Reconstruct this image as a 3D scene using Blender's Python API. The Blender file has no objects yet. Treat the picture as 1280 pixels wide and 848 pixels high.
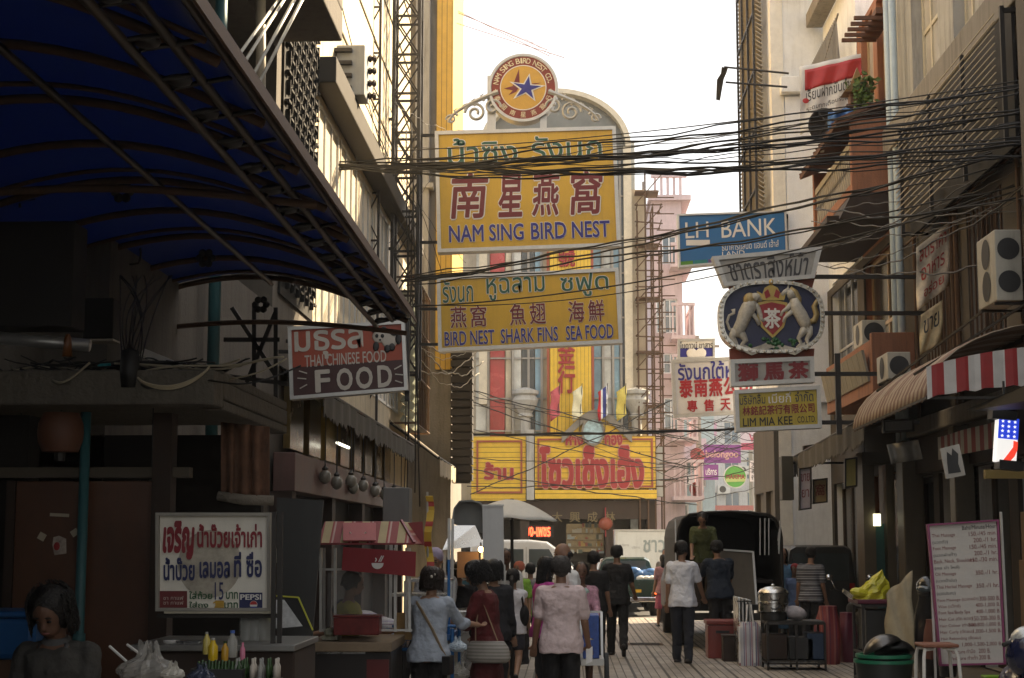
import bpy, math, random
import numpy as np
from mathutils import Matrix, Vector, Euler, Quaternion
rad = math.radians
sc = bpy.context.scene
col = sc.collection
# ---------------------------------------------------------------- camera
CAM = Vector((0.0, 0.0, 1.78))
PITCH, YAW, FPX = rad(7.153), rad(1.932), 2000.0
cd = bpy.data.cameras.new("camera"); cam = bpy.data.objects.new("camera", cd); col.objects.link(cam)
cam.location = CAM; cam.rotation_euler = (math.pi/2 + PITCH, 0, YAW)
cd.sensor_fit = 'HORIZONTAL'; cd.sensor_width = 36.0; cd.lens = FPX/1280*36
cd.clip_start = 0.05; cd.clip_end = 2000
sc.camera = cam
# ---------------------------------------------------------------- sky and sun
SUN_AZ, SUN_EL = rad(50), rad(34)          # azimuth from +Y towards +X
w = bpy.data.worlds.new("World"); sc.world = w; w.use_nodes = True
wn = w.node_tree; bg = wn.nodes['Background']
sk = wn.nodes.new('ShaderNodeTexSky'); sk.sky_type = 'NISHITA'; sk.sun_disc = False
sk.sun_elevation = SUN_EL; sk.sun_rotation = SUN_AZ
sk.air_density = 1.3; sk.dust_density = 4.0; sk.ozone_density = 1.0
tn = wn.nodes.new('ShaderNodeMix'); tn.data_type = 'RGBA'; tn.inputs[0].default_value = .85; tn.inputs[7].default_value = (3.32, 3.27, 3.24, 1)   # pale hazy city sky
wn.links.new(sk.outputs[0], tn.inputs[6]); wn.links.new(tn.outputs[2], bg.inputs[0]); bg.inputs[1].default_value = 0.13
sd = bpy.data.lights.new("sun", 'SUN'); sun = bpy.data.objects.new("sun", sd); col.objects.link(sun)
sd.energy = 5.0; sd.angle = rad(0.6); sd.color = (1.0, 0.80, 0.54)
sdir = Vector((math.sin(SUN_AZ)*math.cos(SUN_EL), math.cos(SUN_AZ)*math.cos(SUN_EL), math.sin(SUN_EL)))
sun.rotation_euler = sdir.to_track_quat('Z', 'Y').to_euler(); sun.location = (30, 40, 60)
sc.view_settings.view_transform = 'Standard'; sc.view_settings.look = 'None'
sc.view_settings.exposure = 1.75; sc.view_settings.gamma = 1.0; sc.view_settings.use_curve_mapping = False
sc.render.engine = 'CYCLES'
sc.cycles.max_bounces = 6; sc.cycles.diffuse_bounces = 3; sc.cycles.glossy_bounces = 3
sc.cycles.transmission_bounces = 4; sc.cycles.transparent_max_bounces = 12; sc.cycles.volume_bounces = 0
sc.cycles.use_denoising = True; sc.cycles.caustics_reflective = False; sc.cycles.caustics_refractive = False
sc.cycles.sample_clamp_indirect = 4.0
# ---------------------------------------------------------------- placing helpers
_F = Vector((-math.sin(YAW)*math.cos(PITCH), math.cos(YAW)*math.cos(PITCH), math.sin(PITCH)))
_R = Vector((math.cos(YAW), math.sin(YAW), 0)); _U = _R.cross(_F)
def ray(px, py): return _F*FPX + _R*(px-640) + _U*(424-py)
def P(px, py, y):                 # point where the sight line meets the plane Y = y
    d = ray(px, py); return CAM + d*((y-CAM.y)/d.y)
def PX(px, py, x):
    d = ray(px, py); return CAM + d*((x-CAM.x)/d.x)
def PZ(px, py, z=0.0):
    d = ray(px, py); return CAM + d*((z-CAM.z)/d.z)
RNG = random.Random(7)
U = RNG.uniform
# ---------------------------------------------------------------- materials
MATS = {}
def mat(name, c=(.5,.5,.5), rough=.6, metal=0., var=.12, scale=6., bump=0., bscale=40., streak=0., dirt=None,
        dirt_amt=.0, emit=None, estr=0., spec=.5, alpha=1., trans=0., sub=0., coat=0., bdist=.02):
    if name in MATS: return MATS[name]
    m = bpy.data.materials.new(name); m.use_nodes = True; MATS[name] = m
    nt = m.node_tree; N = nt.nodes; L = nt.links; b = N['Principled BSDF']
    b.inputs['Roughness'].default_value = rough; b.inputs['Metallic'].default_value = metal
    b.inputs['Specular IOR Level'].default_value = spec; b.inputs['Alpha'].default_value = alpha
    b.inputs['Transmission Weight'].default_value = trans; b.inputs['Coat Weight'].default_value = coat
    b.inputs['Base Color'].default_value = (*c, 1)
    tc = N.new('ShaderNodeTexCoord'); out = None
    if var > 0:
        n = N.new('ShaderNodeTexNoise'); n.inputs['Scale'].default_value = scale; n.inputs['Detail'].default_value = 6; n.inputs['Roughness'].default_value = .65
        L.new(tc.outputs['Object'], n.inputs['Vector'])
        r = N.new('ShaderNodeMapRange'); r.inputs[1].default_value = .25; r.inputs[2].default_value = .75
        r.inputs[3].default_value = 1-var; r.inputs[4].default_value = 1+var
        L.new(n.outputs[0], r.inputs[0])
        mx = N.new('ShaderNodeMix'); mx.data_type = 'RGBA'; mx.blend_type = 'MULTIPLY'; mx.inputs[0].default_value = 1
        mx.inputs[6].default_value = (*c, 1); L.new(r.outputs[0], mx.inputs[7]); out = mx.outputs[2]
        rr = N.new('ShaderNodeMapRange'); rr.inputs[3].default_value = max(.03, rough-.12); rr.inputs[4].default_value = min(1, rough+.12)
        L.new(n.outputs[0], rr.inputs[0]); L.new(rr.outputs[0], b.inputs['Roughness'])
    if streak > 0 or dirt_amt > 0:
        dc = dirt or (.05,.042,.032)
        mp = N.new('ShaderNodeMapping'); mp.inputs['Scale'].default_value = (5, 5, .45) if streak > 0 else (1.3, 1.3, 1.3)
        L.new(tc.outputs['Object'], mp.inputs[0])
        n2 = N.new('ShaderNodeTexNoise'); n2.inputs['Scale'].default_value = 1.7; n2.inputs['Detail'].default_value = 8; n2.inputs['Roughness'].default_value = .7
        L.new(mp.outputs[0], n2.inputs['Vector'])
        r2 = N.new('ShaderNodeMapRange'); r2.inputs[1].default_value = .48; r2.inputs[2].default_value = .78; r2.inputs[4].default_value = max(streak, dirt_amt)
        L.new(n2.outputs[0], r2.inputs[0])
        m2 = N.new('ShaderNodeMix'); m2.data_type = 'RGBA'; L.new(r2.outputs[0], m2.inputs[0])
        if out: L.new(out, m2.inputs[6])
        else: m2.inputs[6].default_value = (*c, 1)
        m2.inputs[7].default_value = (*dc, 1); out = m2.outputs[2]
    if out: L.new(out, b.inputs['Base Color'])
    if bump > 0:
        n3 = N.new('ShaderNodeTexNoise'); n3.inputs['Scale'].default_value = bscale; n3.inputs['Detail'].default_value = 5
        L.new(tc.outputs['Object'], n3.inputs['Vector'])
        bp = N.new('ShaderNodeBump'); bp.inputs['Strength'].default_value = bump; bp.inputs['Distance'].default_value = bdist
        L.new(n3.outputs[0], bp.inputs['Height']); L.new(bp.outputs[0], b.inputs['Normal'])
    if emit:
        b.inputs['Emission Color'].default_value = (*emit, 1); b.inputs['Emission Strength'].default_value = estr
    return m
def stripes(name, cols, axis, period, rough=.7, bump=0., var=.1, offs=0.):
    """hard colour bands along one object axis; cols = [(start fraction, colour)...]"""
    if name in MATS: return MATS[name]
    m = mat(name, cols[0][1], rough, var=0); nt = m.node_tree; N = nt.nodes; L = nt.links; b = N['Principled BSDF']
    tc = N.new('ShaderNodeTexCoord'); sp = N.new('ShaderNodeSeparateXYZ'); L.new(tc.outputs['Object'], sp.inputs[0])
    a = N.new('ShaderNodeMath'); a.operation = 'MULTIPLY_ADD'; a.inputs[1].default_value = 1/period; a.inputs[2].default_value = 100+offs; L.new(sp.outputs[axis], a.inputs[0])
    f = N.new('ShaderNodeMath'); f.operation = 'FRACT'; L.new(a.outputs[0], f.inputs[0])
    cr = N.new('ShaderNodeValToRGB'); cr.color_ramp.interpolation = 'CONSTANT'
    e = cr.color_ramp.elements; e[0].position = cols[0][0]; e[0].color = (*cols[0][1], 1); e[1].position = cols[1][0]; e[1].color = (*cols[1][1], 1)
    for p, c in cols[2:]:
        k = e.new(p); k.color = (*c, 1)
    L.new(f.outputs[0], cr.inputs[0])
    n = N.new('ShaderNodeTexNoise'); n.inputs['Scale'].default_value = 7; n.inputs['Detail'].default_value = 6; L.new(tc.outputs['Object'], n.inputs['Vector'])
    r = N.new('ShaderNodeMapRange'); r.inputs[3].default_value = 1-var*2; r.inputs[4].default_value = 1+var*2; L.new(n.outputs[0], r.inputs[0])
    mx = N.new('ShaderNodeMix'); mx.data_type = 'RGBA'; mx.blend_type = 'MULTIPLY'; mx.inputs[0].default_value = 1
    L.new(cr.outputs[0], mx.inputs[6]); L.new(r.outputs[0], mx.inputs[7]); L.new(mx.outputs[2], b.inputs['Base Color'])
    if bump:
        sn = N.new('ShaderNodeMath'); sn.operation = 'PINGPONG'; sn.inputs[1].default_value = .5; L.new(a.outputs[0], sn.inputs[0])
        bp = N.new('ShaderNodeBump'); bp.inputs['Strength'].default_value = bump; bp.inputs['Distance'].default_value = .02
        L.new(sn.outputs[0], bp.inputs['Height']); L.new(bp.outputs[0], b.inputs['Normal'])
    return m
# ---------------------------------------------------------------- mesh builder
class MB:
    def __init__(s): s.v = []; s.f = []; s.mi = []; s.cur = 0
    def add(s, vs, fs):
        o = len(s.v); s.v += [tuple(p) for p in vs]
        for f in fs: s.f.append([i+o for i in f]); s.mi.append(s.cur)
        return s
    def bx(s, x0, x1, y0, y1, z0, z1):
        return s.add([(x0,y0,z0),(x1,y0,z0),(x1,y1,z0),(x0,y1,z0),(x0,y0,z1),(x1,y0,z1),(x1,y1,z1),(x0,y1,z1)],
                     [(3,2,1,0),(4,5,6,7),(0,1,5,4),(1,2,6,5),(2,3,7,6),(3,0,4,7)])
    def box(s, c, d, rot=None):
        h = [k/2 for k in d]; R = Euler(rot).to_matrix() if rot else Matrix.Identity(3)
        vs = [Vector(c) + R @ Vector((sx*h[0], sy*h[1], sz*h[2])) for sz in (-1,1) for sx,sy in ((-1,-1),(1,-1),(1,1),(-1,1))]
        return s.add(vs, [(3,2,1,0),(4,5,6,7),(0,1,5,4),(1,2,6,5),(2,3,7,6),(3,0,4,7)])
    def hexa(s, q0, q1):          # two matching quads joined to a solid
        return s.add(list(q0)+list(q1), [(3,2,1,0),(4,5,6,7),(0,1,5,4),(1,2,6,5),(2,3,7,6),(3,0,4,7)])
    def tube(s, pts, r, n=6, cap=True, ry=None, up=None):
        pts = [Vector(p) for p in pts]; k = len(pts); rs = r if isinstance(r, (list, tuple)) else [r]*k
        vs = []; fs = []; prev = None
        for i, p in enumerate(pts):
            t = (pts[min(i+1,k-1)] - pts[max(i-1,0)]); t = t.normalized() if t.length > 1e-9 else Vector((0,0,1))
            if prev is None:
                a = Vector(up) if up else (Vector((0,0,1)) if abs(t.z) < .9 else Vector((1,0,0)))
            else: a = prev
            a = (a - t*a.dot(t)); a = a.normalized() if a.length > 1e-6 else t.orthogonal().normalized()
            b = t.cross(a); prev = a
            for j in range(n):
                th = 2*math.pi*j/n + math.pi/n
                vs.append(p + a*(math.cos(th)*rs[i]) + b*(math.sin(th)*rs[i]*(ry or 1)))
        for i in range(k-1):
            for j in range(n):
                fs.append((i*n+j, i*n+(j+1)%n, (i+1)*n+(j+1)%n, (i+1)*n+j))
        if cap: fs += [tuple(range(n))[::-1], tuple((k-1)*n+j for j in range(n))]
        return s.add(vs, fs)
    def bar(s, p, q, w=.04): return s.tube([p, q], w*.7071, 4)
    def lathe(s, prof, c=(0,0,0), n=16, M=None):
        vs = []; fs = []; c = Vector(c)
        for r, z in prof:
            for j in range(n):
                th = 2*math.pi*j/n; p = Vector((r*math.cos(th), r*math.sin(th), z)); vs.append(c + (M @ p if M else p))
        k = len(prof)
        for i in range(k-1):
            for j in range(n): fs.append((i*n+j, i*n+(j+1)%n, (i+1)*n+(j+1)%n, (i+1)*n+j))
        ring = tuple(prof[0]) == tuple(prof[-1]) or all(abs(q[1]-prof[0][1]) < 1e-9 for q in prof)
        if prof[0][0] > 1e-4 and not ring: fs.append(tuple(range(n))[::-1])
        if prof[-1][0] > 1e-4 and not ring: fs.append(tuple((k-1)*n+j for j in range(n)))
        return s.add(vs, fs)
    def ell(s, c, r, rot=None, nu=12, nv=8):
        R = Euler(rot).to_matrix() if rot else Matrix.Identity(3); c = Vector(c); vs = []; fs = []
        for i in range(1, nv):
            ph = math.pi*i/nv
            for j in range(nu):
                th = 2*math.pi*j/nu
                vs.append(c + R @ Vector((r[0]*math.sin(ph)*math.cos(th), r[1]*math.sin(ph)*math.sin(th), -r[2]*math.cos(ph))))
        for i in range(nv-2):
            for j in range(nu): fs.append((i*nu+j, i*nu+(j+1)%nu, (i+1)*nu+(j+1)%nu, (i+1)*nu+j))
        b = len(vs); vs += [c + R @ Vector((0,0,-r[2])), c + R @ Vector((0,0,r[2]))]
        for j in range(nu):
            fs.append((b, (j+1)%nu, j)); fs.append((b+1, (nv-2)*nu+j, (nv-2)*nu+(j+1)%nu))
        return s.add(vs, fs)
    def prism(s, poly, y0, y1, f=None):     # polygon in XZ, extruded in Y; f maps points
        n = len(poly); vs = [(x, y0, z) for x, z in poly] + [(x, y1, z) for x, z in poly]
        if f: vs = [f(Vector(p)) for p in vs]
        return s.add(vs, [tuple(range(n)), tuple(range(2*n-1, n-1, -1))] + [(i, i+n, (i+1)%n+n, (i+1)%n) for i in range(n)])
    def grid(s, pts, thick=0., flip=False):       # rows of points -> surface (with back if thick)
        R = len(pts); C = len(pts[0]); A = [[Vector(p) for p in row] for row in pts]
        fs = [(i*C+j, i*C+j+1, (i+1)*C+j+1, (i+1)*C+j) for i in range(R-1) for j in range(C-1)]
        vs = [p for row in A for p in row]
        if thick:
            N = []
            for i in range(R):
                for j in range(C):
                    u = A[i][min(j+1,C-1)]-A[i][max(j-1,0)]; v = A[min(i+1,R-1)][j]-A[max(i-1,0)][j]
                    nn = u.cross(v); N.append(nn.normalized() if nn.length > 1e-9 else Vector((0,0,1)))
            o = len(vs); vs = vs + [p - q*thick for p, q in zip(vs, N)]
            fs += [tuple(reversed([k+o for k in f])) for f in fs]
            rim = [j for j in range(C)] + [i*C+C-1 for i in range(1,R)] + [(R-1)*C+j for j in range(C-2,-1,-1)] + [i*C for i in range(R-2,0,-1)]
            for a, b in zip(rim, rim[1:]+rim[:1]): fs.append((b, a, a+o, b+o))
        return s.add(vs, fs)
def node_world(o):
    m = Matrix.Identity(4); 
    while o: m = o.matrix_basis @ m; o = o.parent
    return m
def meshob(name, me, mats, parent=None, world=False, smooth=False, bevel=0., seg=2):
    for m in (mats if isinstance(mats, (list, tuple)) else [mats]): me.materials.append(m)
    ob = bpy.data.objects.new(name, me); col.objects.link(ob)
    if parent:
        ob.parent = parent
        if world: ob.matrix_basis = node_world(parent).inverted()
    if smooth:
        me.polygons.foreach_set('use_smooth', [True]*len(me.polygons))
    if bevel:
        b = ob.modifiers.new('bevel', 'BEVEL'); b.width = bevel; b.segments = seg; b.limit_method = 'ANGLE'; b.angle_limit = rad(40)
    return ob
SPLIT = set('pillar column tie_bar post pilaster bench fan_grille crossarm handle strap shelf end_walls bracket pier roof_trim edge_trim mullion plank outrigger panda_patch slot'.split())
def islands(mb):
    p = list(range(len(mb.v)))
    def find(i):
        while p[i] != i: p[i] = p[p[i]]; i = p[i]
        return i
    for f in mb.f:
        r0 = find(f[0])
        for i in f[1:]: p[find(i)] = r0
    out = {}
    for f in mb.f: out.setdefault(find(f[0]), []).append(f)
    res = []
    for fs in out.values():
        ids = sorted({i for f in fs for i in f}); mp = {i: k for k, i in enumerate(ids)}; q = MB(); q.add([mb.v[i] for i in ids], [[mp[i] for i in f] for f in fs]); res.append(q)
    return res
def build(name, mb, mats, parent=None, world=True, smooth=False, bevel=0., seg=2):
    if parent and name in SPLIT:
        isl = islands(mb)
        if 1 < len(isl) <= 40: return [build_one(name, q, mats, parent, world, smooth, bevel, seg) for q in isl][0]
    return build_one(name, mb, mats, parent, world, smooth, bevel, seg)
def build_one(name, mb, mats, parent=None, world=True, smooth=False, bevel=0., seg=2):
    me = bpy.data.meshes.new(name)
    me.from_pydata([tuple(p) for p in mb.v], [], mb.f); me.update()
    if any(mb.mi): me.polygons.foreach_set('material_index', mb.mi)
    if smooth == 'auto':
        me.polygons.foreach_set('use_smooth', [True]*len(me.polygons))
        try: me.set_sharp_from_angle(angle=rad(38))
        except Exception: pass
        smooth = False
    return meshob(name, me, mats, parent, world, smooth, bevel, seg)
def tag(o, label, cat=None, group=None, kind=None):
    if label: o['label'] = label
    if cat: o['category'] = cat
    if group: o['group'] = group
    if kind: o['kind'] = kind
    return o
def thing(name, label, cat, loc=(0,0,0), rz=0., group=None):
    o = bpy.data.objects.new(name, None); col.objects.link(o); o.empty_display_size = .1
    o.location = loc; o.rotation_euler = (0, 0, rz); return tag(o, label, cat, group)
def structure(name, mb, m, **k): return tag(build(name, mb, m, None, **k), None, None, None, 'structure')
def copy_tree(o, parent=None):
    c = o.copy(); col.objects.link(c)
    if parent: c.parent = parent
    for ch in list(o.children): copy_tree(ch, c)
    return c
def one(name, label, cat, mb, m, group=None, **k): return tag(build(name, mb, m, None, **k), label, cat, group)
# ---------------------------------------------------------------- lettering
_tc = {}
def text_geo(body, bold=0., depth=0., res=3, shear=0.):
    key = (body, bold, depth, res, shear)
    if key in _tc: return _tc[key]
    cu = bpy.data.curves.new('t', 'FONT'); cu.body = body; cu.size = 1; cu.offset = bold; cu.extrude = depth; cu.resolution_u = res; cu.shear = shear
    ob = bpy.data.objects.new('t', cu); me = bpy.data.meshes.new_from_object(ob)
    v = np.zeros(len(me.vertices)*3); me.vertices.foreach_get('co', v); v = v.reshape(-1, 3)
    f = [tuple(p.vertices) for p in me.polygons]
    bpy.data.objects.remove(ob); bpy.data.curves.remove(cu); bpy.data.meshes.remove(me)
    if len(v) == 0: v = np.zeros((1,3)); f = []
    _tc[key] = (v, f, v.min(0), v.max(0)); return _tc[key]
def letters(mb, body, fn, bold=0., depth=0., ref=None, shear=0., res=3):
    """letters stretched to the unit square, mapped by fn(u, v, w); bold strokes are struck several times, each a hair higher"""
    v, f, lo, hi = text_geo(body, 0., depth, res, shear)
    if ref is None: ref = (lo-bold, hi+bold)
    lo, hi = ref; sx = max(hi[0]-lo[0], 1e-6); sy = max(hi[1]-lo[1], 1e-6)
    nd = 0 if bold <= 0 else (4 if bold < .012 else 8)
    for j in range(max(nd, 1)):
        a = 2*math.pi*(j+.5)/max(nd, 1); dx, dy = (bold*math.cos(a), bold*math.sin(a)) if nd else (0, 0)
        mb.add([fn((p[0]+dx-lo[0])/sx, (p[1]+dy-lo[1])/sy, p[2]+.0003*j) for p in v], f)
    return lo, hi
def ref_bold(b): return b
# ================================================================ SETTING
X, Y, Z = Vector((1,0,0)), Vector((0,1,0)), Vector((0,0,1))
def obox(mb, O, Uv, Nv, u0, u1, v0, v1, n0, n1):
    q = lambda n: [O+Uv*u+Z*v+Nv*n for u, v in ((u0,v0),(u1,v0),(u1,v1),(u0,v1))]
    return mb.hexa(q(n0), q(n1))
def wallgrid(mb, O, Uv, Nv, W, H, holes, th):
    us = sorted({0, W, *[h[0] for h in holes], *[h[1] for h in holes]}); vs = sorted({0, H, *[h[2] for h in holes], *[h[3] for h in holes]})
    us = [u for u in us if 0 <= u <= W]; vs = [v for v in vs if 0 <= v <= H]
    pt = lambda u, v, n=0: O+Uv*u+Z*v+Nv*n
    for a, b in zip(us, us[1:]):
        for c, d in zip(vs, vs[1:]):
            m = ((a+b)/2, (c+d)/2)
            if any(h[0] < m[0] < h[1] and h[2] < m[1] < h[3] for h in holes): continue
            mb.add([pt(a,c), pt(b,c), pt(b,d), pt(a,d)], [(0,1,2,3)])
    for (a, b, c, d) in list(holes) + [(0, W, 0, H)]:
        ps = [(a,c),(b,c),(b,d),(a,d)]
        for p, q in zip(ps, ps[1:]+ps[:1]):
            mb.add([pt(*p), pt(*q), pt(*q, -th), pt(*p, -th)], [(0,1,2,3)])
def window(parent, O, Uv, Nv, hole, th, fm, pm, nx=2, ny=1, fw=.06, bars=0, name='window'):
    a, b, c, d = hole; n0, n1 = -th*.75, -th*.75+.06; m = MB()
    obox(m, O, Uv, Nv, a, a+fw, c, d, n0, n1); obox(m, O, Uv, Nv, b-fw, b, c, d, n0, n1)
    obox(m, O, Uv, Nv, a+fw, b-fw, c, c+fw, n0, n1); obox(m, O, Uv, Nv, a+fw, b-fw, d-fw, d, n0, n1)
    for i in range(1, nx):
        u = a+(b-a)*i/nx; obox(m, O, Uv, Nv, u-fw*.4, u+fw*.4, c+fw, d-fw, n0+.004, n1-.004)
    for i in range(1, ny):
        v = c+(d-c)*i/ny; obox(m, O, Uv, Nv, a+fw, b-fw, v-fw*.35, v+fw*.35, n0+.008, n1-.008)
    for i in range(bars):
        u = a+(b-a)*(i+.5)/bars; obox(m, O, Uv, Nv, u-.012, u+.012, c-.02, d+.02, .02, .045)
    f = build(name, m, fm, parent)
    p = MB(); obox(p, O, Uv, Nv, a+fw*.5, b-fw*.5, c+fw*.5, d-fw*.5, n0+.02, n0+.03); build('pane', p, pm, f)
    return f
def building(name, label, O, Uv, Nv, W, H, D, wm, holes=(), th=.22, cat='building'):
    O = Vector(O); r = thing(name, label, cat, O)
    m = MB(); wallgrid(m, O, Uv, Nv, W, H, holes, th)
    obox(m, O, Uv, Nv, 0, W, 0, H, -D, -th-.003)
    build('wall', m, wm, r); return r
# -------- materials of the setting
def wallm(name, c, streak=.5, bump=.25, **k): return mat(name, c, .85, var=.16, scale=1.6, bump=bump, bscale=25, streak=streak, **k)
M_asph = mat('asphalt', (.05,.05,.05), .85, var=.25, scale=3, bump=.3, bscale=160)
M_conc = wallm('old concrete', (.24,.22,.19), .7)
M_concd = wallm('grimy concrete', (.12,.105,.085), .8)
M_cream = stripes('cream cladding', [(0,(.56,.47,.31)),(.06,(.60,.51,.35)),(.97,(.25,.21,.14))], 1, .62, .7, var=.12)
M_creamp = wallm('cream plaster', (.55,.47,.33), .35)
M_white = wallm('white plaster', (.84,.86,.88), .2)
M_grey = wallm('grey plaster', (.40,.39,.36), .6)
M_terra = wallm('terracotta paint', (.31,.135,.075), .6)
M_pink = wallm('pink paint', (.58,.46,.48), .3)
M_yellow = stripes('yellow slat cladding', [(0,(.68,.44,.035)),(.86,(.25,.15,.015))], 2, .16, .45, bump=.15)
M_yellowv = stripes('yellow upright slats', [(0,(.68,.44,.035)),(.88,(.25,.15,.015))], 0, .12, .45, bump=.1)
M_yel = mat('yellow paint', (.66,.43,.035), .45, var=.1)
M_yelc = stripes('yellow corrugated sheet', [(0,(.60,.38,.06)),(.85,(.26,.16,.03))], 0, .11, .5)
M_glassd = mat('dark glass', (.035,.037,.04), .12, var=0, spec=.6)
M_glassw = mat('pale curtained glass', (.48,.45,.40), .15, var=.35, scale=.8, spec=.6)
M_glassb = mat('blue grey glass', (.10,.15,.19), .08, var=.3, scale=.6, spec=.8)
M_alu = mat('weathered aluminium', (.52,.51,.48), .42, metal=.6, var=.15)
M_steel = mat('stainless steel', (.62,.61,.58), .28, metal=1, var=.12)
M_iron = mat('dark painted steel', (.028,.024,.02), .55, metal=.2, var=.25, scale=14)
M_rust = mat('rusty steel', (.10,.055,.03), .8, metal=.2, var=.35, scale=12)
M_black = mat('black plastic', (.012,.012,.012), .5, var=.1)
M_rubber = mat('cable rubber', (.012,.011,.010), .55, var=.1)
M_wood = mat('brown stained wood', (.12,.062,.032), .6, var=.3, scale=5, streak=.35)
M_dkwood = mat('dark brown wood', (.032,.018,.011), .75, var=.3, scale=5)
M_tile = mat('brown roof tile', (.13,.06,.035), .75, var=.25)
M_teal = mat('teal pipe paint', (.035,.12,.13), .5, var=.15)
M_cloth = mat('grimy awning cloth', (.10,.09,.072), .95, var=.25, scale=3, streak=.6, bump=.3, bscale=12)
M_beigecl = mat('beige awning cloth', (.50,.43,.31), .9, var=.15, streak=.4)
# -------- ground, lane, cross street
m = MB().bx(-150, 150, -60, 300, -.3, 0); structure('ground', m, M_asph)
def paver_mat():
    mm = mat('brick paving', (.30,.265,.22), .8, var=0); nt = mm.node_tree; N = nt.nodes; L = nt.links; b = N['Principled BSDF']
    tc = N.new('ShaderNodeTexCoord'); mp = N.new('ShaderNodeMapping'); mp.inputs['Rotation'].default_value = (0,0,math.pi/2); L.new(tc.outputs['Object'], mp.inputs[0])
    br = N.new('ShaderNodeTexBrick'); br.inputs['Scale'].default_value = 1; br.inputs['Brick Width'].default_value = .22; br.inputs['Row Height'].default_value = .11
    br.inputs['Mortar Size'].default_value = .008; br.inputs['Color1'].default_value = (.43,.385,.325,1); br.inputs['Color2'].default_value = (.33,.29,.245,1); br.inputs['Mortar'].default_value = (.07,.058,.045,1)
    L.new(mp.outputs[0], br.inputs['Vector'])
    sp = N.new('ShaderNodeSeparateXYZ'); L.new(tc.outputs['Object'], sp.inputs[0])
    f = N.new('ShaderNodeMath'); f.operation = 'MULTIPLY_ADD'; f.inputs[1].default_value = 1/.44; f.inputs[2].default_value = 50; L.new(sp.outputs[0], f.inputs[0])
    fr = N.new('ShaderNodeMath'); fr.operation = 'FRACT'; L.new(f.outputs[0], fr.inputs[0])
    lt = N.new('ShaderNodeMath'); lt.operation = 'LESS_THAN'; lt.inputs[1].default_value = .07; L.new(fr.outputs[0], lt.inputs[0])
    n = N.new('ShaderNodeTexNoise'); n.inputs['Scale'].default_value = .9; n.inputs['Detail'].default_value = 7; n.inputs['Roughness'].default_value = .7; L.new(tc.outputs['Object'], n.inputs['Vector'])
    r = N.new('ShaderNodeMapRange'); r.inputs[1].default_value = .3; r.inputs[2].default_value = .7; r.inputs[3].default_value = .45; r.inputs[4].default_value = 1.2; L.new(n.outputs[0], r.inputs[0])
    m1 = N.new('ShaderNodeMix'); m1.data_type = 'RGBA'; L.new(lt.outputs[0], m1.inputs[0]); L.new(br.outputs[0], m1.inputs[6]); m1.inputs[7].default_value = (.05,.04,.03,1)
    m2 = N.new('ShaderNodeMix'); m2.data_type = 'RGBA'; m2.blend_type = 'MULTIPLY'; m2.inputs[0].default_value = 1; L.new(m1.outputs[2], m2.inputs[6]); L.new(r.outputs[0], m2.inputs[7])
    L.new(m2.outputs[2], b.inputs['Base Color'])
    n2 = N.new('ShaderNodeTexNoise'); n2.inputs['Scale'].default_value = 55; L.new(tc.outputs['Object'], n2.inputs['Vector'])
    ad = N.new('ShaderNodeMath'); ad.operation = 'MULTIPLY_ADD'; ad.inputs[1].default_value = .35; L.new(n2.outputs[0], ad.inputs[0]); L.new(br.outputs[1], ad.inputs[2])
    bp = N.new('ShaderNodeBump'); bp.invert = True; bp.inputs['Strength'].default_value = .6; bp.inputs['Distance'].default_value = .01; L.new(ad.outputs[0], bp.inputs['Height']); L.new(bp.outputs[0], b.inputs['Normal'])
    rr = N.new('ShaderNodeMapRange'); rr.inputs[3].default_value = .42; rr.inputs[4].default_value = .8; L.new(n.outputs[0], rr.inputs[0]); L.new(rr.outputs[0], b.inputs['Roughness'])
    return mm
m = MB().bx(-2.5, 4.5, -8, 37.2, -.1, .006); structure('paved_lane', m, paver_mat())
m = MB().bx(-60, 60, 37.2, 37.5, -.1, .012); structure('kerb', m, M_conc)
m = MB().bx(4.5, 5.5, -8, 36, -.1, .12); structure('pavement', m, M_concd, bevel=.015)
m = MB().bx(-60, 3.2, 46.6, 49.4, -.1, .13); structure('pavement', m, M_concd, bevel=.015)
m = MB()
for i in range(14): m.bx(-40+i*6, -37.4+i*6, 42.2, 42.32, 0, .005)
structure('road_markings', m, mat('road paint', (.6,.58,.5), .7, var=.3))
# -------- left side: old concrete shophouse (upper storeys behind the blue canopy)
xf = -3.2
O = Vector((xf, 11.0, 0))
hl = [(0.3,3.2,4.3,7.0),(3.6,6.2,4.3,7.2),(0.3,6.2,8.2,10.6)]
r = building('shophouse', 'grimy concrete shophouse with dark recesses and a teal downpipe beside the blue canopy', O, Y, X, 8.8, 15, 7, M_concd, hl, .9)
for h in hl: window(r, O, Y, X, h, .9, M_rust, M_glassd, 3, 2)
m = MB(); obox(m, O, Y, X, .2, 6.4, 7.35, 7.7, .01, .7); obox(m, O, Y, X, .2, 6.4, 7.7, 8.1, .6, .7); build('balcony', m, M_concd, r, bevel=.02)
m = MB(); m.tube([PX(326,y,-3.05) for y in (-60, 200)], .05, 10); build('downpipe', m, mat('cream pipe', (.55,.5,.4), .5), r, smooth=True)
m = MB(); m.tube([(-3.1, 13.9, 2.6), (-3.1, 13.9, 9)], .055, 10); m.tube([(-3.1, 12.2, 5), (-3.1, 12.2, 13)], .06, 10); build('drainpipe', m, M_teal, r, smooth=True)
m = MB()                                                              # dark block grille
for i in range(13):
    for j in range(34):
        y0 = 17.55+i*.17; z0 = 4.6+j*.17; m.box((xf+.06, y0+.085, z0+.085), (.05, .03, .17) if (i+j) % 2 else (.05, .17, .03))
m.bx(xf+.005, xf+.03, 17.5, 19.78, 4.5, 10.5); build('ventilation_grille', m, mat('dark breeze blocks', (.018,.016,.013), .85), r)
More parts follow.
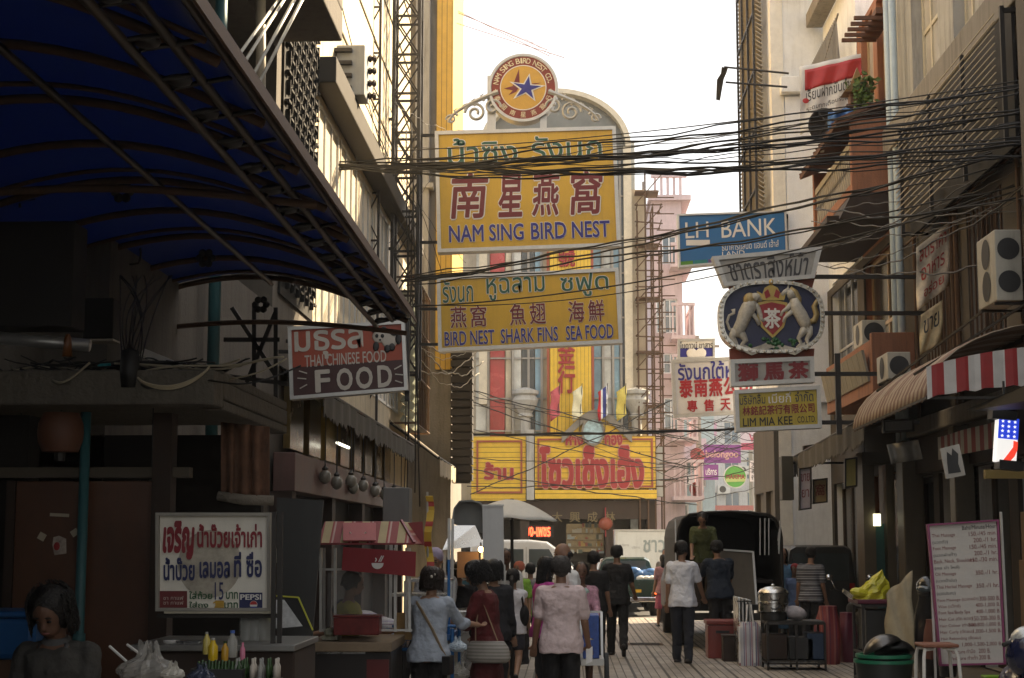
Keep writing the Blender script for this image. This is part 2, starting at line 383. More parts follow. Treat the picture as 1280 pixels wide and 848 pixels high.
# white stay poles leaning off its wall
pole0 = None
for i, (a, b) in enumerate((((268,112),(352,-6)),((276,125),(360,-8)),((292,138),(380,-22)),((300,150),(386,-16)))):
    m = MB(); m.tube([PX(*a, -3.12), P(*b, 15.2)], .017, 8)
    one('stay_pole', 'thin white pole slanting up from the concrete shophouse beside the canopy', 'pole', m, mat('white enamel', (.7,.68,.62), .4), 'white stay poles', smooth=True)
# -------- left: cream sunlit building
O = Vector((xf, 19.8, 0)); W_, H_ = 12.4, 17.5
hg = [(.35+i*2.05, 2.2+i*2.05, 4.15, 7.45) for i in range(5)]
sh = [(0.2, 9.0, 0.0, 3.25)]
r = building('cream_building', 'tall cream clad building with a dark ledge and glazed lower storey, catching the sun', O, Y, X, W_, H_, 8, M_cream, hg, .06)
for h in hg: window(r, O, Y, X, h, .06, M_alu, mat('sunlit frosted panels', (.62,.56,.44), .35, var=.25, scale=1.2, streak=.2), 3, 1, .05)
m = MB(); obox(m, O, Y, X, -.1, W_+.05, 7.55, 7.9, .0, .30); build('ledge', m, mat('dark ledge', (.05,.042,.03), .8, streak=.5), r, bevel=.02)
m = MB()
for k in range(7): obox(m, O, Y, X, .1, W_, 9.0+k*1.15, 9.03+k*1.15, .004, .02)
build('panel_joints', m, mat('dark panel joint', (.2,.165,.1), .9), r)  # darker seams between the cladding panels
# transformer cabinet fixed on the facade
c = PX(441, 94, -2.98)
r = thing('switch_cabinet', 'grey metal switchgear cabinet with insulators fixed high on the cream building', 'electrical box', (c.x, c.y, c.z-.45))
m = MB().box(c, (.40, .5, .72)); build('cabinet', m, mat('grey enamel', (.33,.34,.33), .5, streak=.3), r, bevel=.015)
for i in range(4):
    m = MB(); m.lathe([(.03,0),(.06,.03),(.03,.06),(.06,.09),(.03,.12)], (0,0,0), 8, Matrix.Rotation(rad(90), 3, 'Y')); 
    m.v = [tuple(Vector(p)+Vector((c.x+.2, c.y+.12, c.z-.27+i*.18))) for p in m.v]; build('insulator', m, M_dkwood, r)
for i in range(4):
    m = MB().box((c.x-.1, c.y-.28, c.z-.27+i*.18), (.25, .1, .05)); build('bracket', m, M_iron, r)
# -------- left: tall narrow yellow clad building at the crossing
O = Vector((-2.42, 33.6, 0))
r = building('yellow_tower', 'narrow tall building with yellow corrugated cladding on its street corner', O, -X, -Y, 6, 19, 3.4, M_conc, [], .1)
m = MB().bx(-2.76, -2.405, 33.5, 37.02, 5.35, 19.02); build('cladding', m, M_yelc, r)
m = MB().bx(-3.2, -2.9, 33.3, 33.59, 6, 17); m.bx(-3.3, -2.8, 33.2, 33.58, 9.2, 9.3); build('pilaster', m, M_grey, r)
m = MB()
for i in range(22): m.bx(-2.4, -1.95, 33.2, 33.7, 3.0+i*.17, 3.13+i*.17)
m.bx(-2.36, -1.99, 33.24, 33.66, 2.95, 6.75)
one('louvered_vent', 'tall black louvered cabinet on the corner beside the yellow shop', 'vent', m, mat('black louvre', (.035,.03,.026), .7))
# low hanging shop front under the left awnings (dark, recessed)
r = thing('noodle_shop', 'dark open fronted eating house under the long fringed awning', 'shop', (-3.0, 21, 0))
m = MB(); m.bx(-3.16, -2.92, 17.2, 29.0, 2.3, 2.72); build('fascia', m, mat('pinkish fascia', (.11,.055,.045), .6, var=.4, scale=2, streak=.5), r, bevel=.01)
m = MB()
for y in (17.2, 20.2, 23.2, 26.2, 28.8): m.bx(-3.19, -2.95, y, y+.28, 0, 2.3)
build('column', m, M_dkwood, r)
m = MB(); m.bx(-3.195, -3.15, 17.5, 28.8, 0, 2.3); build('back_wall', m, mat('painted shade wall', (.016,.013,.010), .9), r)  # shade of the dark interior put into the wall colour
for i in range(8):
    y = 17.9+i*1.35; m = MB().bx(-3.18, -3.1, y, y+.9, 2.8, 3.5)
    build('glazed_panel', m, mat('amber painted glass', (.15,.10,.03), .25, var=.5, scale=2), r)
for i in range(1):
    y = 20.2+i*2.1; m = MB(); m.tube([(-2.9, y, 3.0), (-2.9, y+1.1, 3.0)], .018, 8)
    build('strip_light', m, mat('fluorescent tube', (.9,.9,.8), .5, var=0, emit=(1,.95,.75), estr=1.2), r)
for i in range(11):
    y = 18.6+i*.85+(.3 if i % 3 == 0 else 0); zz = 2.52-.05*(i % 2)
    t = thing('globe_lamp', 'round white globe lamp hanging under the fringed awning', 'lamp', (-2.85+.06*(i % 3), y, zz), 0, 'white globe lamps under the awning')
    m = MB(); m.ell((0,0,0), (.072,.072,.085)); build('globe', m, mat('opal glass', (.20,.185,.15), .25, var=.08), t, False, True)
    m = MB(); m.tube([(0,0,.07),(0,0,.8)], .008, 5); m.lathe([(.03,.07),(.04,.10),(.012,.13)], n=8); build('stem', m, M_iron, t, False)
# fringed awnings
def awning(name, label, x0, z0, x1, z1, ya, yb, drop, m1, rough_=.05, seg=60, group=None, za=0., zb=0., bow=0.):
    r = thing(name, label, 'awning', (x0, (ya+yb)/2, z0)); rr = random.Random(len(name)+int(ya*10))
    rows = []
    for i in range(seg+1):
        t = i/seg; y = ya+(yb-ya)*t; sag = -.03*math.sin(t*math.pi*5)**2; dz = za*(1-t)+zb*t
        rows.append([(x0+(x1-x0)*k/5, y, z0+(z1-z0)*k/5+sag*(k/5)+bow*math.sin(k/5*math.pi)+dz*(k/5)) for k in range(6)])
    m = MB().grid(rows, .012); build('canopy_sheet', m, m1, r, smooth=True)
    rows = []
    for i in range(seg*3+1):
        t = i/(seg*3); y = ya+(yb-ya)*t; sag = -.03*math.sin(t*math.pi*5)**2; dz = za*(1-t)+zb*t
        rows.append([(x1+(.02 if x1 > x0 else -.02)+.012*math.sin(y*9), y, z1+sag+dz-drop*k/3-(rr.uniform(0, rough_) if k == 3 else 0)) for k in range(4)])
    m = MB().grid(rows, .008); build('fringe', m, m1, r)
    m = MB(); m.tube([(x1, ya, z1+za+.01), (x1, yb, z1+zb+.01)], .022, 6)
    for i in range(5):
        y = ya+(yb-ya)*(i+.05)/4.1; m.tube([(x0, y, z0-.06), (x1, y, z1+za*(1-i/4)+zb*i/4-.02)], .016, 5)
    build('frame', m, M_iron, r); return r
awning('fringed_awning', 'long sooty fringed awning over the dark eating house on the left', -3.2, 3.72, -2.72, 3.44, 17.7, 28.7, .22, M_cloth, .09)
awning('beige_awning', 'short beige awning with ragged hem beyond the long fringed one', -3.2, 3.95, -2.3, 3.25, 28.9, 33.0, .25, M_beigecl, .06)
# shuttered upper wall clutter beside the lattice: ladders of frames and grilles
r = thing('window_cage', 'rusty window cage with slatted shutters on the left facade behind the lattice mast', 'window cage', (-2.9, 30.4, 4))
m = MB()
for i in range(9): m.tube([(-2.75, 29.2+i*.35, 3.9), (-2.75, 29.2+i*.35, 6.6)], .015, 5)
for z in (3.9, 4.8, 5.7, 6.6): m.tube([(-2.75, 29.1, z), (-2.75, 32.1, z)], .02, 5); m.tube([(-3.2, 29.1, z), (-2.75, 29.1, z)], .02, 5); m.tube([(-3.2, 32.1, z), (-2.75, 32.1, z)], .02, 5)
build('bars', m, M_rust, r)
m = MB()
for i in range(14): m.box((-3.0, 30.6, 4.0+i*.18), (.06, 2.6, .13), (0, .5, 0))
build('slats', m, mat('pale green shutter', (.33,.36,.28), .7, streak=.5), r)
# -------- right side
xr = 5.5
def right_building(name, label, ya, yb, H, wm, holes, x=xr, th=.22, D=8):
    O = Vector((x, ya, 0)); return O, building(name, label, O, Y, -X, yb-ya, H, D, wm, holes, th)
# near shophouse
hs = [(-8+28+0.0,0,0,0)]
hs = []
yA = -5.0
up = [(y-yA, y-yA+w_, z0, z0+hh) for (y, w_, z0, hh) in ((23.0,1.75,8.55,2.3),(20.9,1.2,8.55,2.3),(17.9,1.5,8.6,2.3),(14,2,8.6,2.3),(9,2,8.6,2.3),(22.6,1.6,4.2,2.0),(19.8,1.8,4.2,2.0),(16.2,2.2,4.2,2.0),)]
gr = [(15.8-yA+i*2.05, 15.8-yA+1.7+i*2.05, .12, 2.75) for i in range(5)] + [(10-yA, 14.5-yA, .12, 2.8)]
O, r = right_building('near_shophouse', 'grey stained shophouse with a slatted sunscreen and pale windows, nearest on the right', yA, 25.9, 14.0, M_grey, up+gr, th=.3)
for h in up[:5]: window(r, O, Y, -X, h, .3, mat('cream window paint', (.55,.49,.36), .5), M_glassw, 3, 2, .09)
for h in up[5:8]: window(r, O, Y, -X, h, .3, M_rust, M_glassd, 3, 1, .07, 8)
for h in gr: window(r, O, Y, -X, h, .3, M_dkwood, M_glassd, 2, 1, .09, 0, 'shop_front')
m = MB(); obox(m, O, Y, -X, 0, 30.9, 8.0, 8.45, 0, .28); obox(m, O, Y, -X, 0, 30.9, 3.35, 3.6, 0, .2); build('ledge', m, M_conc, r, bevel=.02)
m = MB(); obox(m, O, Y, -X, 20.6, 30.9, 2.78, 3.33, 0, .12); build('fascia', m, M_dkwood, r)
m = MB()
for y in (25.2, 25.62): m.tube([(5.3, y, .1), (5.3, y, 14)], .06, 10)
build('downpipe', m, mat('pale blue pipe', (.42,.50,.54), .5, streak=.3), r, smooth=True)
m = MB(); m.bx(5.2, 5.5, 15.6, 15.9, 0, 3.3); m.bx(5.18, 5.5, 21.6, 21.9, 0, 3.3); m.bx(5.18, 5.5, 24.9, 25.4, 0, 3.3); build('pillar', m, mat('beige tiled pillar', (.085,.07,.045), .5, streak=.5), r, bevel=.02)
M_dkshop = mat('painted shop shade', (.024,.018,.013), .85, var=.3, scale=2, streak=.4)  # dark sheets put the ground-floor shade under the awnings into colour
m = MB(); wallgrid(m, Vector((5.44, 12.0, .12)), Y, -X, 13.85, 3.2, [(h[0]-17.0, h[1]-17.0, 0, 2.63) for h in gr if h[0] > 17.2], .06); build('shop_shade_sheet', m, M_dkshop, r)
M_mid = mat('weathered and shaded render', (.075,.062,.047), .85, var=.3, scale=2, streak=.6, bump=.3)  # old dark wall tone, also used for the painted recess shade
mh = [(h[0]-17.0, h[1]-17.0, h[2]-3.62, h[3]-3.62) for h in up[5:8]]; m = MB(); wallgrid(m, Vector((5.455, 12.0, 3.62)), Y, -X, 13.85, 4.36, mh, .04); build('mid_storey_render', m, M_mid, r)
m = MB()
for y, rr_ in ((16.0,.035),(18.9,.03),(22.0,.04),(22.25,.025),(24.6,.03)): m.tube([(5.40,y,3.6),(5.40,y,7.9)], rr_, 7)
for z in (4.05, 6.35, 7.2): m.tube([(5.38,15,z),(5.38,25.8,z+.06)], .02, 6)
build('wall_pipe', m, M_rust, r)
# slatted sunscreen
r = thing('slatted_sunscreen', 'large dark sunscreen of horizontal slats hung on the near right shophouse', 'sunscreen', (4.95, 21, 6.4))
m = MB()
for i in range(17):
    z = 6.45+i*.088; m.box((5.0, 21.05, z), (.013, 5.7, .011), (0, -.2, 0))
build('slats', m, mat('slat aluminium', (.42,.35,.24), .4, var=.2), r)
m = MB()
for y in (18.2, 20.1, 22, 23.9): m.bar((5.09, y, 6.3), (5.09, y, 7.95), .05)
for y in (18.2, 23.9): m.bar((5.09, y, 6.35), (5.5, y, 6.35), .05); m.bar((5.09, y, 7.9), (5.5, y, 7.9), .05)
build('frame', m, M_iron, r)
m = MB().bx(5.2, 5.24, 18.2, 23.9, 6.3, 7.95); build('slat_shade_sheet', m, mat('painted slat shade', (.012,.010,.008), .85), r)  # near-black sheet paints the shade between the slats
# dark end panel beside the sunscreen
m = MB().bx(5.02, 5.5, 16.95, 17.4, 3.9, 8.6); m.bx(4.98, 5.5, 16.9, 17.45, 8.6, 8.75); one('end_pier', 'dark projecting wall pier at the near end of the slatted sunscreen', 'pier', m, M_concd, bevel=.02)
# terracotta house
th_ = [(.35,1.55,8.7,11.2),(1.9,3.0,8.7,11.2),(.3,3.2,4.3,6.8),]
O, r = right_building('terracotta_house', 'terracotta painted shophouse with tall framed windows on the right', 25.95, 29.4, 11.3, M_terra, th_+[(.3,3.1,.12,2.9)])
for h in th_: window(r, O, Y, -X, h, .22, mat('buff window paint', (.42,.30,.17), .5), M_glassw if h[2] > 8 else M_glassd, 2, 2, .09)
window(r, O, Y, -X, (.3,3.1,.12,2.9), .22, M_dkwood, M_glassd, 3, 1, .1, 0, 'shop_front')
m = MB(); wallgrid(m, Vector((5.44,25.96,.12)), Y, -X, 3.4, 3.6, [(.3,3.1,0,2.78)], .06); build('shop_shade_sheet', m, M_dkshop, r)  # shade of the covered shop front painted as a dark sheet
m = MB(); m.bx(5.2, 5.5, 26.0, 27.4, 10.5, 10.6)
for i in range(5): m.box((5.15, 26.1+i*.3, 10.45), (.6, .06, .06))
build('eave', m, M_tile, r)
# pale house behind
O, r = right_building('pale_house', 'pale streaked shophouse with a lattice balcony band above the terracotta balcony', 29.45, 33.2, 12.6, M_white, [(.3,3.3,4.2,7.0),(1.0,3.2,8.6,10.2),(.3,3.4,.12,2.9)])
for h in [(.3,3.3,4.2,7.0),(1.0,3.2,8.6,10.2)]: window(r, O, Y, -X, h, .22, M_alu, M_glassd, 4, 2, .07)
window(r, O, Y, -X, (.3,3.4,.12,2.9), .22, M_dkwood, M_glassd, 3, 1, .1, 0, 'shop_front')
m = MB(); wallgrid(m, Vector((5.44,29.46,.12)), Y, -X, 3.7, 3.6, [(.3,3.4,0,2.78)], .06); build('shop_shade_sheet', m, M_dkshop, r)  # another dark sheet standing for shade on the ground floor
m = MB(); m.bx(5.15, 5.5, 29.5, 33.2, 10.55, 10.8); m.bx(5.15, 5.5, 29.5, 33.2, 12.6, 12.9); build('ledge', m, M_conc, r, bevel=.02)
m = MB()  # cover bands are browner and duller than the end valance
for i in range(26): m.bar((5.2, 29.6+i*.135, 10.8), (5.2, 29.6+((i+2) % 27)*.135, 11.7), .03)
build('lattice', m, M_conc, r)
m = MB(); wallgrid(m, Vector((5.455,25.97,3.7)), Y, -X, 7.2, 3.2, [(.35,3.15,.6,3.05),(3.8,6.8,.5,3.05)], .04); one('recess_shade', 'dark sheet painting the shade under the terracotta balcony', 'wall', m, M_mid)  # flat dark sheet paints the recess shade below the soffit
# projecting terracotta balcony box
r = thing('balcony_box', 'projecting terracotta balcony with a tiled canopy and patterned grey balustrade', 'balcony', (5.0, 28.5, 7.4))
m = MB(); m.bx(4.72, 5.5, 25.97, 26.12, 7.45, 8.7); m.bx(4.72, 5.5, 26.12, 30.1, 7.45, 7.62); m.bx(4.72, 5.5, 29.95, 30.1, 7.62, 8.7); build('end_walls', m, M_terra, r, bevel=.01)
m = MB()
for i in range(19):
    y = 26.15+i*.196
    m.bar((4.78, y, 7.62), (4.78, y+.19, 8.25), .05); m.bar((4.78, y+.19, 7.62), (4.78, y, 8.25), .05)
m.bx(4.74, 4.84, 26.12, 29.93, 8.25, 8.36); build('balustrade', m, mat('grey cast blocks', (.36,.33,.28), .85), r)
m = MB().grid([[(4.45+(k/4)*1.05, 25.9+i*.45, 8.62+(k/4)*.42) for k in range(5)] for i in range(10)], .06)
for i in range(15): m.bar((4.45, 25.9+i*.285, 8.64), (5.5, 25.9+i*.285, 9.06), .05)
build('tiled_canopy', m, M_tile, r)
m = MB().hexa([(4.5,25.97,7.0),(5.5,25.97,7.0),(5.5,30.1,7.0),(4.5,30.1,7.0)], [(4.72,25.97,7.44),(5.5,25.97,7.44),(5.5,30.1,7.44),(4.72,30.1,7.44)])
m.bx(4.3, 4.5, 25.98, 30.1, 6.96, 7.06); build('soffit', m, M_dkwood, r)
# spirit house and plant on it
b = P(1072, 138, 27.2)
r = thing('spirit_house', 'little gabled spirit house on a shelf above the terracotta balcony', 'shrine', b)
m = MB().bx(-.22,.22,-.2,.2,0,.06); m.bx(-.14,.14,-.12,.12,.06,.3); build('body', m, M_tile, r, False)
m = MB(); m.prism([(-.26,.28),(0,.58),(.26,.28)], -.2, .2); m.prism([(-.1,.5),(0,.75),(.1,.5)], -.06, .06); build('roof', m, mat('gilded brown', (.28,.17,.06), .5), r, False)
def leafy(mb, c, R, n, s, rng=RNG):
    for i in range(n):
        while 1:
            q = Vector((rng.uniform(-1,1), rng.uniform(-1,1), rng.uniform(-1,1)))
            if q.length < 1: break
        p = Vector(c)+Vector((q.x*R[0], q.y*R[1], q.z*R[2])); a = Euler((rng.uniform(0,6), rng.uniform(0,6), rng.uniform(0,6))).to_matrix(); l = s*rng.uniform(.6,1.3)
        mb.add([p, p+a@Vector((l*.35,l*.5,0)), p+a@Vector((0,l,l*.15)), p+a@Vector((-l*.35,l*.5,0))], [(0,1,2,3)])
M_leaf = mat('green leaves', (.07,.12,.02), .6, var=.4, scale=9)
b = P(1078, 150, 26.9)
r = thing('potted_plant', 'bushy green potted plant beside the little spirit house', 'plant', b)
m = MB().lathe([(.09,0),(.13,.2),(.14,.2),(.12,.18)], n=12); build('pot', m, M_tile, r, False)
m = MB(); [leafy(m, (U(-.12,.12),U(-.1,.1),.3+i*.1), (.16,.14,.13), 40, .11) for i in range(5)]; build('foliage', m, M_leaf, r, False)
# bank tower
bx0 = 4.42
r = thing('bank_tower', 'white tower with louvred street side and a balcony, where the blue board hangs', 'building', (bx0, 33.3, 0))
m = MB(); m.bx(bx0, 12, 33.3, 37.2, 0, 14.4); build('wall', m, M_white, r)
m = MB(); m.bx(bx0-.02, bx0+.24, 33.28, 33.5, 0, 14.4); build('corner_strip', m, mat('painted sunlit edge', (.78,.75,.68), .6), r)  # sunlit edge of the tower put into the strip's colour
m = MB()
for i in range(66): m.box((bx0-.2, 35.5, 8+i*.1), (.16, 3.4, .02), (0, .6, 0))
build('louvres', m, mat('louvre metal', (.32,.29,.24), .5), r)
m = MB()
for y in (33.9, 35.0, 36.1, 37.1): m.bar((bx0-.3, y, 7.5), (bx0-.3, y, 14.8), .05)
for k in range(6): m.bar((bx0-.3, 33.9, 8+k*1.3), (bx0-.3, 37.1, 8+k*1.3), .04)
build('louvre_frame', m, M_iron, r)
m = MB(); m.bx(bx0+.05, 6.2, 31.7, 33.27, 13.45, 13.7); m.bx(bx0+.05, 6.2, 31.7, 31.85, 13.7, 14.6); m.bx(bx0+.05, bx0+.2, 31.85, 33.27, 13.7, 14.6); build('balcony', m, M_white, r, bevel=.02)
m = MB(); m.bx(bx0+.9, bx0+2.4, 33.24, 33.32, 13.9, 14.38); build('window', m, M_glassd, r)
m = MB(); m.bx(bx0+.15, bx0+2.0, 33.0, 33.28, 11.15, 11.5); build('ledge', m, M_white, r, bevel=.02)
m = MB().bx(bx0+.26, 5.9, 33.2, 33.26, 4.6, 11.1); build('white_panel', m, mat('clean white panel', (.86,.88,.92), .6, var=.05, streak=.08), r)
# houses on the right beyond the tower side, low dark shops
O, r = right_building('corner_shop', 'dim corner shop with beige columns under the grey fringed awning', 33.3, 36.9, 4.2, M_concd, [(.3,1.5,.12,2.8),(1.9,3.3,.12,2.8)], x=4.3, D=.1)
# -------- canyon behind the viewer (kept plain: out of the picture)
O = Vector((-4.6, -3, 0)); r = building('rear_shophouse', 'plain grey shophouse beside the viewer, left of the lane', O, Y, X, 11.5, 13, 6, M_concd, [], .1)
m = MB().bx(-4.55, -1.62, 3.2, 3.3, 0, 2.6); one('shade_panel', 'unseen panel added to shade the seller, outside the left edge of the picture', 'partition', m, M_concd)  # unseen panel added to block light from behind the viewer
# -------- far yellow shop
yf = 50.0
F_ = lambda px, py: P(px, py, yf)
xL, xR = F_(574, 600).x, F_(812, 600).x
r = thing('yellow_shop', 'yellow gold shop with slat cladding, arched roof and big red Thai letters across the crossing', 'shop building', (0, yf, 0))
zt = F_(700, 235).z
m = MB(); m.bx(xL, xR, yf+.35, yf+9, 3.0, zt)
cx = (F_(600,0).x+F_(787,0).x)/2; rx = (F_(787,0).x-F_(600,0).x)/2; zc = F_(0,190).z; rz_ = F_(0,118).z-zc
pts = [(cx-rx*math.cos(math.pi*i/24), zc+rz_*math.sin(math.pi*i/24)) for i in range(25)]
build('wall', m, mat('beige render', (.44,.38,.29), .8, streak=.3), r)
m = MB(); m.prism([(pts[0][0], zt-.5)]+pts+[(pts[-1][0], zt-.5)], yf+.36, yf+8); build('arch_glazing', m, mat('smoky arch glass', (.16,.165,.15), .25, var=.3, scale=.8), r)
m = MB()                                                      # arch rim
for i in range(24):
    a, b_ = pts[i], pts[i+1]; s_ = .93
    q = lambda p, k: (cx+(p[0]-cx)*k, zc-.2+(p[1]-zc+.2)*k)
    ai, bi = q(a, s_), q(b_, s_)
    m.hexa([(a[0],yf-.1,a[1]),(b_[0],yf-.1,b_[1]),(bi[0],yf-.1,bi[1]),(ai[0],yf-.1,ai[1])], [(a[0],yf+.35,a[1]),(b_[0],yf+.35,b_[1]),(bi[0],yf+.35,bi[1]),(ai[0],yf+.35,ai[1])])
m.bx(pts[-1][0]-.25, pts[-1][0], yf-.1, yf+.35, 6, zc); m.bx(pts[0][0], pts[0][0]+.25, yf-.1, yf+.35, 6, zc)
build('arch_rim', m, mat('cream arch', (.60,.53,.40), .6, var=.15), r)
M_strip = {k: mat('glazing '+k, c, .25, var=.55, scale=.7, spec=.7) for k, c in dict(blue=(.20,.34,.44), pale=(.52,.53,.50), red=(.36,.05,.055), dark=(.06,.075,.085), beige=(.46,.40,.30)).items()}
for a, b_, k in ((596,610,'pale'),(613,632,'red'),(632,640,'beige'),(640,652,'pale'),(652,668,'dark'),(668,676,'blue'),(676,686,'beige'),(738,750,'blue'),(752,762,'pale'),(764,772,'blue'),(774,782,'dark')):
    m = MB(); m.bx(F_(a,0).x, F_(b_,0).x-.03, yf+.2, yf+.34, F_(0,566).z, F_(0,200).z); build('window', m, M_strip[k], r)
m = MB()
for px in (611, 641, 660, 676, 751, 763, 773): m.bar((F_(px,0).x, yf+.12, F_(0,566).z), (F_(px,0).x, yf+.12, F_(0,200).z), .07)
for py in (250, 300, 345, 400, 450, 500, 540): m.bar((F_(594,0).x, yf+.13, F_(0,py).z), (F_(684,0).x, yf+.13, F_(0,py).z), .05); m.bar((F_(738,0).x, yf+.13, F_(0,py).z), (F_(784,0).x, yf+.13, F_(0,py).z), .05)
build('mullion', m, mat('grey mullion', (.30,.28,.25), .5), r)
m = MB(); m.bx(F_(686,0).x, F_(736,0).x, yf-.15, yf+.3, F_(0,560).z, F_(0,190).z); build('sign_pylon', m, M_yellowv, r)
m = MB(); m.bar((F_(738,0).x, yf-.1, F_(0,560).z), (F_(738,0).x, yf-.1, F_(0,190).z), .08); m.bar((F_(684,0).x, yf-.1, F_(0,560).z), (F_(684,0).x, yf-.1, F_(0,190).z), .08); build('pylon_edge', m, mat('dull red trim', (.30,.07,.035), .5), r)
# lower yellow sign bands
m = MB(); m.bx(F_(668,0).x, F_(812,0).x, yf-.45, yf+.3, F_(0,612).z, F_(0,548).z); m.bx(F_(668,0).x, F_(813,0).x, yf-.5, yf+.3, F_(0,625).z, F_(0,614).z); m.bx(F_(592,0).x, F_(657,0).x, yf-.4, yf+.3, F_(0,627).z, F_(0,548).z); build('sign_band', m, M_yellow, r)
m = MB(); m.bx(F_(658,0).x, F_(667,0).x, yf-.48, yf+.3, F_(0,626).z, F_(0,540).z); m.bx(F_(812,0).x+.02, F_(822,0).x, yf-.4, yf+.3, F_(0,622).z, F_(0,560).z); build('pier', m, M_grey, r)
def frame_rect(mb, a, b_, c_, d_, y, t=.06, n=.05):
    x0, x1, z0, z1 = F_(a,0).x, F_(b_,0).x, F_(0,d_).z, F_(0,c_).z
    mb.bx(x0, x1, y-n, y, z1-t, z1); mb.bx(x0, x1, y-n, y, z0, z0+t); mb.bx(x0, x0+t, y-n, y, z0+t, z1-t); mb.bx(x1-t, x1, y-n, y, z0+t, z1-t)
m = MB(); frame_rect(m, 671, 809, 551, 611, yf-.452); frame_rect(m, 598, 653, 553, 618, yf-.402); build('sign_border', m, mat('dull red trim'), r)
# curved pediment with clock medallion
pc = F_(742, 545); m = MB(); arc = []
for i in range(21):
    t = (i/10-1); px = 742+t*42; py = 540-24*math.cos(t*math.pi/2)**1.4+ (6*abs(t)**3); arc.append((F_(px,0).x, F_(0,py).z))
lower = [(x, z-.28) for x, z in reversed(arc)]
for i in range(20):
    a, b_ = arc[i], arc[i+1]; m.hexa([(a[0],yf-.6,a[1]),(b_[0],yf-.6,b_[1]),(b_[0],yf-.6,b_[1]-.26),(a[0],yf-.6,a[1]-.26)], [(a[0],yf+.2,a[1]),(b_[0],yf+.2,b_[1]),(b_[0],yf+.2,b_[1]-.26),(a[0],yf+.2,a[1]-.26)])
build('pediment', m, mat('grey moulding', (.21,.19,.16), .7, streak=.3), r)
m = MB(); m.prism([(x, z-.17) for x, z in arc]+[(arc[-1][0], F_(0,550).z), (arc[0][0], F_(0,550).z)], yf-.42, yf+.2); build('tympanum', m, M_yel, r)
m = MB(); Mx = Matrix.Rotation(rad(90), 3, 'X'); cc = F_(741, 541)
m.lathe([(.30,0),(.36,0),(.36,.14),(.30,.14),(.30,0)], (cc.x, yf-.47, cc.z), 24, Matrix.Diagonal((1,1,1.25)) @ Mx); build('medallion_rim', m, mat('grey moulding'), r)
m = MB(); m.lathe([(0,.03),(.31,.03)], (cc.x, yf-.5, cc.z), 24, Matrix.Diagonal((1,1,1.25)) @ Mx); build('medallion', m, mat('pale blue enamel', (.34,.48,.52), .3, var=.6, scale=5), r)
for px in (657, 796):                                         # urn finials
    c = F_(px, 555); m = MB(); m.lathe([(.16,0),(.16,.8),(.24,.85),(.2,.95),(.36,1.2),(.40,1.35),(.33,1.5),(.42,1.55),(.42,1.65),(.1,1.75)], (c.x, yf-.1, c.z), 14); build('urn', m, M_grey, r, smooth='auto')
# ground floor
m = MB(); m.bx(xL, xR, yf+.9, yf+9, 0, 3.0); build('shop_wall', m, mat('painted shade wall'), r)  # near-black colour stands in for the unlit shop interior
for a, b_ in ((592,600),(650,660),(752,762),(802,812)):
    m = MB().bx(F_(a,0).x, F_(b_,0).x, yf-.2, yf+.89, 0, 3.0); build('column', m, M_dkwood, r)
m = MB().bx(xL, xR, yf-.3, yf+.9, 2.42, 2.98); build('lintel', m, M_dkwood, r)
x0 = F_(705,0).x; x1 = F_(750,0).x
m = MB().bx(x0, x1, yf+.6, yf+.7, F_(0,690).z, F_(0,655).z); build('lit_window', m, mat('lit shop interior', (.10,.075,.04), .4, var=.8, scale=4, emit=(.9,.6,.25), estr=.035), r)
rd = random.Random(2); cl = [mat('goods %d' % i, c, .5) for i, c in enumerate(((.30,.36,.38),(.34,.22,.06),(.25,.05,.04),(.06,.08,.06),(.40,.38,.32)))]
for i in range(46):
    dm = MB(); x = rd.uniform(x0, x1-.1); z = [1.36,1.58,1.80,2.0,2.16][i % 5]; w_ = rd.uniform(.05,.16); dm.bx(x, x+w_, yf+.45+.001*i, yf+.55+.001*i, z, z+rd.uniform(.06,.17)); build('goods_packet', dm, cl[rd.randrange(5)], r)
m = MB()
for z in (1.34,1.56,1.78,1.98): m.bx(x0, x1, yf+.42, yf+.6, z-.02, z-.004)
build('shelf', m, M_dkwood, r)
# writing of the yellow shop
M_red = mat('raised red letters', (.30,.018,.02), .45, var=.15)
M_rededge = mat('pale letter edge', (.50,.26,.20), .5)
def on_plane(parent, body, x0, y0, x1, y1, y, m, bold=.02, depth=0., name='lettering', slope=0., eps=0., ref=None, shear=0.):
    mb = MB(); xc = (x0+x1)/2
    def fn(u, v, w_):
        px = x0+(x1-x0)*u; py = y1+(y0-y1)*v+slope*(px-xc); p = P(px, py, y); p.y -= eps + w_; return p
    lr = letters(mb, body, fn, bold, depth, ref, shear)
    build(name, mb, m, parent); return lr
def outlined(parent, body, x0, y0, x1, y1, y, m, mo, bold=.015, obold=.035, slope=0., eps=.004, depth=0., shear=0.):
    lr = on_plane(parent, body, x0, y0, x1, y1, y, m, bold, depth, 'lettering', slope, eps+.004, None, shear)
    on_plane(parent, body, x0, y0, x1, y1, y, mo, obold, depth, 'letter_outline', slope, eps, lr, shear)
outlined(r, 'โซวเช็งเฮ็ง', 674, 557, 805, 611, yf-.46, M_red, M_rededge, .045, .07, depth=.05)
outlined(r, 'ห้าง', 707, 541, 729, 557, yf-.47, M_red, M_rededge, .04, .065, depth=.03)
outlined(r, 'ทอง', 756, 544, 778, 557, yf-.47, M_red, M_rededge, .04, .065, depth=.03)
outlined(r, 'ร้าน', 605, 578, 642, 600, yf-.41, M_red, M_rededge, .04, .065, depth=.03)
for ch, a, b_ in (('行',455,492),('金',428,455),('號',312,334),('店',352,380)): on_plane(r, ch, 697, a, 719, b_, yf-.17, M_red, .02, .05)
for i, ch in enumerate('大興成林'): on_plane(r, ch, 690+i*22, 640, 703+i*22, 653, yf-.31, mat('dull gilt letters', (.17,.13,.06), .5), .01, .01)
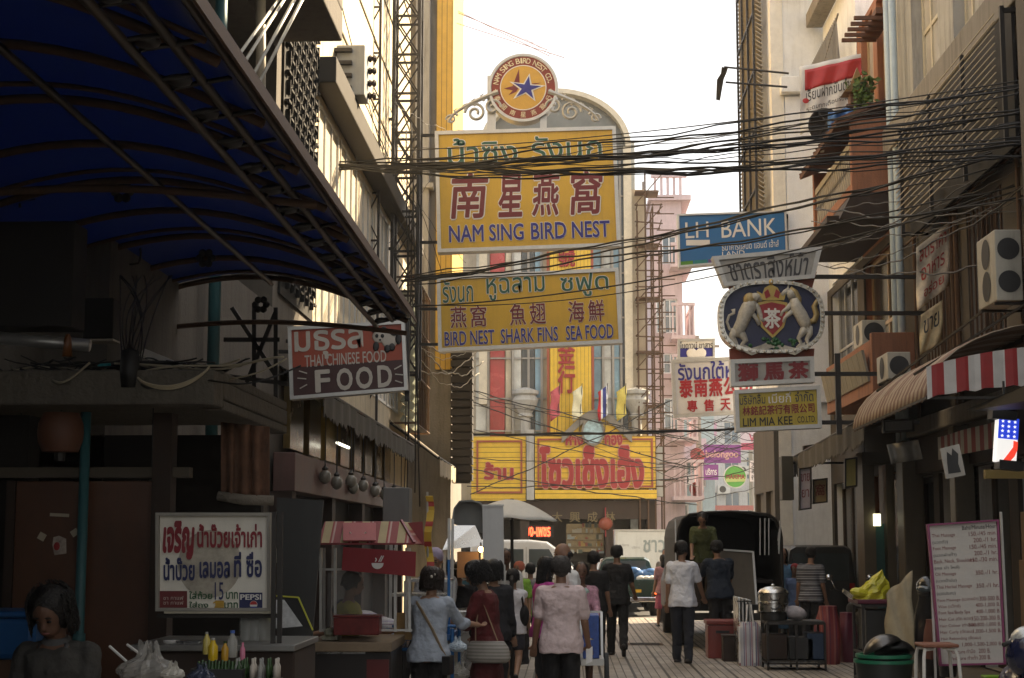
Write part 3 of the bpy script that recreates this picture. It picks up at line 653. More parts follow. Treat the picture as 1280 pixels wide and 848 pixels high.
t = thing('neon_sign', 'glowing red neon Thai sign in the dark front of the yellow shop', 'neon sign', F_(668, 664))
m = MB().bx(F_(650,0).x, F_(690,0).x, yf+.1, yf+.2, F_(0,672).z, F_(0,657).z); build('backboard', m, M_black, t)
on_plane(t, 'ทอง-เพชร', 652, 659, 688, 671, yf+.08, mat('red neon', (.8,.05,.02), .5, var=0, emit=(1,.06,.02), estr=2.6), .03)
t = thing('red_lantern', 'round red paper lantern glowing in the yellow shop front', 'lantern', F_(757, 650))
c = P(757, 655, 49.6); m = MB(); m.ell(c, (.22,.22,.2)); build('shade', m, mat('lit red paper', (.2,.04,.02), .6, emit=(1,.25,.05), estr=.01), t, smooth=True)
m = MB(); m.tube([c+Vector((0,0,-.4)), c+Vector((0,0,.5))], .02, 5); build('tassel', m, M_red, t)
# flags on the parapet
for px, cs in ((696,(.5,.1,.12)),(724,(.7,.66,.45)),(756,None),(779,(.55,.45,.1))):
    t = thing('flag', {696:'drooping red and white flag',724:'drooping pale cream flag',756:'drooping blue white and red national flag',779:'drooping yellow flag'}[px]+' on the yellow shop parapet', 'flag', P(px, 535, 49.3), 0, 'flags above the yellow shop')
    a = P(px, 540, 49.3); m = MB(); m.tube([a, a+Vector((.1,0,1.5))], .012, 5); build('pole', m, M_iron, t)
    if cs: fm = mat('flag cloth %d' % px, cs, .9)
    else: fm = stripes('national flag cloth', [(0,(.45,.02,.03)),(.18,(.7,.7,.7)),(.35,(.03,.04,.2)),(.66,(.7,.7,.7)),(.84,(.45,.02,.03))], 0, .34, .9)
    m = MB().grid([[a+Vector((.1-.30*k/5+.02*math.sin(i), .05*math.sin(i*1.3+k), 1.45-i*.13-k*.045)) for k in range(6)] for i in range(8)], .006); build('cloth', m, fm, t, smooth=True)
# -------- scaffold right of it
r = thing('scaffold', 'tall grey pipe scaffold against the right side of the yellow shop', 'scaffold', (P(805,600,51).x, 51, 0))
m = MB(); zz0, zz1 = F_(0,560).z, P(0,235,51).z
for px in (793, 803, 812, 822):
    for yy in (49.6, 50.8): m.tube([(P(px,0,yf).x, yy, 0), (P(px,0,yf).x, yy, zz1-abs(px-803)*.12)], .03, 5)
k = 0; z = 3.4
while z < zz1-1:
    xa, xb = P(790,0,yf).x, P(824,0,yf).x
    m.tube([(xa, 49.6, z), (xb, 49.6, z+U(-.1,.1))], .022, 5); m.tube([(xa, 50.8, z), (xb, 50.8, z)], .022, 5)
    for px in (793, 812, 822): m.tube([(P(px,0,yf).x, 49.4, z), (P(px,0,yf).x, 51.0, z)], .02, 5)
    if k % 2: m.tube([(xa, 49.58, z), (xb, 49.58, z+1.0)], .018, 5)
    m.tube([(xb-.2, 49.4, z+.2), (xb+.35, 49.4, z+.2)], .02, 5); z += .52; k += 1
build('pipes', m, M_rust, r)
m = MB()
for k in range(6): m.bx(P(791,0,yf).x, P(820,0,yf).x, 49.7, 50.7, 4.2+k*1.7, 4.24+k*1.7)
build('plank', m, M_wood, r)
# tall edge pole strips of the side building between
m = MB(); m.bx(F_(783,0).x, F_(792,0).x, 50.4, 56, 0, F_(0,180).z); one('grey_side_wall', 'narrow grey rendered wall beside the yellow shop arch', 'wall', m, mat('bluish render', (.34,.37,.38), .7, var=.3, streak=.3))

# -------- hazy air
m = MB().bx(-156, 156, -66, 306, -1.3, 20.5); hz = build('haze', m, [], None); hz['kind'] = 'stuff'
hm_ = bpy.data.materials.new('street haze'); hm_.use_nodes = True; hm_.node_tree.nodes.remove(hm_.node_tree.nodes['Principled BSDF'])
pv = hm_.node_tree.nodes.new('ShaderNodeVolumePrincipled'); pv.inputs['Color'].default_value = (.95,.90,.82,1); pv.inputs['Density'].default_value = .0009; pv.inputs['Anisotropy'].default_value = .25
hm_.node_tree.links.new(pv.outputs[0], hm_.node_tree.nodes['Material Output'].inputs['Volume']); hz.data.materials.append(hm_)
# ================================================================ FAR STREET BEYOND THE CROSSING
yp = 60.0; G_ = lambda px, py: P(px, py, yp)
O = Vector((G_(811,0).x, yp, 0)); Wp = G_(848,0).x-O.x; Hp = G_(0,258).z
lv = [G_(0, y).z for y in (302, 345, 430, 470, 540)]
hp = [(Wp-.75, Wp-.2, z0, z1) for z0, z1 in ((G_(0,335).z,G_(0,300).z),(G_(0,420).z,G_(0,378).z),(G_(0,470).z,G_(0,445).z),(G_(0,540).z,G_(0,500).z))]+[(.15,.5,G_(0,420).z,G_(0,378).z)]
r = building('pink_house', 'tall pink house with jutting balconies beyond the scaffold', O, X, -Y, Wp, Hp, 7, M_pink, hp, .2)
for h in hp: window(r, O, X, -Y, h, .2, M_white, M_glassb, 2, 2, .05)
for za, zb_, x2 in ((345,327,858),(432,400,860),(480,462,866),(555,538,862),(627,590,868)):
    m = MB(); z0 = G_(0,za).z; z1 = G_(0,zb_).z; x0, x1 = O.x+Wp-.5, G_(x2,0).x
    m.bx(x0, x1, yp-1.2, yp+2.5, z0, z0+.14)
    for i in range(6): m.bx(x0+.02+i*(x1-x0-.1)/5, x0+.08+i*(x1-x0-.1)/5, yp-1.18, yp-1.12, z0+.14, z1+.25)
    m.bx(x0, x1, yp-1.2, yp-1.1, z1+.25, z1+.36); m.bx(x1-.1, x1, yp-1.1, yp+2.5, z1+.25, z1+.36); m.bx(x1-.06, x1-.02, yp-1.1, yp+2.4, z0+.14, z1+.25)
    build('balcony', m, M_pink, r)
m = MB(); m.bx(O.x-.1, O.x+Wp+.35, yp-.3, yp+6, Hp, Hp+.2)
for i in range(5): m.bx(O.x+.1+i*.24, O.x+.2+i*.24, yp-.2, yp-.1, Hp+.2, Hp+.9)
m.bx(O.x, O.x+Wp+.2, yp-.25, yp-.05, Hp+.9, Hp+1.05); build('parapet', m, M_pink, r)
# pale block closing the far street
yb = 92.0; B_ = lambda px, py: P(px, py, yb)
O = Vector((B_(862,0).x, yb, 0)); Wb = B_(1075,0).x-O.x; Hb = B_(0,505).z
hb = []
for i in range(8):
    for j in range(3): hb.append((.35+i*1.25, 1.2+i*1.25, 3.2+j*2.0, 4.5+j*2.0))
r = building('far_block', 'pale grey block closing off the far end of the side street', O, X, -Y, Wb, Hb, 8, mat('hazy grey render', (.55,.54,.52), .8, var=.1, streak=.3), [h for h in hb if h[1] < Wb and h[3] < Hb], .2)
for h in hb:
    if h[1] < Wb and h[3] < Hb: window(r, O, X, -Y, h, .2, M_alu, M_glassb, 2, 1, .05)
ym = 74.0; D_ = lambda px, py: P(px, py, ym)
O = Vector((D_(826,0).x, ym, 0)); Wm = D_(884,0).x-O.x
hm = [(.3,1.0,4.2,5.4),(1.25,1.8,4.2,5.4),(.3,1.0,2.2,3.4)]
r = building('mint_house', 'pale blue green house with a pink balcony beyond the crossing', O, X, -Y, Wm, D_(0,510).z, 6, mat('mint paint', (.36,.46,.46), .8, streak=.25), hm, .2)
for h in hm: window(r, O, X, -Y, h, .2, M_alu, M_glassd, 2, 1, .05)
m = MB(); m.bx(D_(832,0).x, D_(872,0).x, ym-1.1, ym, D_(0,580).z, D_(0,552).z); build('balcony', m, M_pink, r)
# utility pole with cross arms
def util_pole(px, py_top, y, label):
    a = P(px, 600, y); t = thing('utility_pole', label, 'pole', (a.x, y, 0), 0); zt_ = P(px, py_top, y).z
    m = MB().tube([(a.x, y, 0), (a.x, y, zt_)], [.14,.10], 8); build('post', m, M_conc, t)
    m = MB()
    for k in range(3): m.bx(a.x-.9, a.x+.9, y-.12, y-.04, zt_-.5-k*.9, zt_-.4-k*.9)
    build('crossarm', m, M_conc, t)
util_pole(874, 420, 66, 'tall grey utility pole with crossarms in front of the purple shop board')
util_pole(939, 520, 80, 'smaller grey utility pole near the far pale block')
# ================================================================ SIGNS
def quadmap(q, y):
    q = [Vector(p) for p in q]
    def f(u, v, off=0.):              # u right, v up, unit square -> world
        t = q[0].lerp(q[1], u); b = q[3].lerp(q[2], u); p = b.lerp(t, v); w_ = P(p.x, p.y, y); w_.y -= off; return w_
    return f
def signboard(name, label, cat, q, y, fm, frm=None, thick=.18, fw=.05, group=None):
    """q: TL, TR, BR, BL corners; a box whose front lies in the plane Y = y"""
    f = quadmap(q, y); c = f(.5, 0)
    r = thing(name, label, cat, (c.x, y, c.z), 0, group)
    m = MB(); fr = [f(0,0), f(1,0), f(1,1), f(0,1)]; m.hexa(fr, [p+Vector((0,thick,0)) for p in fr]); build('face_panel', m, fm, r)
    if frm:
        Wd = (fr[1]-fr[0]).length; Hd = (fr[3]-fr[0]).length; a, b = fw/Wd, fw/Hd; m = MB()
        for (u0,u1,v0,v1) in ((-a*.3,1+a*.3,-b*.3,b),(-a*.3,1+a*.3,1-b,1+b*.3),(-a*.3,a,b,1-b),(1-a,1+a*.3,b,1-b)):
            k = [f(u0,v0,.03), f(u1,v0,.03), f(u1,v1,.03), f(u0,v1,.03)]; m.hexa(k, [p+Vector((0,thick+.05,0)) for p in k])
        build('frame', m, frm, r)
    return r, f
def write(r, f, q, y, body, box, m, mo=None, bold=.015, ob=.035, depth=0., shear=0., eps=.006):
    """box in photo pixels relative to the sign's quad (slanted like the sign)"""
    xs = [p[0] for p in q]; x0, x1 = (q[0][0]+q[3][0])/2, (q[1][0]+q[2][0])/2; yt, yb_ = (q[0][1]+q[1][1])/2, (q[2][1]+q[3][1])/2
    u0, u1 = (box[0]-x0)/(x1-x0), (box[2]-x0)/(x1-x0); v1, v0 = (yb_-box[1])/(yb_-yt), (yb_-box[3])/(yb_-yt)
    ref = None
    def fn(k): return lambda a, b, c: f(u0+(u1-u0)*a, v0+(v1-v0)*b, k+c)
    mb = MB(); ref = letters(mb, body, fn(eps+.005), bold, depth, None, shear); build('lettering', mb, m, r)
    if mo: mb = MB(); letters(mb, body, fn(eps), ob, depth, ref, shear); build('letter_outline', mb, mo, r)
M_signy = mat('yellow sign enamel', (.60,.375,.032), .42, var=.12, scale=1.1, streak=.28, dirt=(.20,.11,.02), bump=.08, bscale=3)
M_blue = mat('deep blue lettering', (.03,.03,.24), .5, var=.1)
M_green = mat('dark green lettering', (.02,.10,.075), .5, var=.1)
M_maroon = mat('maroon lettering', (.16,.018,.022), .5, var=.1)
M_wht = mat('white lettering', (.74,.72,.68), .5, var=.06)
M_blk = mat('black lettering', (.02,.02,.02), .5, var=0)
yN = 28.0
q = [(544.5,165.5),(768.5,159),(774.5,307),(548,315)]
r, f = signboard('hanging_sign', 'larger yellow sign below the round crest, with blue bird nest lettering', 'sign', q, yN, M_signy, M_alu, .25, .05, 'yellow bird nest signs')
write(r, f, q, yN, 'น้ำซิง', (561,171,648,204), M_green, M_wht, .008, .03)
write(r, f, q, yN, 'รังนก', (666,171,754,201), M_green, M_wht, .008, .03)
for ch, a, b in (('南',563,611),('星',622,652),('燕',664,700),('窩',712,754)): write(r, f, q, yN, ch, (a,215,b,271), M_maroon, M_wht, .02, .05, shear=.12)
for wd, a, b in (('NAM',560,603),('SING',610,653),('BIRD',662,706),('NEST',713,760)): write(r, f, q, yN, wd, (a,279,b,300), M_blue, M_wht, .018, .042)
q2 = [(547,347),(772,336),(777,428),(549,439)]
r2, f2 = signboard('hanging_sign', 'lower yellow sign listing bird nest, shark fins and sea food', 'sign', q2, yN, M_signy, M_alu, .25, .05, 'yellow bird nest signs')
for wd, a, b in (('รังนก',554,592),('หูฉลาม',609,682),('ซฟูด',702,762)): write(r2, f2, q2, yN, wd, (a,346 if wd != 'ซฟูด' else 344,b,374), M_green, M_wht, .008, .03)
for ch, a in zip('燕窩魚翅海鮮', (563,588,637,662,710,735)): write(r2, f2, q2, yN, ch, (a,379,a+20,406), M_maroon, M_wht, .012, .032)
for wd, a, b in (('BIRD NEST',555,617),('SHARK FINS',625,696),('SEA FOOD',706,765)): write(r2, f2, q2, yN, wd, (a,410,b,428), M_blue, M_wht, .012, .034)
# round crest
c = P(654, 110, yN); R = 45*yN/2000
r = thing('round_crest_sign', 'round red and gold crest sign with a blue star on top of the yellow sign', 'sign', (c.x, yN, c.z-R))
DX = Matrix.Rotation(rad(90), 3, 'X')
def disc(mb, r0, r1, off, th=.01, n=48, cc=None): 
    cc = cc or c
    if r0 <= 0: return mb.lathe([(0,off),(r1,off),(r1,off-th),(0,off-th)], (cc.x, cc.y, cc.z), n, DX)
    return mb.lathe([(r0,off),(r1,off),(r1,off-th),(r0,off-th),(r0,off)], (cc.x, cc.y, cc.z), n, DX)
m = MB(); disc(m, 0, R, .0, .28); build('drum', m, mat('silver enamel', (.48,.47,.44), .4, metal=.3), r)
m = MB(); disc(m, R*.93, R*1.0, .03, .03); build('rim', m, M_alu, r)
m = MB(); disc(m, R*.66, R*.93, .008, .008); build('ring', m, mat('crest red', (.22,.035,.022), .5), r)
m = MB(); disc(m, R*.64, R*.665, .014, .014); disc(m, R*.915, R*.935, .014, .014); build('ring_edge', m, M_wht, r)
m = MB(); disc(m, 0, R*.64, .01, .01); build('medallion', m, mat('crest gold', (.58,.34,.05), .45), r)
def star(mb, cx_, cz_, ro, ri, y0, rot=0., n=5, sx=1.):
    pl = [(cx_+sx*(ro if i % 2 == 0 else ri)*math.sin(rot+i*math.pi/n), cz_+(ro if i % 2 == 0 else ri)*math.cos(rot+i*math.pi/n)) for i in range(2*n)]
    vs = [(x, y0, z) for x, z in pl]+[(cx_, y0-.004, cz_)]
    mb.add(vs, [(i, (i+1) % (2*n), 2*n) for i in range(2*n)])
m = MB(); star(m, c.x+R*.10, c.z-R*.02, R*.44, R*.16, yN-.018, .15, 5, 1.25); build('star_outline', m, M_wht, r)
m = MB(); star(m, c.x+R*.10, c.z-R*.02, R*.36, R*.12, yN-.026, .15, 5, 1.2); build('star', m, M_blue, r)
m = MB(); vs = [(-.55,-.02),(-.3,.05),(-.12,.55),(-.1,.05),(-.2,-.12),(-.42,-.22),(-.3,-.08)]
m.add([(c.x+R*a, yN-.016, c.z+R*b) for a, b in vs], [tuple(range(7))]); m.add([(c.x+R*a, yN-.0162, c.z+R*b) for a, b in ((.1,.1),(.52,.14),(.15,.02))], [(0,1,2)]); build('swallow', m, M_maroon, r)
def ring_text(parent, body, a0, a1, rad_, h, m, inward=False, up=1, bold=.01):
    mb = MB(); n = len(body)
    for i, ch in enumerate(body):
        if ch == ' ': continue
        a = rad(a0+(a1-a0)*(i+.5)/n); wd = h*(.75 if ord(ch) < 3000 else .95)*(.45 if ch in 'I.' else 1)
        hh = h*(.25 if ch == '.' else 1)
        ux = Vector((math.cos(a), 0, -math.sin(a)))*up; vz = Vector((math.sin(a), 0, math.cos(a)))*up
        ctr = Vector((c.x, yN-.016, c.z))+Vector((math.sin(a), 0, math.cos(a)))*rad_
        letters(mb, ch, lambda u, v, w_: ctr+Vector((0,-w_,0))+ux*(u-.5)*wd+vz*((v-.5)*hh-(0 if hh == h else h*.35)), bold)
    build('lettering', mb, m, parent)
ring_text(r, 'NAM SING BIRD NEST CO.', -82, 82, R*.79, R*.16, mat('crest pale gold', (.75,.66,.45), .5))
ring_text(r, '行窩燕星南國泰', 102, 258, R*.79, R*.16, mat('crest pale gold'), up=-1)
m = MB(); star(m, c.x-R*.79, c.z-R*.1, R*.07, R*.03, yN-.016); star(m, c.x+R*.79, c.z-R*.1, R*.07, R*.03, yN-.016); build('small_star', m, mat('crest pale gold'), r)
# scroll ironwork beside the crest
def spiral(cx_, cz_, r0, turns, d, n=28, yv=None, s=1):
    return [(cx_+s*d*(r0*(1-.8*i/n))*math.cos(turns*2*math.pi*i/n), yv, cz_+(r0*(1-.8*i/n))*math.sin(turns*2*math.pi*i/n)) for i in range(n+1)]
M_silver = mat('silver scroll paint', (.42,.41,.38), .45, metal=.35)
for s in (-1, 1):
    m = MB(); bz = P(0,160,yN).z
    m.tube(spiral(c.x+s*.86, bz+.20, .19, 1.6, 1, yv=yN, s=s), .03, 6); m.tube(spiral(c.x+s*.55, bz+.30, .15, 1.4, -1, yv=yN, s=s), .028, 6)
    m.tube([(c.x+s*(.45+.9*t), yN, bz+.55*(1-t)**.6*1.0+.03) for t in [i/14 for i in range(15)]], [.05*(1-.5*i/14) for i in range(15)], 6); m.tube(spiral(c.x+s*1.30, bz+.08, .09, 1.3, 1, yv=yN, s=s), .022, 6)
    for k in range(4): m.tube([(c.x+s*(.7+k*.16), yN, bz+.42-k*.09), (c.x+s*(.76+k*.16), yN, bz+.52-k*.09), (c.x+s*(.70+k*.16), yN, bz+.56-k*.09)], [.03,.02,.006], 5)
    build('scroll', m, M_silver, r)
m = MB(); m.bx(c.x-.65, c.x-.5, yN+.05, yN+.15, c.z-.9, c.z+.25); m.bx(c.x+.3, c.x+.42, yN+.05, yN+.15, c.z-.9, c.z-.2); build('post', m, M_alu, r)
# lattice mast carrying them
t = thing('lattice_mast', 'dark steel lattice mast carrying the two yellow signs', 'mast', (P(508,0,yN).x, yN+.2, 4.6))
m = MB(); xa, xb = P(491,300,yN).x, P(523,300,yN).x; ztop = 13.5
for x in (xa, xb):
    for y in (yN-.1, yN+.4): m.bar((x, y, 4.6), (x, y, ztop), .06)
for zz in (4.7, 7.0, 9.4, 11.8): m.bar((xa, yN+.4, zz), (-3.2, yN+.4, zz), .05)
z = 4.7; k = 0
while z < ztop:
    for y in (yN-.1, yN+.4):
        m.bar((xa, y, z), (xb, y, z), .04); m.bar((xa, y-.012, z), (xb, y-.012, z+.72), .028); m.bar((xb, y+.012, z), (xa, y+.012, z+.72), .028)
    m.bar((xa, yN-.1, z), (xa, yN+.4, z+.72), .028); m.bar((xb, yN-.1, z+.72), (xb, yN+.4, z), .028); z += .72; k += 1
build('lattice', m, M_iron, t)
m = MB()
for py in (172, 208, 305, 350, 388, 432): zz = P(0,py,yN).z; m.bar((xb, yN+.12, zz), (P(552,0,yN).x, yN+.12, zz), .05)
for py in (305, 347): zz = P(0,py,yN).z; m.bar((xb, yN+.12, zz), (P(700,0,yN).x, yN+.2, P(0,py-3,yN).z), .04)
build('outrigger', m, M_iron, t)
# a second, slimmer mast behind
t = thing('lattice_mast', 'second slimmer lattice mast against the cream building', 'mast', (P(466,0,25.5).x, 25.8, 0))
m = MB(); xa, xb = P(448,0,26).x-.02, P(476,0,26).x
for x in (xa, xb): m.bar((x, 26, 3.5), (x, 26, 13), .04)
z = 3.5
while z < 12.6: m.bar((xa, 26, z), (xb, 26, z), .03); m.bar((xa, 25.99, z), (xb, 25.99, z+.8), .022); m.bar((xb, 26.01, z), (xa, 26.01, z+.8), .022); z += .8
build('lattice', m, M_iron, t)
# blue bank board
yL = 33.0; q = [(847,268.5),(982,264),(984,322),(849,334)]
r, f = signboard('bank_sign', 'blue bank board with white lettering jutting from the white tower', 'sign', q, yL, mat('bank blue', (.022,.14,.36), .4, var=.06), M_alu, .25, .03)
write(r, f, q, yL, 'LH', (857,276,886,295), M_wht, None, .004); write(r, f, q, yL, 'BANK', (902,275,971,297), M_wht, None, .004)
write(r, f, q, yL, 'ธนาคารแลนด์ แอนด์ เฮ้าส์', (902,303,973,313), M_wht, None, .004); write(r, f, q, yL, 'LAND', (902,314,930,320), M_wht, None, .004)
m = MB(); a, b = f(.07,.40,.008), f(.29,.48,.008); m.bx(a.x, b.x, a.y-.004, a.y, a.z, b.z); build('logo_bar', m, M_wht, r)
for i, cl in enumerate(((.10,.28,.03),(.03,.22,.2),(.16,.09,.22),(.03,.12,.3))):
    m = MB(); k = [f(.01+.13*i,.015,.006), f(.13+.13*i,.015,.006), f(.13+.13*i,.10,.006), f(.01+.13*i,.10,.006)]; m.add(k, [(0,1,2,3)]); build('colour_strip', m, mat('bank strip %d' % i, cl, .5), r)
m = MB(); m.bar((P(984,0,yL).x-.1, yL+.1, P(0,275,yL).z), (bx0+.3, 33.6, P(0,275,yL).z), .06); m.bar((P(984,0,yL).x-.1, yL+.1, P(0,318,yL).z), (bx0+.3, 33.6, P(0,318,yL).z), .06); build('bracket', m, M_iron, r)
# tea house sign cluster
yT = 24.0
t_q = [(892,322),(1026,310),(1017,347),(906,357)]
r, f = signboard('tea_sign', 'pale trapezoid sign with dark Thai letters above the oval lion and horse crest', 'sign', t_q, yT, mat('old silver sign', (.40,.39,.36), .4, var=.2, streak=.4), M_alu, .22, .05)
write(r, f, t_q, yT, 'ชาตราสิงห์ม้า', (911,316,1010,349), mat('grey black lettering', (.05,.05,.055), .4), None, .012)
m = MB(); k = [P(905,345,yT+.06), P(1021,340,yT+.06), P(1010,378,yT+.06), P(920,378,yT+.06)]; m.hexa(k, [p+Vector((0,.12,0)) for p in k])
k = [P(912,436,yT+.06), P(1018,436,yT+.06), P(1016,468,yT+.06), P(914,468,yT+.06)]; m.hexa(k, [p+Vector((0,.12,0)) for p in k]); build('backing', m, mat('brick red board', (.24,.06,.035), .6, streak=.3), r)
m = MB()
for z in (P(0,350,yT).z, P(0,395,yT).z, P(0,470,yT).z, P(0,530,yT).z): m.bar((P(1000,0,yT).x, yT+.14, z), (5.5, yT+.2, z), .06)
m.bar((P(1037,0,yT).x, yT+.14, P(0,545,yT).z), (P(1037,0,yT).x, yT+.14, P(0,445,yT).z), .08); build('bracket', m, M_iron, r)
# oval crest
c2 = P(964, 397, yT); a_, b_ = 68*yT/2000, 47*yT/2000
r = thing('oval_crest_sign', 'oval navy crest with white lion and horse holding a red shield', 'sign', (c2.x, yT, c2.z-b_))
E = lambda k: Matrix.Diagonal((a_*k[0], 1, b_*k[0])) if False else None
def oval(mb, r0, r1, y0, y1, n=56):
    vs = []; fs = []
    for rr_, yy in ((r0,y0),(r1,y0),(r1,y1),(r0,y1)):
        for j in range(n):
            th = 2*math.pi*j/n; sq = 1+.05*math.cos(4*th)*-1
            vs.append((c2.x+a_*rr_*sq*math.cos(th), yy, c2.z+b_*rr_*sq*math.sin(th)))
    for i in range(3):
        for j in range(n): fs.append((i*n+j, i*n+(j+1) % n, (i+1)*n+(j+1) % n, (i+1)*n+j))
    mb.add(vs, fs); return mb
m = MB(); oval(m, .001, .97, yT-.02, yT+.2); build('face_panel', m, mat('crest navy', (.022,.026,.075), .35, var=.25), r)
m = MB(); oval(m, .93, 1.02, yT-.08, yT+.22)
for j in range(44):
    th = 2*math.pi*j/44; m.ell((c2.x+a_*.985*math.cos(th)*(1-.05*math.cos(4*th)), yT-.085, c2.z+b_*.985*math.sin(th)*(1-.05*math.cos(4*th))), (.026,.02,.026), None, 6, 4)
build('rim', m, mat('tarnished silver', (.58,.55,.48), .28, metal=.8, var=.3), r, smooth='auto')
S = 2000/yT
def relief(mb, pts, off=.05, base=.021, puff=.03):
    """outline in photo pixels around the crest; a rounded low relief"""
    ps = [(c2.x+(x-964)/S, c2.z+(397-y)/S) for x, y in pts]; n = len(ps); cx_ = sum(p[0] for p in ps)/n; cz_ = sum(p[1] for p in ps)/n
    from mathutils.geometry import tessellate_polygon
    tri = tessellate_polygon([[Vector((x, z, 0)) for x, z in ps]])
    y1 = yT-base-off; vs = [(x, yT-base, z) for x, z in ps]+[(x, y1, z) for x, z in ps]
    mb.add(vs, [tuple(i+n for i in t_) for t_ in tri]+[(i, (i+1) % n, (i+1) % n+n, i+n) for i in range(n)])
def limb(mb, pts, rs): mb.tube([(c2.x+(x-964)/S, yT-.055, c2.z+(397-y)/S) for x, y in pts], [k/S for k in rs], 8, ry=.7)
lion = MB()
limb(lion, [(940,376),(936,384),(931,393),(927,404),(922,414),(920,422)], [7,10,9.5,8.5,8,5])       # trunk
limb(lion, [(941,379),(947,386),(950,394),(951,400),(955,402)], [4.5,3.6,3,2.6,3])          # upper fore leg
limb(lion, [(934,388),(941,394),(945,400),(949,407)], [4,3.2,2.6,2.8])
limb(lion, [(920,414),(927,420),(931,427),(926,432),(931,437)], [7,5.5,3.8,3,3.2])
limb(lion, [(919,414),(914,422),(918,430),(921,436),(926,438)], [6.5,5,3.5,2.8,3])
limb(lion, [(918,416),(911,412),(908,403),(911,395),(917,392),(916,387)], [3,2,1.8,1.8,2,3])         # tail
lion.ell((c2.x+(944-964)/S, yT-.07, c2.z+(397-372)/S), (6.5/S,.05,5.5/S)); limb(lion, [(946,374),(952,375)], [4,2.6])
build('lion', lion, mat('weathered ivory', (.50,.47,.40), .45, var=.3, scale=20), r, smooth=True)
m = MB(); m.ell((c2.x+(937-964)/S, yT-.065, c2.z+(397-376)/S), (8.5/S,.055,10/S)); m.ell((c2.x+(934-964)/S, yT-.06, c2.z+(397-386)/S), (7/S,.05,8/S)); build('lion_mane', m, mat('dull gold', (.36,.27,.12), .4, metal=.3, var=.3), r, smooth=True)
h = MB()
limb(h, [(992,374),(995,385),(1000,394),(1005,404),(1008,412)], [6,8,8.5,8,6])
limb(h, [(990,380),(984,386),(978,390),(975,396)], [4,3,2.4,2.2]); limb(h, [(993,388),(985,394),(980,398),(978,404)], [4,3,2.3,2.2])
limb(h, [(1007,410),(1001,418),(997,424),(1000,431),(995,436)], [6.5,4.5,3,2.3,2.4]); limb(h, [(1009,410),(1011,419),(1007,426),(1010,434),(1005,438)], [6,4.2,2.8,2.3,2.4])
limb(h, [(991,374),(988,367),(985,363)], [6,5.5,4]); limb(h, [(987,363),(981,366),(977,370)], [4.5,3.4,2.6]); limb(h, [(985,361),(986,355)], [1.6,.6])
build('horse', h, mat('weathered ivory'), r, smooth=True)
m = MB(); limb(m, [(1009,404),(1017,402),(1020,394),(1017,384),(1021,377),(1024,372)], [3.5,4.2,4,3.6,3,1]); limb(m, [(988,360),(994,366),(998,374),(999,382)], [2.5,4,4,2.5]); build('horse_mane', m, mat('dull gold'), r, smooth=True)
m = MB(); relief(m, [(946,379),(964,375),(984,379),(984,395),(979,410),(965,424),(951,410),(946,395)], .035); build('shield_border', m, mat('crest gilt', (.46,.33,.10), .35, metal=.5), r)
m = MB(); relief(m, [(949,382),(964,378.5),(981,382),(981,395),(976.5,408),(965,419.5),(953.5,408),(949,395)], .045); build('shield', m, mat('crest crimson', (.30,.022,.025), .4), r)
mb = MB(); letters(mb, '茶', lambda u, v, w_: Vector((c2.x+(-10+21*u)/S, yT-.074-w_, c2.z+(-15+26*v)/S)), .03); build('lettering', mb, M_wht, r)
m = MB(); relief(m, [(949,376),(946,364),(953,368),(956,360),(964,356),(972,360),(976,368),(983,364),(980,376)], .05); m.ell((c2.x, yT-.07, c2.z+44/S), (3/S,.03,4/S)); build('crown', m, mat('crest gilt'), r)
m = MB(); relief(m, [(957,374),(955,366),(960,362),(963,371)], .058); relief(m, [(973,374),(975,366),(970,362),(967,371)], .058); build('crown_velvet', m, mat('crest crimson'), r)
m = MB(); k = [(925,434),(938,441),(950,437),(964,431),(978,437),(992,441),(1005,433)]
m.grid([[(c2.x+(x-964)/S, yT-.06-.02*math.sin(i*1.5), c2.z+(397-y+o)/S) for (x, y), i in zip(k, range(7))] for o in (-4.5, 4.5)], .03); build('scroll_ribbon', m, mat('weathered ivory'), r)
m = MB()
for i in range(16): m.ell((c2.x+U(-34,34)/S, yT-.04, c2.z+(-36+U(-5,9))/S), (U(2,4)/S,.03,U(2,3.5)/S), None, 7, 5)
build('foliage', m, mat('enamel green', (.035,.12,.05), .5), r, smooth=True)
# red Chinese strip and yellow company board
q = [(914,451),(1016,447),(1017,477),(915,482)]
r, f = signboard('tea_strip_sign', 'small silver strip sign with dark red Chinese characters under the oval crest', 'sign', q, yT, mat('old silver sign'), M_alu, .2, .05)
for ch, a in zip('獅馬茶', (922,954,985)): write(r, f, q, yT, ch, (a,453,a+26,476), mat('worn red letters', (.22,.02,.025), .45), None, .04)
q = [(919,489),(1024,483),(1026,534),(921,539)]
r, f = signboard('company_sign', 'yellow weathered company board at the bottom of the tea sign stack', 'sign', q, yT, mat('lemon sign sheet', (.52,.40,.045), .4, var=.15, streak=.3), M_alu, .2, .045)
write(r, f, q, yT, 'บริษัทลิ้ม', (925,491,957,504), mat('grey black lettering'), None, .008); write(r, f, q, yT, 'เมียกี่', (961,491,989,504), M_wht, None, .008); write(r, f, q, yT, 'จำกัด', (994,491,1017,504), mat('grey black lettering'), None, .008)
write(r, f, q, yT, '林銘記茶行有限公司', (928,506,1018,518), mat('worn red letters'), None, .02); write(r, f, q, yT, 'LIM MIA KEE', (928,521,990,531.5), M_blk, None, .014); write(r, f, q, yT, 'CO.LTD.', (996,522,1019,530), M_blk, None, .006)
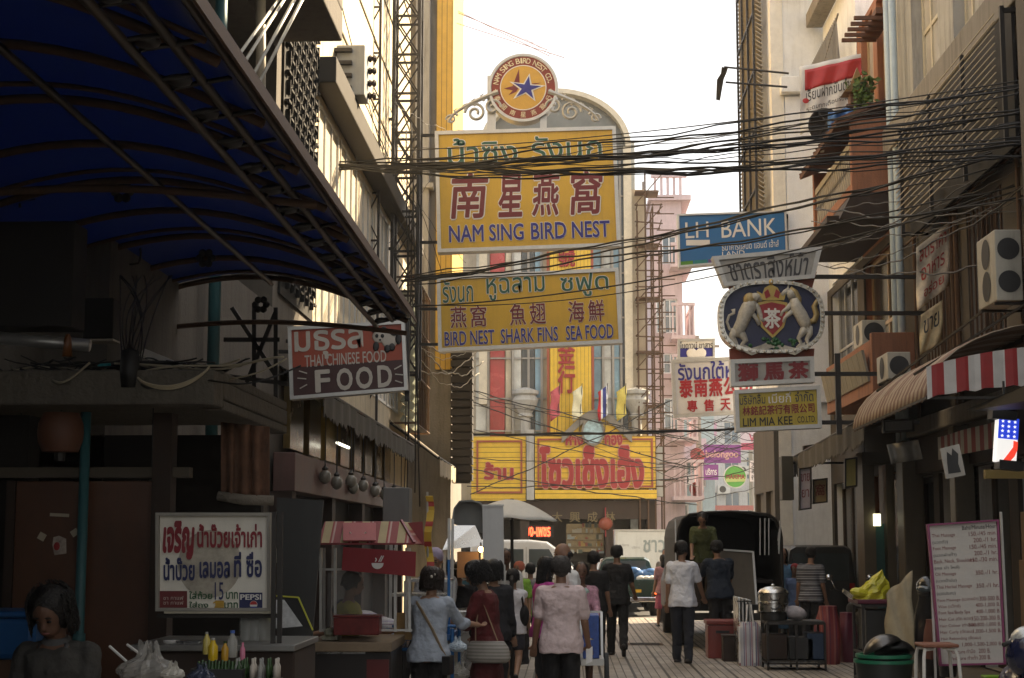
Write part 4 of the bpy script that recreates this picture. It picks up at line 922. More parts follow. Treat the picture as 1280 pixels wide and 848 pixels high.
# white bird nest sign behind, blue-topped sign
yW = 38.0; q = [(840,451),(944,446),(944,516),(843,521)]
r, f = signboard('white_sign', 'white sign with blue Thai and red Chinese writing, partly hidden by the yellow company board', 'sign', q, yW, mat('white sign sheet', (.60,.60,.62), .45, var=.06), M_alu, .2, .06)
write(r, f, q, yW, 'รังนกใต้หวัน', (848,451,936,474), M_blue, None, .018)
for i, ch in enumerate('泰南燕公司'): write(r, f, q, yW, ch, (849+i*18.5,472,866+i*18.5,496), mat('sign red', (.34,.02,.03), .5), None, .035)
for i, ch in enumerate('專售天然'): write(r, f, q, yW, ch, (858+i*21,499,871+i*21,514), mat('sign red'), None, .025)
q = [(848,425),(893,424),(893,448),(848,449)]
r, f = signboard('parking_sign', 'small blue and white sign peeping over the white bird nest sign', 'sign', q, yW+.6, M_blue, M_alu, .15, .04)
m = MB(); k = [f(.02,.55,.006), f(.98,.55,.006), f(.98,.96,.006), f(.02,.96,.006)]; m.add(k, [(0,1,2,3)]); build('white_band', m, M_wht, r)
write(r, f, q, yW+.6, 'โบดาวน์ ฆาสาร', (850,427,891,436), M_blk, None, .01, eps=.012)
m = MB()
for sx in (-1, 1):
    for k in range(4): a = f(.5+sx*(.04+.04*k), .12+.07*(3-abs(k-1.5)), .01); m.ell(a, (.09,.01,.13), (0, sx*.5, 0), 8, 6)
build('emblem', m, M_wht, r)
# far shop boards
def flat_sign(name, label, px0, py0, px1, py1, y, c, texts, frm=None, **kw):
    q = [(px0,py0),(px1,py0),(px1,py1),(px0,py1)]
    r, f = signboard(name, label, 'sign', q, y, mat(name+' sheet %d' % px0, c, .5, var=.08, **kw), frm, .15, .05)
    for body, box, m, b in texts: write(r, f, q, y, body, box, m, None, b)
    return r, f
flat_sign('shop_board', 'purple shop board with pale lettering hung over the far side street', 880,556,926,579, 70, (.20,.035,.22), [('belongoo',(882,563,923,575),mat('pale orange letters',(.62,.36,.30),.5),.03)])
flat_sign('shop_board', 'white and pink board with the word Wholesaler above the purple board', 926,540,958,563, 72, (.62,.55,.57), [('W',(936,542,950,553),mat('sign pink',(.48,.06,.12),.5),.02),('Wholesaler',(928,555,956,561.5),M_wht,.02)])
m = MB(); k = [P(926.5,554,71.98), P(957.5,554,71.98), P(957.5,562.5,71.98), P(926.5,562.5,71.98)]; m.add(k, [(0,1,2,3)]); build('pink_band', m, mat('sign pink'), bpy.data.objects['shop_board.001'])
flat_sign('shop_board', 'small pink board below the purple one', 880,581,898,600, 69, (.55,.25,.40), [('บริการ',(882,586,896,594),M_wht,.02)])
flat_sign('shop_board', 'white pink banner high behind the white bird nest sign', 878,528,896,545, 76, (.55,.30,.42), [])
flat_sign('shop_board', 'red and white board with a curled black emblem past the crossing', 949,627,1000,646, 60, (.62,.60,.58), [('C',(962,632,980,642),M_blk,.05)])
m = MB(); k = [P(949,627,59.97), P(957,627,59.97), P(957,646,59.97), P(949,646,59.97)]; m.add(k, [(0,1,2,3)]); build('red_band', m, mat('sign bright red', (.42,.03,.03), .5), bpy.data.objects['shop_board.004'])
flat_sign('shop_board', 'narrow upright white board with black characters right of the round green sign', 938,576,947,602, 64, (.62,.60,.58), [('大',(939,578,946,584),M_blk,.02),('茶',(939,586,946,592),M_blk,.02),('行',(939,594,946,600),M_blk,.02)])
flat_sign('shop_board', 'long faded red awning board low across the far side street', 886,632,942,638, 78, (.34,.10,.09), [])
flat_sign('shop_board', 'tiny pale green board beside the utility pole', 846,592,858,606, 72, (.30,.46,.38), [])
flat_sign('shop_board', 'red and white lettered board under the curled black emblem', 1000,632,1022,641, 58, (.40,.05,.05), [('NYLON',(1002,634,1020,639),M_wht,.02)][:0])
for i, (px, py, yy) in enumerate(((842,616,73.4),(858,600,73.4),(905,612,91.4),(930,588,91.4),(950,610,91.4))):
    c = P(px, py, yy); t = thing('air_conditioner', 'small far air conditioner unit on the walls beyond the crossing', 'air conditioner', c, 0, 'far air conditioner units'); m = MB().bx(-.35,.35,-.1,.4,-.25,.25); build('casing', m, M_alu, t, False, bevel=.02); m = MB().lathe([(0,0),(.19,0)], (-.08,-.106,0), 18, DX); build('fan_grille', m, M_black, t, False)
cmx = P(919, 596, 56); r = thing('round_sign', 'round green sign reading MAXIMA over the far side street', 'sign', (cmx.x, 56, cmx.z-.4))
m = MB(); disc(m, 0, .385, 0, .1, 36, cmx); build('face_panel', m, mat('sign green', (.10,.40,.05), .4, var=.15), r)
m = MB(); disc(m, .37, .40, .03, .15, 36, cmx); build('rim', m, M_alu, r)
m = MB(); m.add([P(x, y, 55.98) for x, y in ((907,598),(932,596),(932,602),(907,603))], [(0,1,2,3)]); build('pale_band', m, mat('sign lime', (.5,.6,.2), .5), r)
on_plane(r, 'MAXIMA', 908, 593, 931, 599, 55.975, mat('sign red'), .03)
# satellite dishes
def dish(px, py, y, R_, label, m_, tilt=.3, az=.3, arm=True):
    c = P(px, py, y); t = thing('satellite_dish', label, 'satellite dish', c)
    M = Euler((rad(90)-tilt, 0, az)).to_matrix()
    m = MB().lathe([(R_*k/6, .28*R_*(k/6)**2) for k in range(7)]+[(R_*k/6, .28*R_*(k/6)**2-.02) for k in range(6,-1,-1)], (0,0,0), 28, M); build('reflector', m, m_, t, False, smooth=True)
    m = MB()
    for k in range(3): m.tube([M@Vector((R_*.9*math.cos(k*2.1), R_*.9*math.sin(k*2.1), .25*R_)), M@Vector((0,0,R_*.8))], .012, 5)
    m.ell(M@Vector((0,0,R_*.82)), (.05,.05,.07), None, 8, 6); build('feed_arm', m, M_iron, t, False)
    m = MB(); m.tube([M@Vector((0,0,-.02)), M@Vector((0,0,-.02))+Vector((0,.15,-.1)), M@Vector((0,0,-.02))+Vector((.02,.25,-R_*1.4))], .035, 6); build('mount', m, M_alu, t, False)
M_dishr = mat('red mesh dish', (.36,.06,.055), .6)
dish(871, 570, 62, .30, 'upper red satellite dish beyond the crossing', M_dishr); dish(870, 613, 62, .30, 'lower red satellite dish beyond the crossing', M_dishr)
dish(1029, 157, 27.5, .30, 'dark mesh satellite dish in front of the hanging white banner', mat('dark mesh dish', (.05,.04,.032), .7), -.2, .2)
# cloth banner with the red stripe
yB = 29.0; q = [(999,84),(1081,66),(1081,140),(1001,168)]; f = quadmap(q, yB)
r = thing('cloth_banner', 'white cloth banner with a red stripe hanging on the white tower', 'banner', f(.5,0))
rows = [[f(i/20, 1-j/16, .05*math.sin(i*.9+j*.35)*(.3+j/16)) for i in range(21)] for j in range(17)]
m = MB().grid(rows, .005); build('cloth', m, mat('banner white', (.66,.65,.63), .85, var=.06), r, smooth=True)
rows = [[f(.08+.9*i/20, .93-.30*j/6, .012+.05*math.sin((1.6+18*i/20)*.9+(1.1+4.8*j/6)*.35)*(.3+(1.1+4.8*j/6)/16)) for i in range(21)] for j in range(7)]
m = MB().grid(rows, .002); build('red_stripe', m, mat('sign bright red', (.42,.03,.03), .5), r, smooth=True)
write(r, lambda u, v, o=0: f(u, v, .05*math.sin(u*18+(1-v)*5.6)*(.3+(1-v))+.014), q, yB, 'เรียนฝากขั้นต่ำจ่าย', (1008,102,1076,118), M_blk, None, .004)
write(r, lambda u, v, o=0: f(u, v, .05*math.sin(u*18+(1-v)*5.6)*(.3+(1-v))+.014), q, yB, 'ระดมทุกเดือนรับฟรี', (1008,124,1064,132), M_blk, None, .002)
m = MB(); m.ell(f(.08,.46,.07), (.06,.01,.05), None, 8, 6); build('tick_mark', m, mat('sign bright red'), r)
# blue tarpaulin
m = MB().grid([[P(1035+i*4.5, 140+j*6-i*.6+2*math.sin(i+j), 27.0+.1*math.sin(i*1.7+j)) for i in range(9)] for j in range(6)], .01)
one('tarpaulin', 'crumpled bright blue tarpaulin beside the dark satellite dish', 'tarpaulin', m, mat('blue tarp', (.05,.15,.36), .5, var=.2), smooth=True)
# flag-pole bracket with bent panel
r = thing('sign_bracket', 'bare sign bracket with a bent dark plate high on the white tower, against the sky', 'bracket', P(985,95,32))
m = MB(); m.tube([P(905,84,32), P(986,92,32)], .022, 5); m.tube([P(907,103,32), P(984,109,32)], .022, 5); build('arms', m, M_iron, r)
m = MB().grid([[P(x, y, 32+dy) for x, y, dy in row] for row in ([(902,84,0),(909,86,.1)],[(901,92,0),(907,92,.1)],[(896,100,0),(904,99,.1)],[(895,125,0),(899,126,.1)])], .02); build('plate', m, M_iron, r)
# left: red Thai Chinese food sign
yC = 17.5; q = [(361,410),(505,402),(509,487),(364,499)]
r, f = signboard('food_sign', 'red and dark brown food sign with a panda drawing, fixed on the left facade', 'sign', q, yC, mat('sign brown', (.055,.018,.016), .5, var=.12), M_alu, .15, .03)
m = MB(); k = [f(.015,.44,.004), f(.985,.44,.004), f(.985,.975,.004), f(.015,.975,.004)]; m.add(k, [(0,1,2,3)]); build('red_field', m, mat('sign orange red', (.36,.065,.03), .5, var=.1, streak=.2), r)
M_cr = mat('cream lettering', (.52,.47,.40), .55, var=.15)
write(r, f, q, yC, 'มธุรส', (369,410,457,447), M_cr, None, .02); write(r, f, q, yC, 'THAI CHINESE FOOD', (381,441,483,456), M_cr, None, .01)
for ch, a, b in (('F',393,412),('O',420,440),('O',444,465),('D',471,489)): write(r, f, q, yC, ch, (a,460,b,488), M_cr, None, .03)
m = MB()
for (a, b, c_, d) in ((374,464,384,467),(372,473,383,474),(375,486,384,481),(493,462,502,457),(494,468,504,469),(494,476,503,479)):
    p, e = P(a,b,yC), P(c_,d,yC); p.y -= .012; e.y -= .012; m.bar(p, e, .012)
build('ray_strokes', m, M_cr, r)
m = MB()
for (x, y, a, b) in ((474,421,9,8),(487,424,11,12)): m.ell(P(x,y,yC-.006), (a*yC/2000, .01, b*yC/2000))
m2 = MB(); 
for (x, y, a, b) in ((467,413,3.2,3),(480,411,3.2,3),(471,420,2.2,2.6),(478,420,2.2,2.6),(475,425,1.6,1.2),(470,433,4,6),(484,436,4,5),(493,416,6,4),(490,434,4,5),(498,424,4,7)): m2.ell(P(x,y,yC-.02), (a*yC/2000, .006, b*yC/2000), None, 10, 6)
build('panda_body', m, M_cr, r, smooth=True); build('panda_patch', m2, M_blk, r, smooth=True)
m = MB(); m.bar(P(509,402,yC+.1), P(509,502,yC+.1), .05); m.bar(P(512,420,yC+.1), (-3.2,yC+.6,P(0,420,yC).z), .04); m.bar(P(362,440,yC+.1), (-3.2,yC+.1,P(0,440,yC).z), .04); build('bracket', m, M_iron, r)
# ================================================================ BLUE CANOPY
r = thing('blue_canopy', 'large arched blue plastic canopy on a dark steel frame over the left side', 'canopy', (-2.5, 8, 3.6))
def cx_out(y): return -1.30
xin = -3.75
def cz(x, y, add=0):
    t = (x-xin)/(cx_out(y)-xin); return 3.66+.36*math.sin(math.pi*min(max(t,0),1)*.92+.10)*1.0-.14*t+add
M_bluep = mat('blue polycarbonate', (.014,.022,.065), .4, var=.3, scale=1.2, trans=.0)
def mk_canopy():
    mm = M_bluep; nt = mm.node_tree; N = nt.nodes; L = nt.links; b = N['Principled BSDF']
    tr = N.new('ShaderNodeBsdfTranslucent'); tr.inputs[0].default_value = (.04,.09,.26,1); mx = N.new('ShaderNodeMixShader'); mx.inputs[0].default_value = .48
    L.new(b.outputs[0], mx.inputs[1]); L.new(tr.outputs[0], mx.inputs[2]); L.new(mx.outputs[0], N['Material Output'].inputs[0])
mk_canopy()
y0c, y1c = 1.2, 13.0
rows = [[(xin+(cx_out(y)-xin)*k/16, y, cz(xin+(cx_out(y)-xin)*k/16, y, .03)) for k in range(17)] for y in [y0c+(y1c-y0c)*i/24 for i in range(25)]]
m = MB().grid(rows, .012); build('sheet', m, M_bluep, r, smooth=True)
for i in range(14):
    y = y1c-i*.9+.0; m = MB()
    m.tube([(xin+(cx_out(y)-xin)*k/16, y, cz(xin+(cx_out(y)-xin)*k/16, y, -.012)) for k in range(17)], .024, 6)
    if i % 2 == 0: m.tube([(xin+(cx_out(y)-xin)*k/16, y-.22, cz(xin+(cx_out(y)-xin)*k/16, y, .0)) for k in range(17)], .014, 5)
    build('rib', m, M_rust, r, smooth=True)
m = MB(); m.tube([(xin+(cx_out(y1c)-xin)*k/16, y1c-.02, 3.46+.10*math.sin(math.pi*k/16)) for k in range(17)], .022, 6); m.tube([(xin+(cx_out(8.2)-xin)*k/16, 8.2, 3.52+.10*math.sin(math.pi*k/16)) for k in range(17)], .022, 6); build('tie_bar', m, M_rust, r, smooth=True)
m = MB()
for dz, dx in ((0.07,.0),(.03,-.13),(-.02,-.26)): m.tube([(cx_out(y)+dx, y, 3.55+dz) for y in (y0c, 5, 9, y1c+.05)], .021, 8)
build('edge_beam', m, mat('bronze painted steel', (.055,.04,.026), .5, metal=.3, var=.25), r, smooth=True)
m = MB(); m.grid([[(cx_out(y)+.035+.02*k, y, 3.68-.06*k) for k in range(3)] for y in (y0c, 5, 9, y1c+.08)], .01); build('gutter', m, M_rust, r)
for i in range(24):
    y = 1.6+i*.49; x = cx_out(y); m = MB(); m.ell((x-.2, y, 3.555), (.055,.06,.022), None, 8, 6); m.tube([(x-.25, y-.1, 3.53), (x-.14, y-.03, 3.57), (x-.24, y+.05, 3.54), (x-.02, y+.12, 3.60)], .011, 5); build('ornament', m, M_iron, r, smooth=True)
m = MB(); m.tube([(-2.43, y, cz(-2.43, y, -.06)) for y in (y0c, 4, 7, 10, y1c)], .022, 8); build('purlin', m, mat('bronze painted steel'), r, smooth=True)
for (px, py, y) in ((28,240,9.6),(160,322,11.5)):                  # S scrolls
    c = P(px, py, y); m = MB(); s = [(c.x+.05*math.cos(t*2.4)*(1-t*.12)+(.06 if t > 2 else -.06), y, c.z+.06*math.sin(t*2.4)+.05*(t-2)) for t in [k/6 for k in range(25)]]; m.tube(s, .009, 5); build('scroll', m, M_iron, r)
for (px, py, y) in ((153,240,9.6),(257,323,11.5),(326,381,12.9)):
    c = P(px, py, y); m = MB()
    for k in range(6): m.ell((c.x+.045*math.cos(k*1.047), y, c.z+.045*math.sin(k*1.047)), (.03,.012,.03), None, 8, 5)
    build('rosette', m, M_iron, r)
m = MB(); m.bx(-5.5, xin, 1.2, 9.4, 3.25, 4.6); m.bx(-4.6, -2.85, 9.05, 9.32, 3.0, 3.62); one('fascia_box', 'black boxed beam under the inner edge of the blue canopy', 'fascia box', m, mat('black soffit', (.02,.018,.015), .7), bevel=.01)
r = thing('light_box', 'dark boxy lamp housing hanging under the far end of the canopy', 'light box', P(127,424,10.4))
c = P(127,400,10.4); m = MB().box(c, (.20,.16,.27)); build('housing', m, mat('black soffit'), r, bevel=.01)
m = MB().bx(c.x-.105, c.x+.105, c.y-.085, c.y+.085, c.z-.15, c.z-.137); build('trim', m, mat('cream pipe'), r)
# wall mural behind: shutter dark with grey wall handled by shophouse
# ================================================================ KIOSK LOWER LEFT
r = thing('corner_kiosk', 'dark corner stall building with a battered concrete eave and brown wall panel', 'stall building', (-3, 9.5, 0))
xk = -1.91
m = MB(); m.bx(-8, xk, 8.6, 8.85, 2.51, 2.70); m.bx(-8, xk, 8.85, 10.9, 2.56, 2.66); m.bx(xk-.12, xk, 8.85, 10.9, 2.5, 2.555); m.bx(xk-.10, xk-.003, 8.85, 10.9, 2.66, 2.72); build('eave', m, wallm('battered eave', (.12,.105,.082), .7, .8), r, bevel=.012)
m = MB(); m.bx(-8, -3.12, 9.2, 9.4, 0, 2.5); m.bx(-8, -2.1, 11.0, 11.1, 0, 2.5); build('wall', m, mat('painted shade wall'), r)  # inner shade of the stall carried by the wall colour
a, b = P(46,0,9.15).x, P(212,0,9.15).x
m = MB().bx(a, b, 9.12, 9.19, 0, P(0,602,9.15).z); build('wall_panel', m, mat('brown panel paint', (.095,.038,.017), .45, var=.3, scale=3, streak=.4), r, bevel=.005)
m = MB().bx(-8, b+.2, 9.10, 9.19, P(0,600,9.15).z+.01, P(0,585,9.15).z); build('lintel', m, mat('faded beam', (.09,.072,.05), .8, streak=.4), r)
m = MB().bx(P(212,0,9.15).x, P(234,0,9.15).x, 9.05, 9.19, 0, 2.5); build('corner_post', m, M_dkwood, r)
m = MB(); m.bx(a-.05, a, 9.1, 9.2, 0, P(0,602,9.15).z); build('door_jamb', m, M_dkwood, r)
m = MB(); c = P(125,0,9.0); m.tube([(c.x, 9.0, 0), (c.x, 9.0, 2.5)], .028, 10); m.tube([(c.x, 9.0, 1.2), (c.x, 9.0, 1.26)], .036, 10); build('downpipe', m, M_teal, r, smooth=True)
m = MB()                                                             # stickers (plain)
for (x, y, w_, h_, a_) in ((52,671,9,9,.5),(93,666,9,8,-.6),(74,644,24,4,.05)): 
    c = P(x, y, 9.11); m.box((c.x, 9.115, c.z), (w_*.0046, .004, h_*.0046), (0, a_, 0))
build('tape_piece', m, mat('old tape', (.42,.36,.26), .6), r)
m = MB(); c = P(74,682,9.11); m.add([(c.x+dx*.0046, 9.116, c.z+dz*.0046) for dx, dz in ((-8,10),(-1,12),(8,8),(9,-10),(-6,-12),(-9,0))], [(0,1,2,3,4,5)]); build('sticker', m, mat('faded sticker', (.40,.33,.27), .6, var=.5, scale=30), r)
m = MB(); m.ell(P(71,683,9.107), (.018,.002,.024)); build('sticker_mark', m, M_red, r)
t = thing('paper_lantern', 'dim brown drum lantern hanging under the dark eave', 'lantern', P(76,560,8.9))
c = P(76,541,8.95); m = MB().lathe([(.02,-.115),(.10,-.11),(.125,-.05),(.13,0),(.125,.05),(.10,.11),(.02,.115)], c, 16); build('shade', m, mat('brown lantern paper', (.13,.05,.025), .6, streak=.3), t, smooth='auto')
m = MB(); m.tube([c+Vector((0,0,.11)), (c.x, c.y, 2.51)], .006, 5); m.lathe([(.03,-.16),(.035,-.11)], c, 8); build('fitting', m, M_iron, t)
t = thing('light_bulb', 'bare light bulb dangling in the dark stall opening', 'lamp', P(189,606,9.3))
c = P(189,606,9.3); m = MB().ell(c, (.026,.026,.033)); build('bulb', m, mat('unlit bulb glass', (.3,.29,.27), .1), t, smooth=True)
m = MB(); m.tube([c+Vector((0,0,.03)), c+Vector((0,0,.06))], .014, 8); m.tube([c+Vector((0,0,.06)), (c.x, c.y, 2.55)], .004, 5); build('cord', m, M_black, t)
t = thing('lit_bulb', 'small lit yellow bulb glimpsed through the doorway at the far left', 'lamp', P(21,668,9.8))
m = MB().ell(P(21,668,9.8), (.012,.012,.035)); build('bulb', m, mat('lit bulb', (1,.6,.2), .5, var=0, emit=(1,.55,.12), estr=3), t)
m = MB(); c = P(21,668,9.8); m.tube([c, (c.x, c.y, 2.56)], .005, 5); build('cord', m, M_black, t)
t = thing('bamboo_blind', 'brown hanging cloth blind with its lower end rolled up, at the stall corner', 'blind', P(305,625,9.7))
rows = [[P(276+59*i/14+2*math.sin(i), 528+92*j/8+i*.4, 9.7+.05*math.sin(i*1.6)) for i in range(15)] for j in range(9)]
m = MB().grid(rows, .006); build('cloth', m, mat('brown striped cloth', (.17,.085,.05), .95, var=.5, scale=9, streak=.5), t, smooth=True)
m = MB(); m.tube([P(273,620,9.68), P(305,625,9.66), P(342,626,9.68)], [.03,.034,.032], 10); build('roll', m, mat('rolled matting', (.22,.19,.15), .95, bump=.5, bscale=60), t, smooth=True)
# junk and cables on the eave
rr = random.Random(3)
m = MB().tube([P(-20,421,9.2), P(112,432,9.2)], .038, 10); one('conduit', 'thick grey conduit lying above the stall eave at the far left', 'pipe', m, M_alu, smooth=True)
m = MB(); a = P(196,448,9.3); m.box((a.x, a.y, a.z), (.19,.10,.012), (.5,.38,.2)); one('paper_board', 'white printed board dumped on the stall eave', 'board', m, mat('paper white', (.60,.58,.52), .8, var=.1))
m = MB(); [m.ell(P(126+i*3,458-(i%2)*2,8.9), (.018,.02,.012)) for i in range(4)]; one('rag', 'turquoise rag lying on the stall eave', 'rag', m, mat('turquoise rag', (.03,.26,.28), .9), smooth=True)
m = MB().lathe([(.03,0),(.022,.1),(.012,.13)], P(84,446,9.0), 10); one('bottle', 'small orange brown bottle standing on the stall eave', 'bottle', m, mat('orange brown glass', (.22,.08,.025), .3), smooth=True)
m = MB(); m.lathe([(.0,-.1),(.045,-.1),(.055,0),(.05,.1),(.0,.12)], P(162,462,8.62), 10); one('cable_clump', 'thick black taped cable joint hanging at the eave edge', 'cable', m, M_rubber, smooth=True)
for k in range(40):
    x0 = rr.uniform(-20,220); x1 = x0+rr.uniform(60,190); y0_, y1_ = rr.uniform(446,466), rr.uniform(446,468); d = rr.uniform(8.58,9.25); sag = rr.uniform(-3,26); ph = rr.uniform(0,6)
    pts = [P(x0+(x1-x0)*t+9*math.sin(t*5+ph), min(y0_+(y1_-y0_)*t+sag*4*t*(1-t)+2.5*math.sin(t*8+ph*2), 498), d+.05*math.sin(t*6+ph)) for t in [i/26 for i in range(27)]]
    m = MB().tube(pts, rr.choice([.004,.005,.007]), 5)
    one('loose_cable', 'loose tangled cable draped along the stall eave', 'cable', m, [M_rubber, M_rubber, mat('pale old cable', (.30,.26,.18), .6), M_rubber][k % 4], 'tangled cables on the stall eave', smooth=True)
for k in range(3):
    m = MB().tube([P(172+90*t, 472+(17+k*2)*math.sin(math.pi*t)**.7-14*t, 8.56+k*.01) for t in [i/20 for i in range(21)]], .0055, 6)
    one('looped_cable', 'pale cable hanging in a wide loop from the eave corner', 'cable', m, mat('cream cable', (.45,.38,.26), .55), 'pale looped cables', smooth=True)
for k in range(12):                                          # bundle rising from the eave to the canopy
    xa = rr.uniform(156,174); q = [Vector(v) for v in (P(xa, 476-rr.uniform(0,12), 8.75), P(xa+rr.uniform(-20,16), 430+rr.uniform(-10,10), 9.0), P(xa+rr.uniform(-30,40), 392, 9.6), P(xa+rr.uniform(-30,60), 345, 11.2))]
    m = MB().tube([q[0]*(1-t)**3+q[1]*3*t*(1-t)**2+q[2]*3*t*t*(1-t)+q[3]*t**3 for t in [i/18 for i in range(19)]], .0045, 5)
    one('riser_cable', 'dark cable rising from the eave joint towards the canopy', 'cable', m, M_rubber, 'cables rising from the eave joint', smooth=True)
# black steel frame on the wall above the eave
r = thing('steel_bracket_frame', 'dark steel bracket frame on the grimy wall above the stall eave', 'frame', PX(340, 500, -3.1))
m = MB()
for a, b in (((318,380),(318,500)),((345,385),(345,520)),((280,425),(350,425)),((280,470),(360,480)),((345,390),(300,500)),((290,385),(345,470))): m.bar(P(*a,13.2), P(*b,13.2), .035)
build('bars', m, M_iron, r)
# ================================================================ DRINK STALL lower left
yS = 8.0
r = thing('drinks_cart', 'dark drinks cart with a grey counter and a tall dark side board', 'food cart', (-1.7, yS, 0))
zc_ = P(0,822,7.6).z
m = MB(); m.bx(P(196,0,7.9).x, P(388,0,7.9).x, 7.75, 8.5, zc_+.02, zc_+.05); build('counter', m, mat('dull zinc top', (.20,.195,.18), .4, metal=.5), r, bevel=.005)
m = MB(); m.bx(P(200,0,7.9).x, P(386,0,7.9).x, 7.8, 8.45, .25, zc_+.018); build('cabinet', m, M_dkwood, r, bevel=.01)
m = MB(); 
for px in (343, 351): m.bar(P(px, 640, 7.9), P(px, 848, 7.9)+Vector((0,0,-1.2)), .022)
m.bar(P(197,770,8.03), P(352,770,8.03), .02); build('sign_post', m, M_iron, r)
m = MB(); k = [P(346,622,9.4), P(404,626,9.4), P(386,850,9.4), P(346,850,9.4)]; m.hexa(k, [p+Vector((0,.03,0)) for p in k]); build('side_board', m, mat('chalky black board', (.035,.035,.033), .7, streak=.3, dirt=(.10,.10,.09)), r)
for px in (215, 370):
    for py in (7.9, 8.35):
        m = MB(); c = P(px,0,7.9); m.lathe([(.10,-.02),(.12,-.02),(.12,.02),(.10,.02),(.10,-.02)], (c.x, py, .12), 16, Matrix.Rotation(rad(90), 3, 'X')); m.lathe([(0,.01),(.09,.01)], (c.x, py, .12), 10, Matrix.Rotation(rad(90), 3, 'X')); build('wheel', m, M_rubber, r)
q = [(197,642),(338,642),(338,763),(197,763)]
r, f = signboard('drink_price_sign', 'white drinks price board with red and blue Thai writing', 'sign', q, yS, mat('grubby white board', (.74,.70,.60), .6, var=.08, streak=.15), mat('grey board trim', (.28,.26,.22), .5), .015, .012)
m = MB(); m.lathe([(0,.0),(.16,.0)], P(262,705,yS-.003), 32, Matrix.Diagonal((1,1,1.05)) @ DX); build('faded_picture', m, mat('faded fruit picture', (.38,.34,.27), .6, var=.45, scale=12), r)
M_dred = mat('deep red lettering', (.22,.012,.02), .5, var=.1); M_navy = mat('navy lettering', (.015,.02,.09), .5, var=.1); M_dgreen = mat('bottle green lettering', (.02,.09,.03), .5)
write(r, f, q, yS, 'เจริญ', (204,651,244,700), M_dred, None, .05, shear=.15, eps=.005); write(r, f, q, yS, 'น้ำบ๊วยเจ้าเก่า', (247,655,328,685), M_dred, None, .03, eps=.005)
write(r, f, q, yS, 'น้ำบ๊วย', (205,697,244,726), M_navy, None, .03, eps=.005); write(r, f, q, yS, 'เลมอล', (250,702,288,723), M_navy, None, .03, eps=.005); write(r, f, q, yS, 'ที่ ซื่อ', (293,690,328,722), M_navy, None, .03, eps=.005)
write(r, f, q, yS, 'ใส่ถ้วย', (237,739,266,749), M_dgreen, None, .02); write(r, f, q, yS, '15', (269,728,280,750), M_navy, None, .005); write(r, f, q, yS, 'บาท', (283,740,298,749), M_dgreen, None, .02)
write(r, f, q, yS, 'ใส่ถุง', (237,752,261,762), M_dgreen, None, .02); write(r, f, q, yS, '20', (267,752,279,762), mat('ochre patch', (.5,.3,.04), .6), None, .02); write(r, f, q, yS, 'บาท', (281,753,298,761), M_dgreen, None, .02)
for a, b, c_, d, mm in ((198,739,234,761,mat('dark red panel',(.14,.02,.02),.5)),(299,741,328,761,M_navy),(269,751,280,765,mat('ochre patch'))):
    m = MB(); m.add([P(a,b,yS-.003), P(c_,b,yS-.003), P(c_,d,yS-.003), P(a,d,yS-.003)], [(0,1,2,3)]); build('printed_patch', m, mm, r)
write(r, f, q, yS, 'PEPSI', (301,743,327,750), M_wht, None, .02); 
c = P(317,756,yS-.006); m = MB(); m.lathe([(0,0),(.019,0)], c, 20, DX); build('badge', m, M_wht, r)
m = MB(); m.add([c+Vector((.018*math.cos(t), -.002, .018*math.sin(t))) for t in [math.pi*(k/8) for k in range(9)]], [tuple(range(9))]); build('badge_top', m, mat('sign bright red'), r)
m = MB(); m.add([c+Vector((.018*math.cos(t), -.002, .018*math.sin(t)-.003)) for t in [math.pi*(1.12+.76*k/8) for k in range(9)]], [tuple(range(9))]); build('badge_bottom', m, M_blue, r)
for a, b in (((219,748),4),((219,754),3)): write(r, f, q, yS, 'ชา กาแฟ', (205,a[1]-3,230,a[1]+2), mat('pale pink print', (.45,.35,.3), .6), None, .01, eps=.008)
m = MB(); k = [P(205,764,yS-.02), P(338,764,yS-.02)]; m.hexa([k[0], k[1], k[1]+Vector((0,.18,-.02)), k[0]+Vector((0,.18,-.02))], [p+Vector((0,0,-.012)) for p in (k[0], k[1], k[1]+Vector((0,.18,-.02)), k[0]+Vector((0,.18,-.02)))]); build('ledge', m, mat('cream enamel', (.55,.50,.38), .4), r)
# things on the counter
def bottle(px, py, y, h, R, label, mcol, cap, cat='bottle', group=None):
    c = P(px, py, y); t = thing('juice_bottle', label, cat, c, 0, group)
    m = MB().lathe([(R*.9,0),(R,.02*h/.2),(R,h*.62),(R*.45,h*.82),(R*.4,h*.9)], n=14); build('body', m, mcol, t, False, smooth='auto')
    m = MB().lathe([(R*.46,h*.9),(R*.46,h),(R*.3,h*1.0)], n=12); build('cap', m, cap, t, False); return t
M_j = mat('yellow juice', (.62,.42,.02), .2, var=.1); M_j2 = mat('amber juice', (.5,.28,.03), .2); M_cl = mat('clear plastic', (.5,.5,.46), .12, var=.1, alpha=.45); M_pk = mat('pink drink', (.62,.20,.30), .25); M_grn = mat('green glass', (.03,.07,.02), .12)
ytab = 7.2
bottle(266,826,ytab,.10,.022,'yellow juice bottle in front of the drinks price sign, fullest of the row',M_j,M_cl,group='juice bottles'); bottle(281,826,ytab,.085,.016,'slim amber juice bottle beside the bright yellow ones',M_j2,M_grn,group='juice bottles'); bottle(290,822,ytab+.1,.12,.024,'tall clear plastic bottle with a blue cap among the juices',M_cl,mat('blue cap',(.03,.1,.4),.4),group='juice bottles')
bottle(303,826,ytab,.08,.012,'narrow pink drink bottle beside the green ones',M_pk,M_pk,group='juice bottles'); bottle(258,818,ytab+.12,.10,.018,'pale yellow bottle at the left end of the juice row',mat('pale juice',(.55,.45,.12),.25),M_cl,group='juice bottles')
t = thing('bottle_crate', 'dark crate packed with small green bottles in front of the juices', 'crate', P(276,848,7.0)); c = P(276,848,7.0)
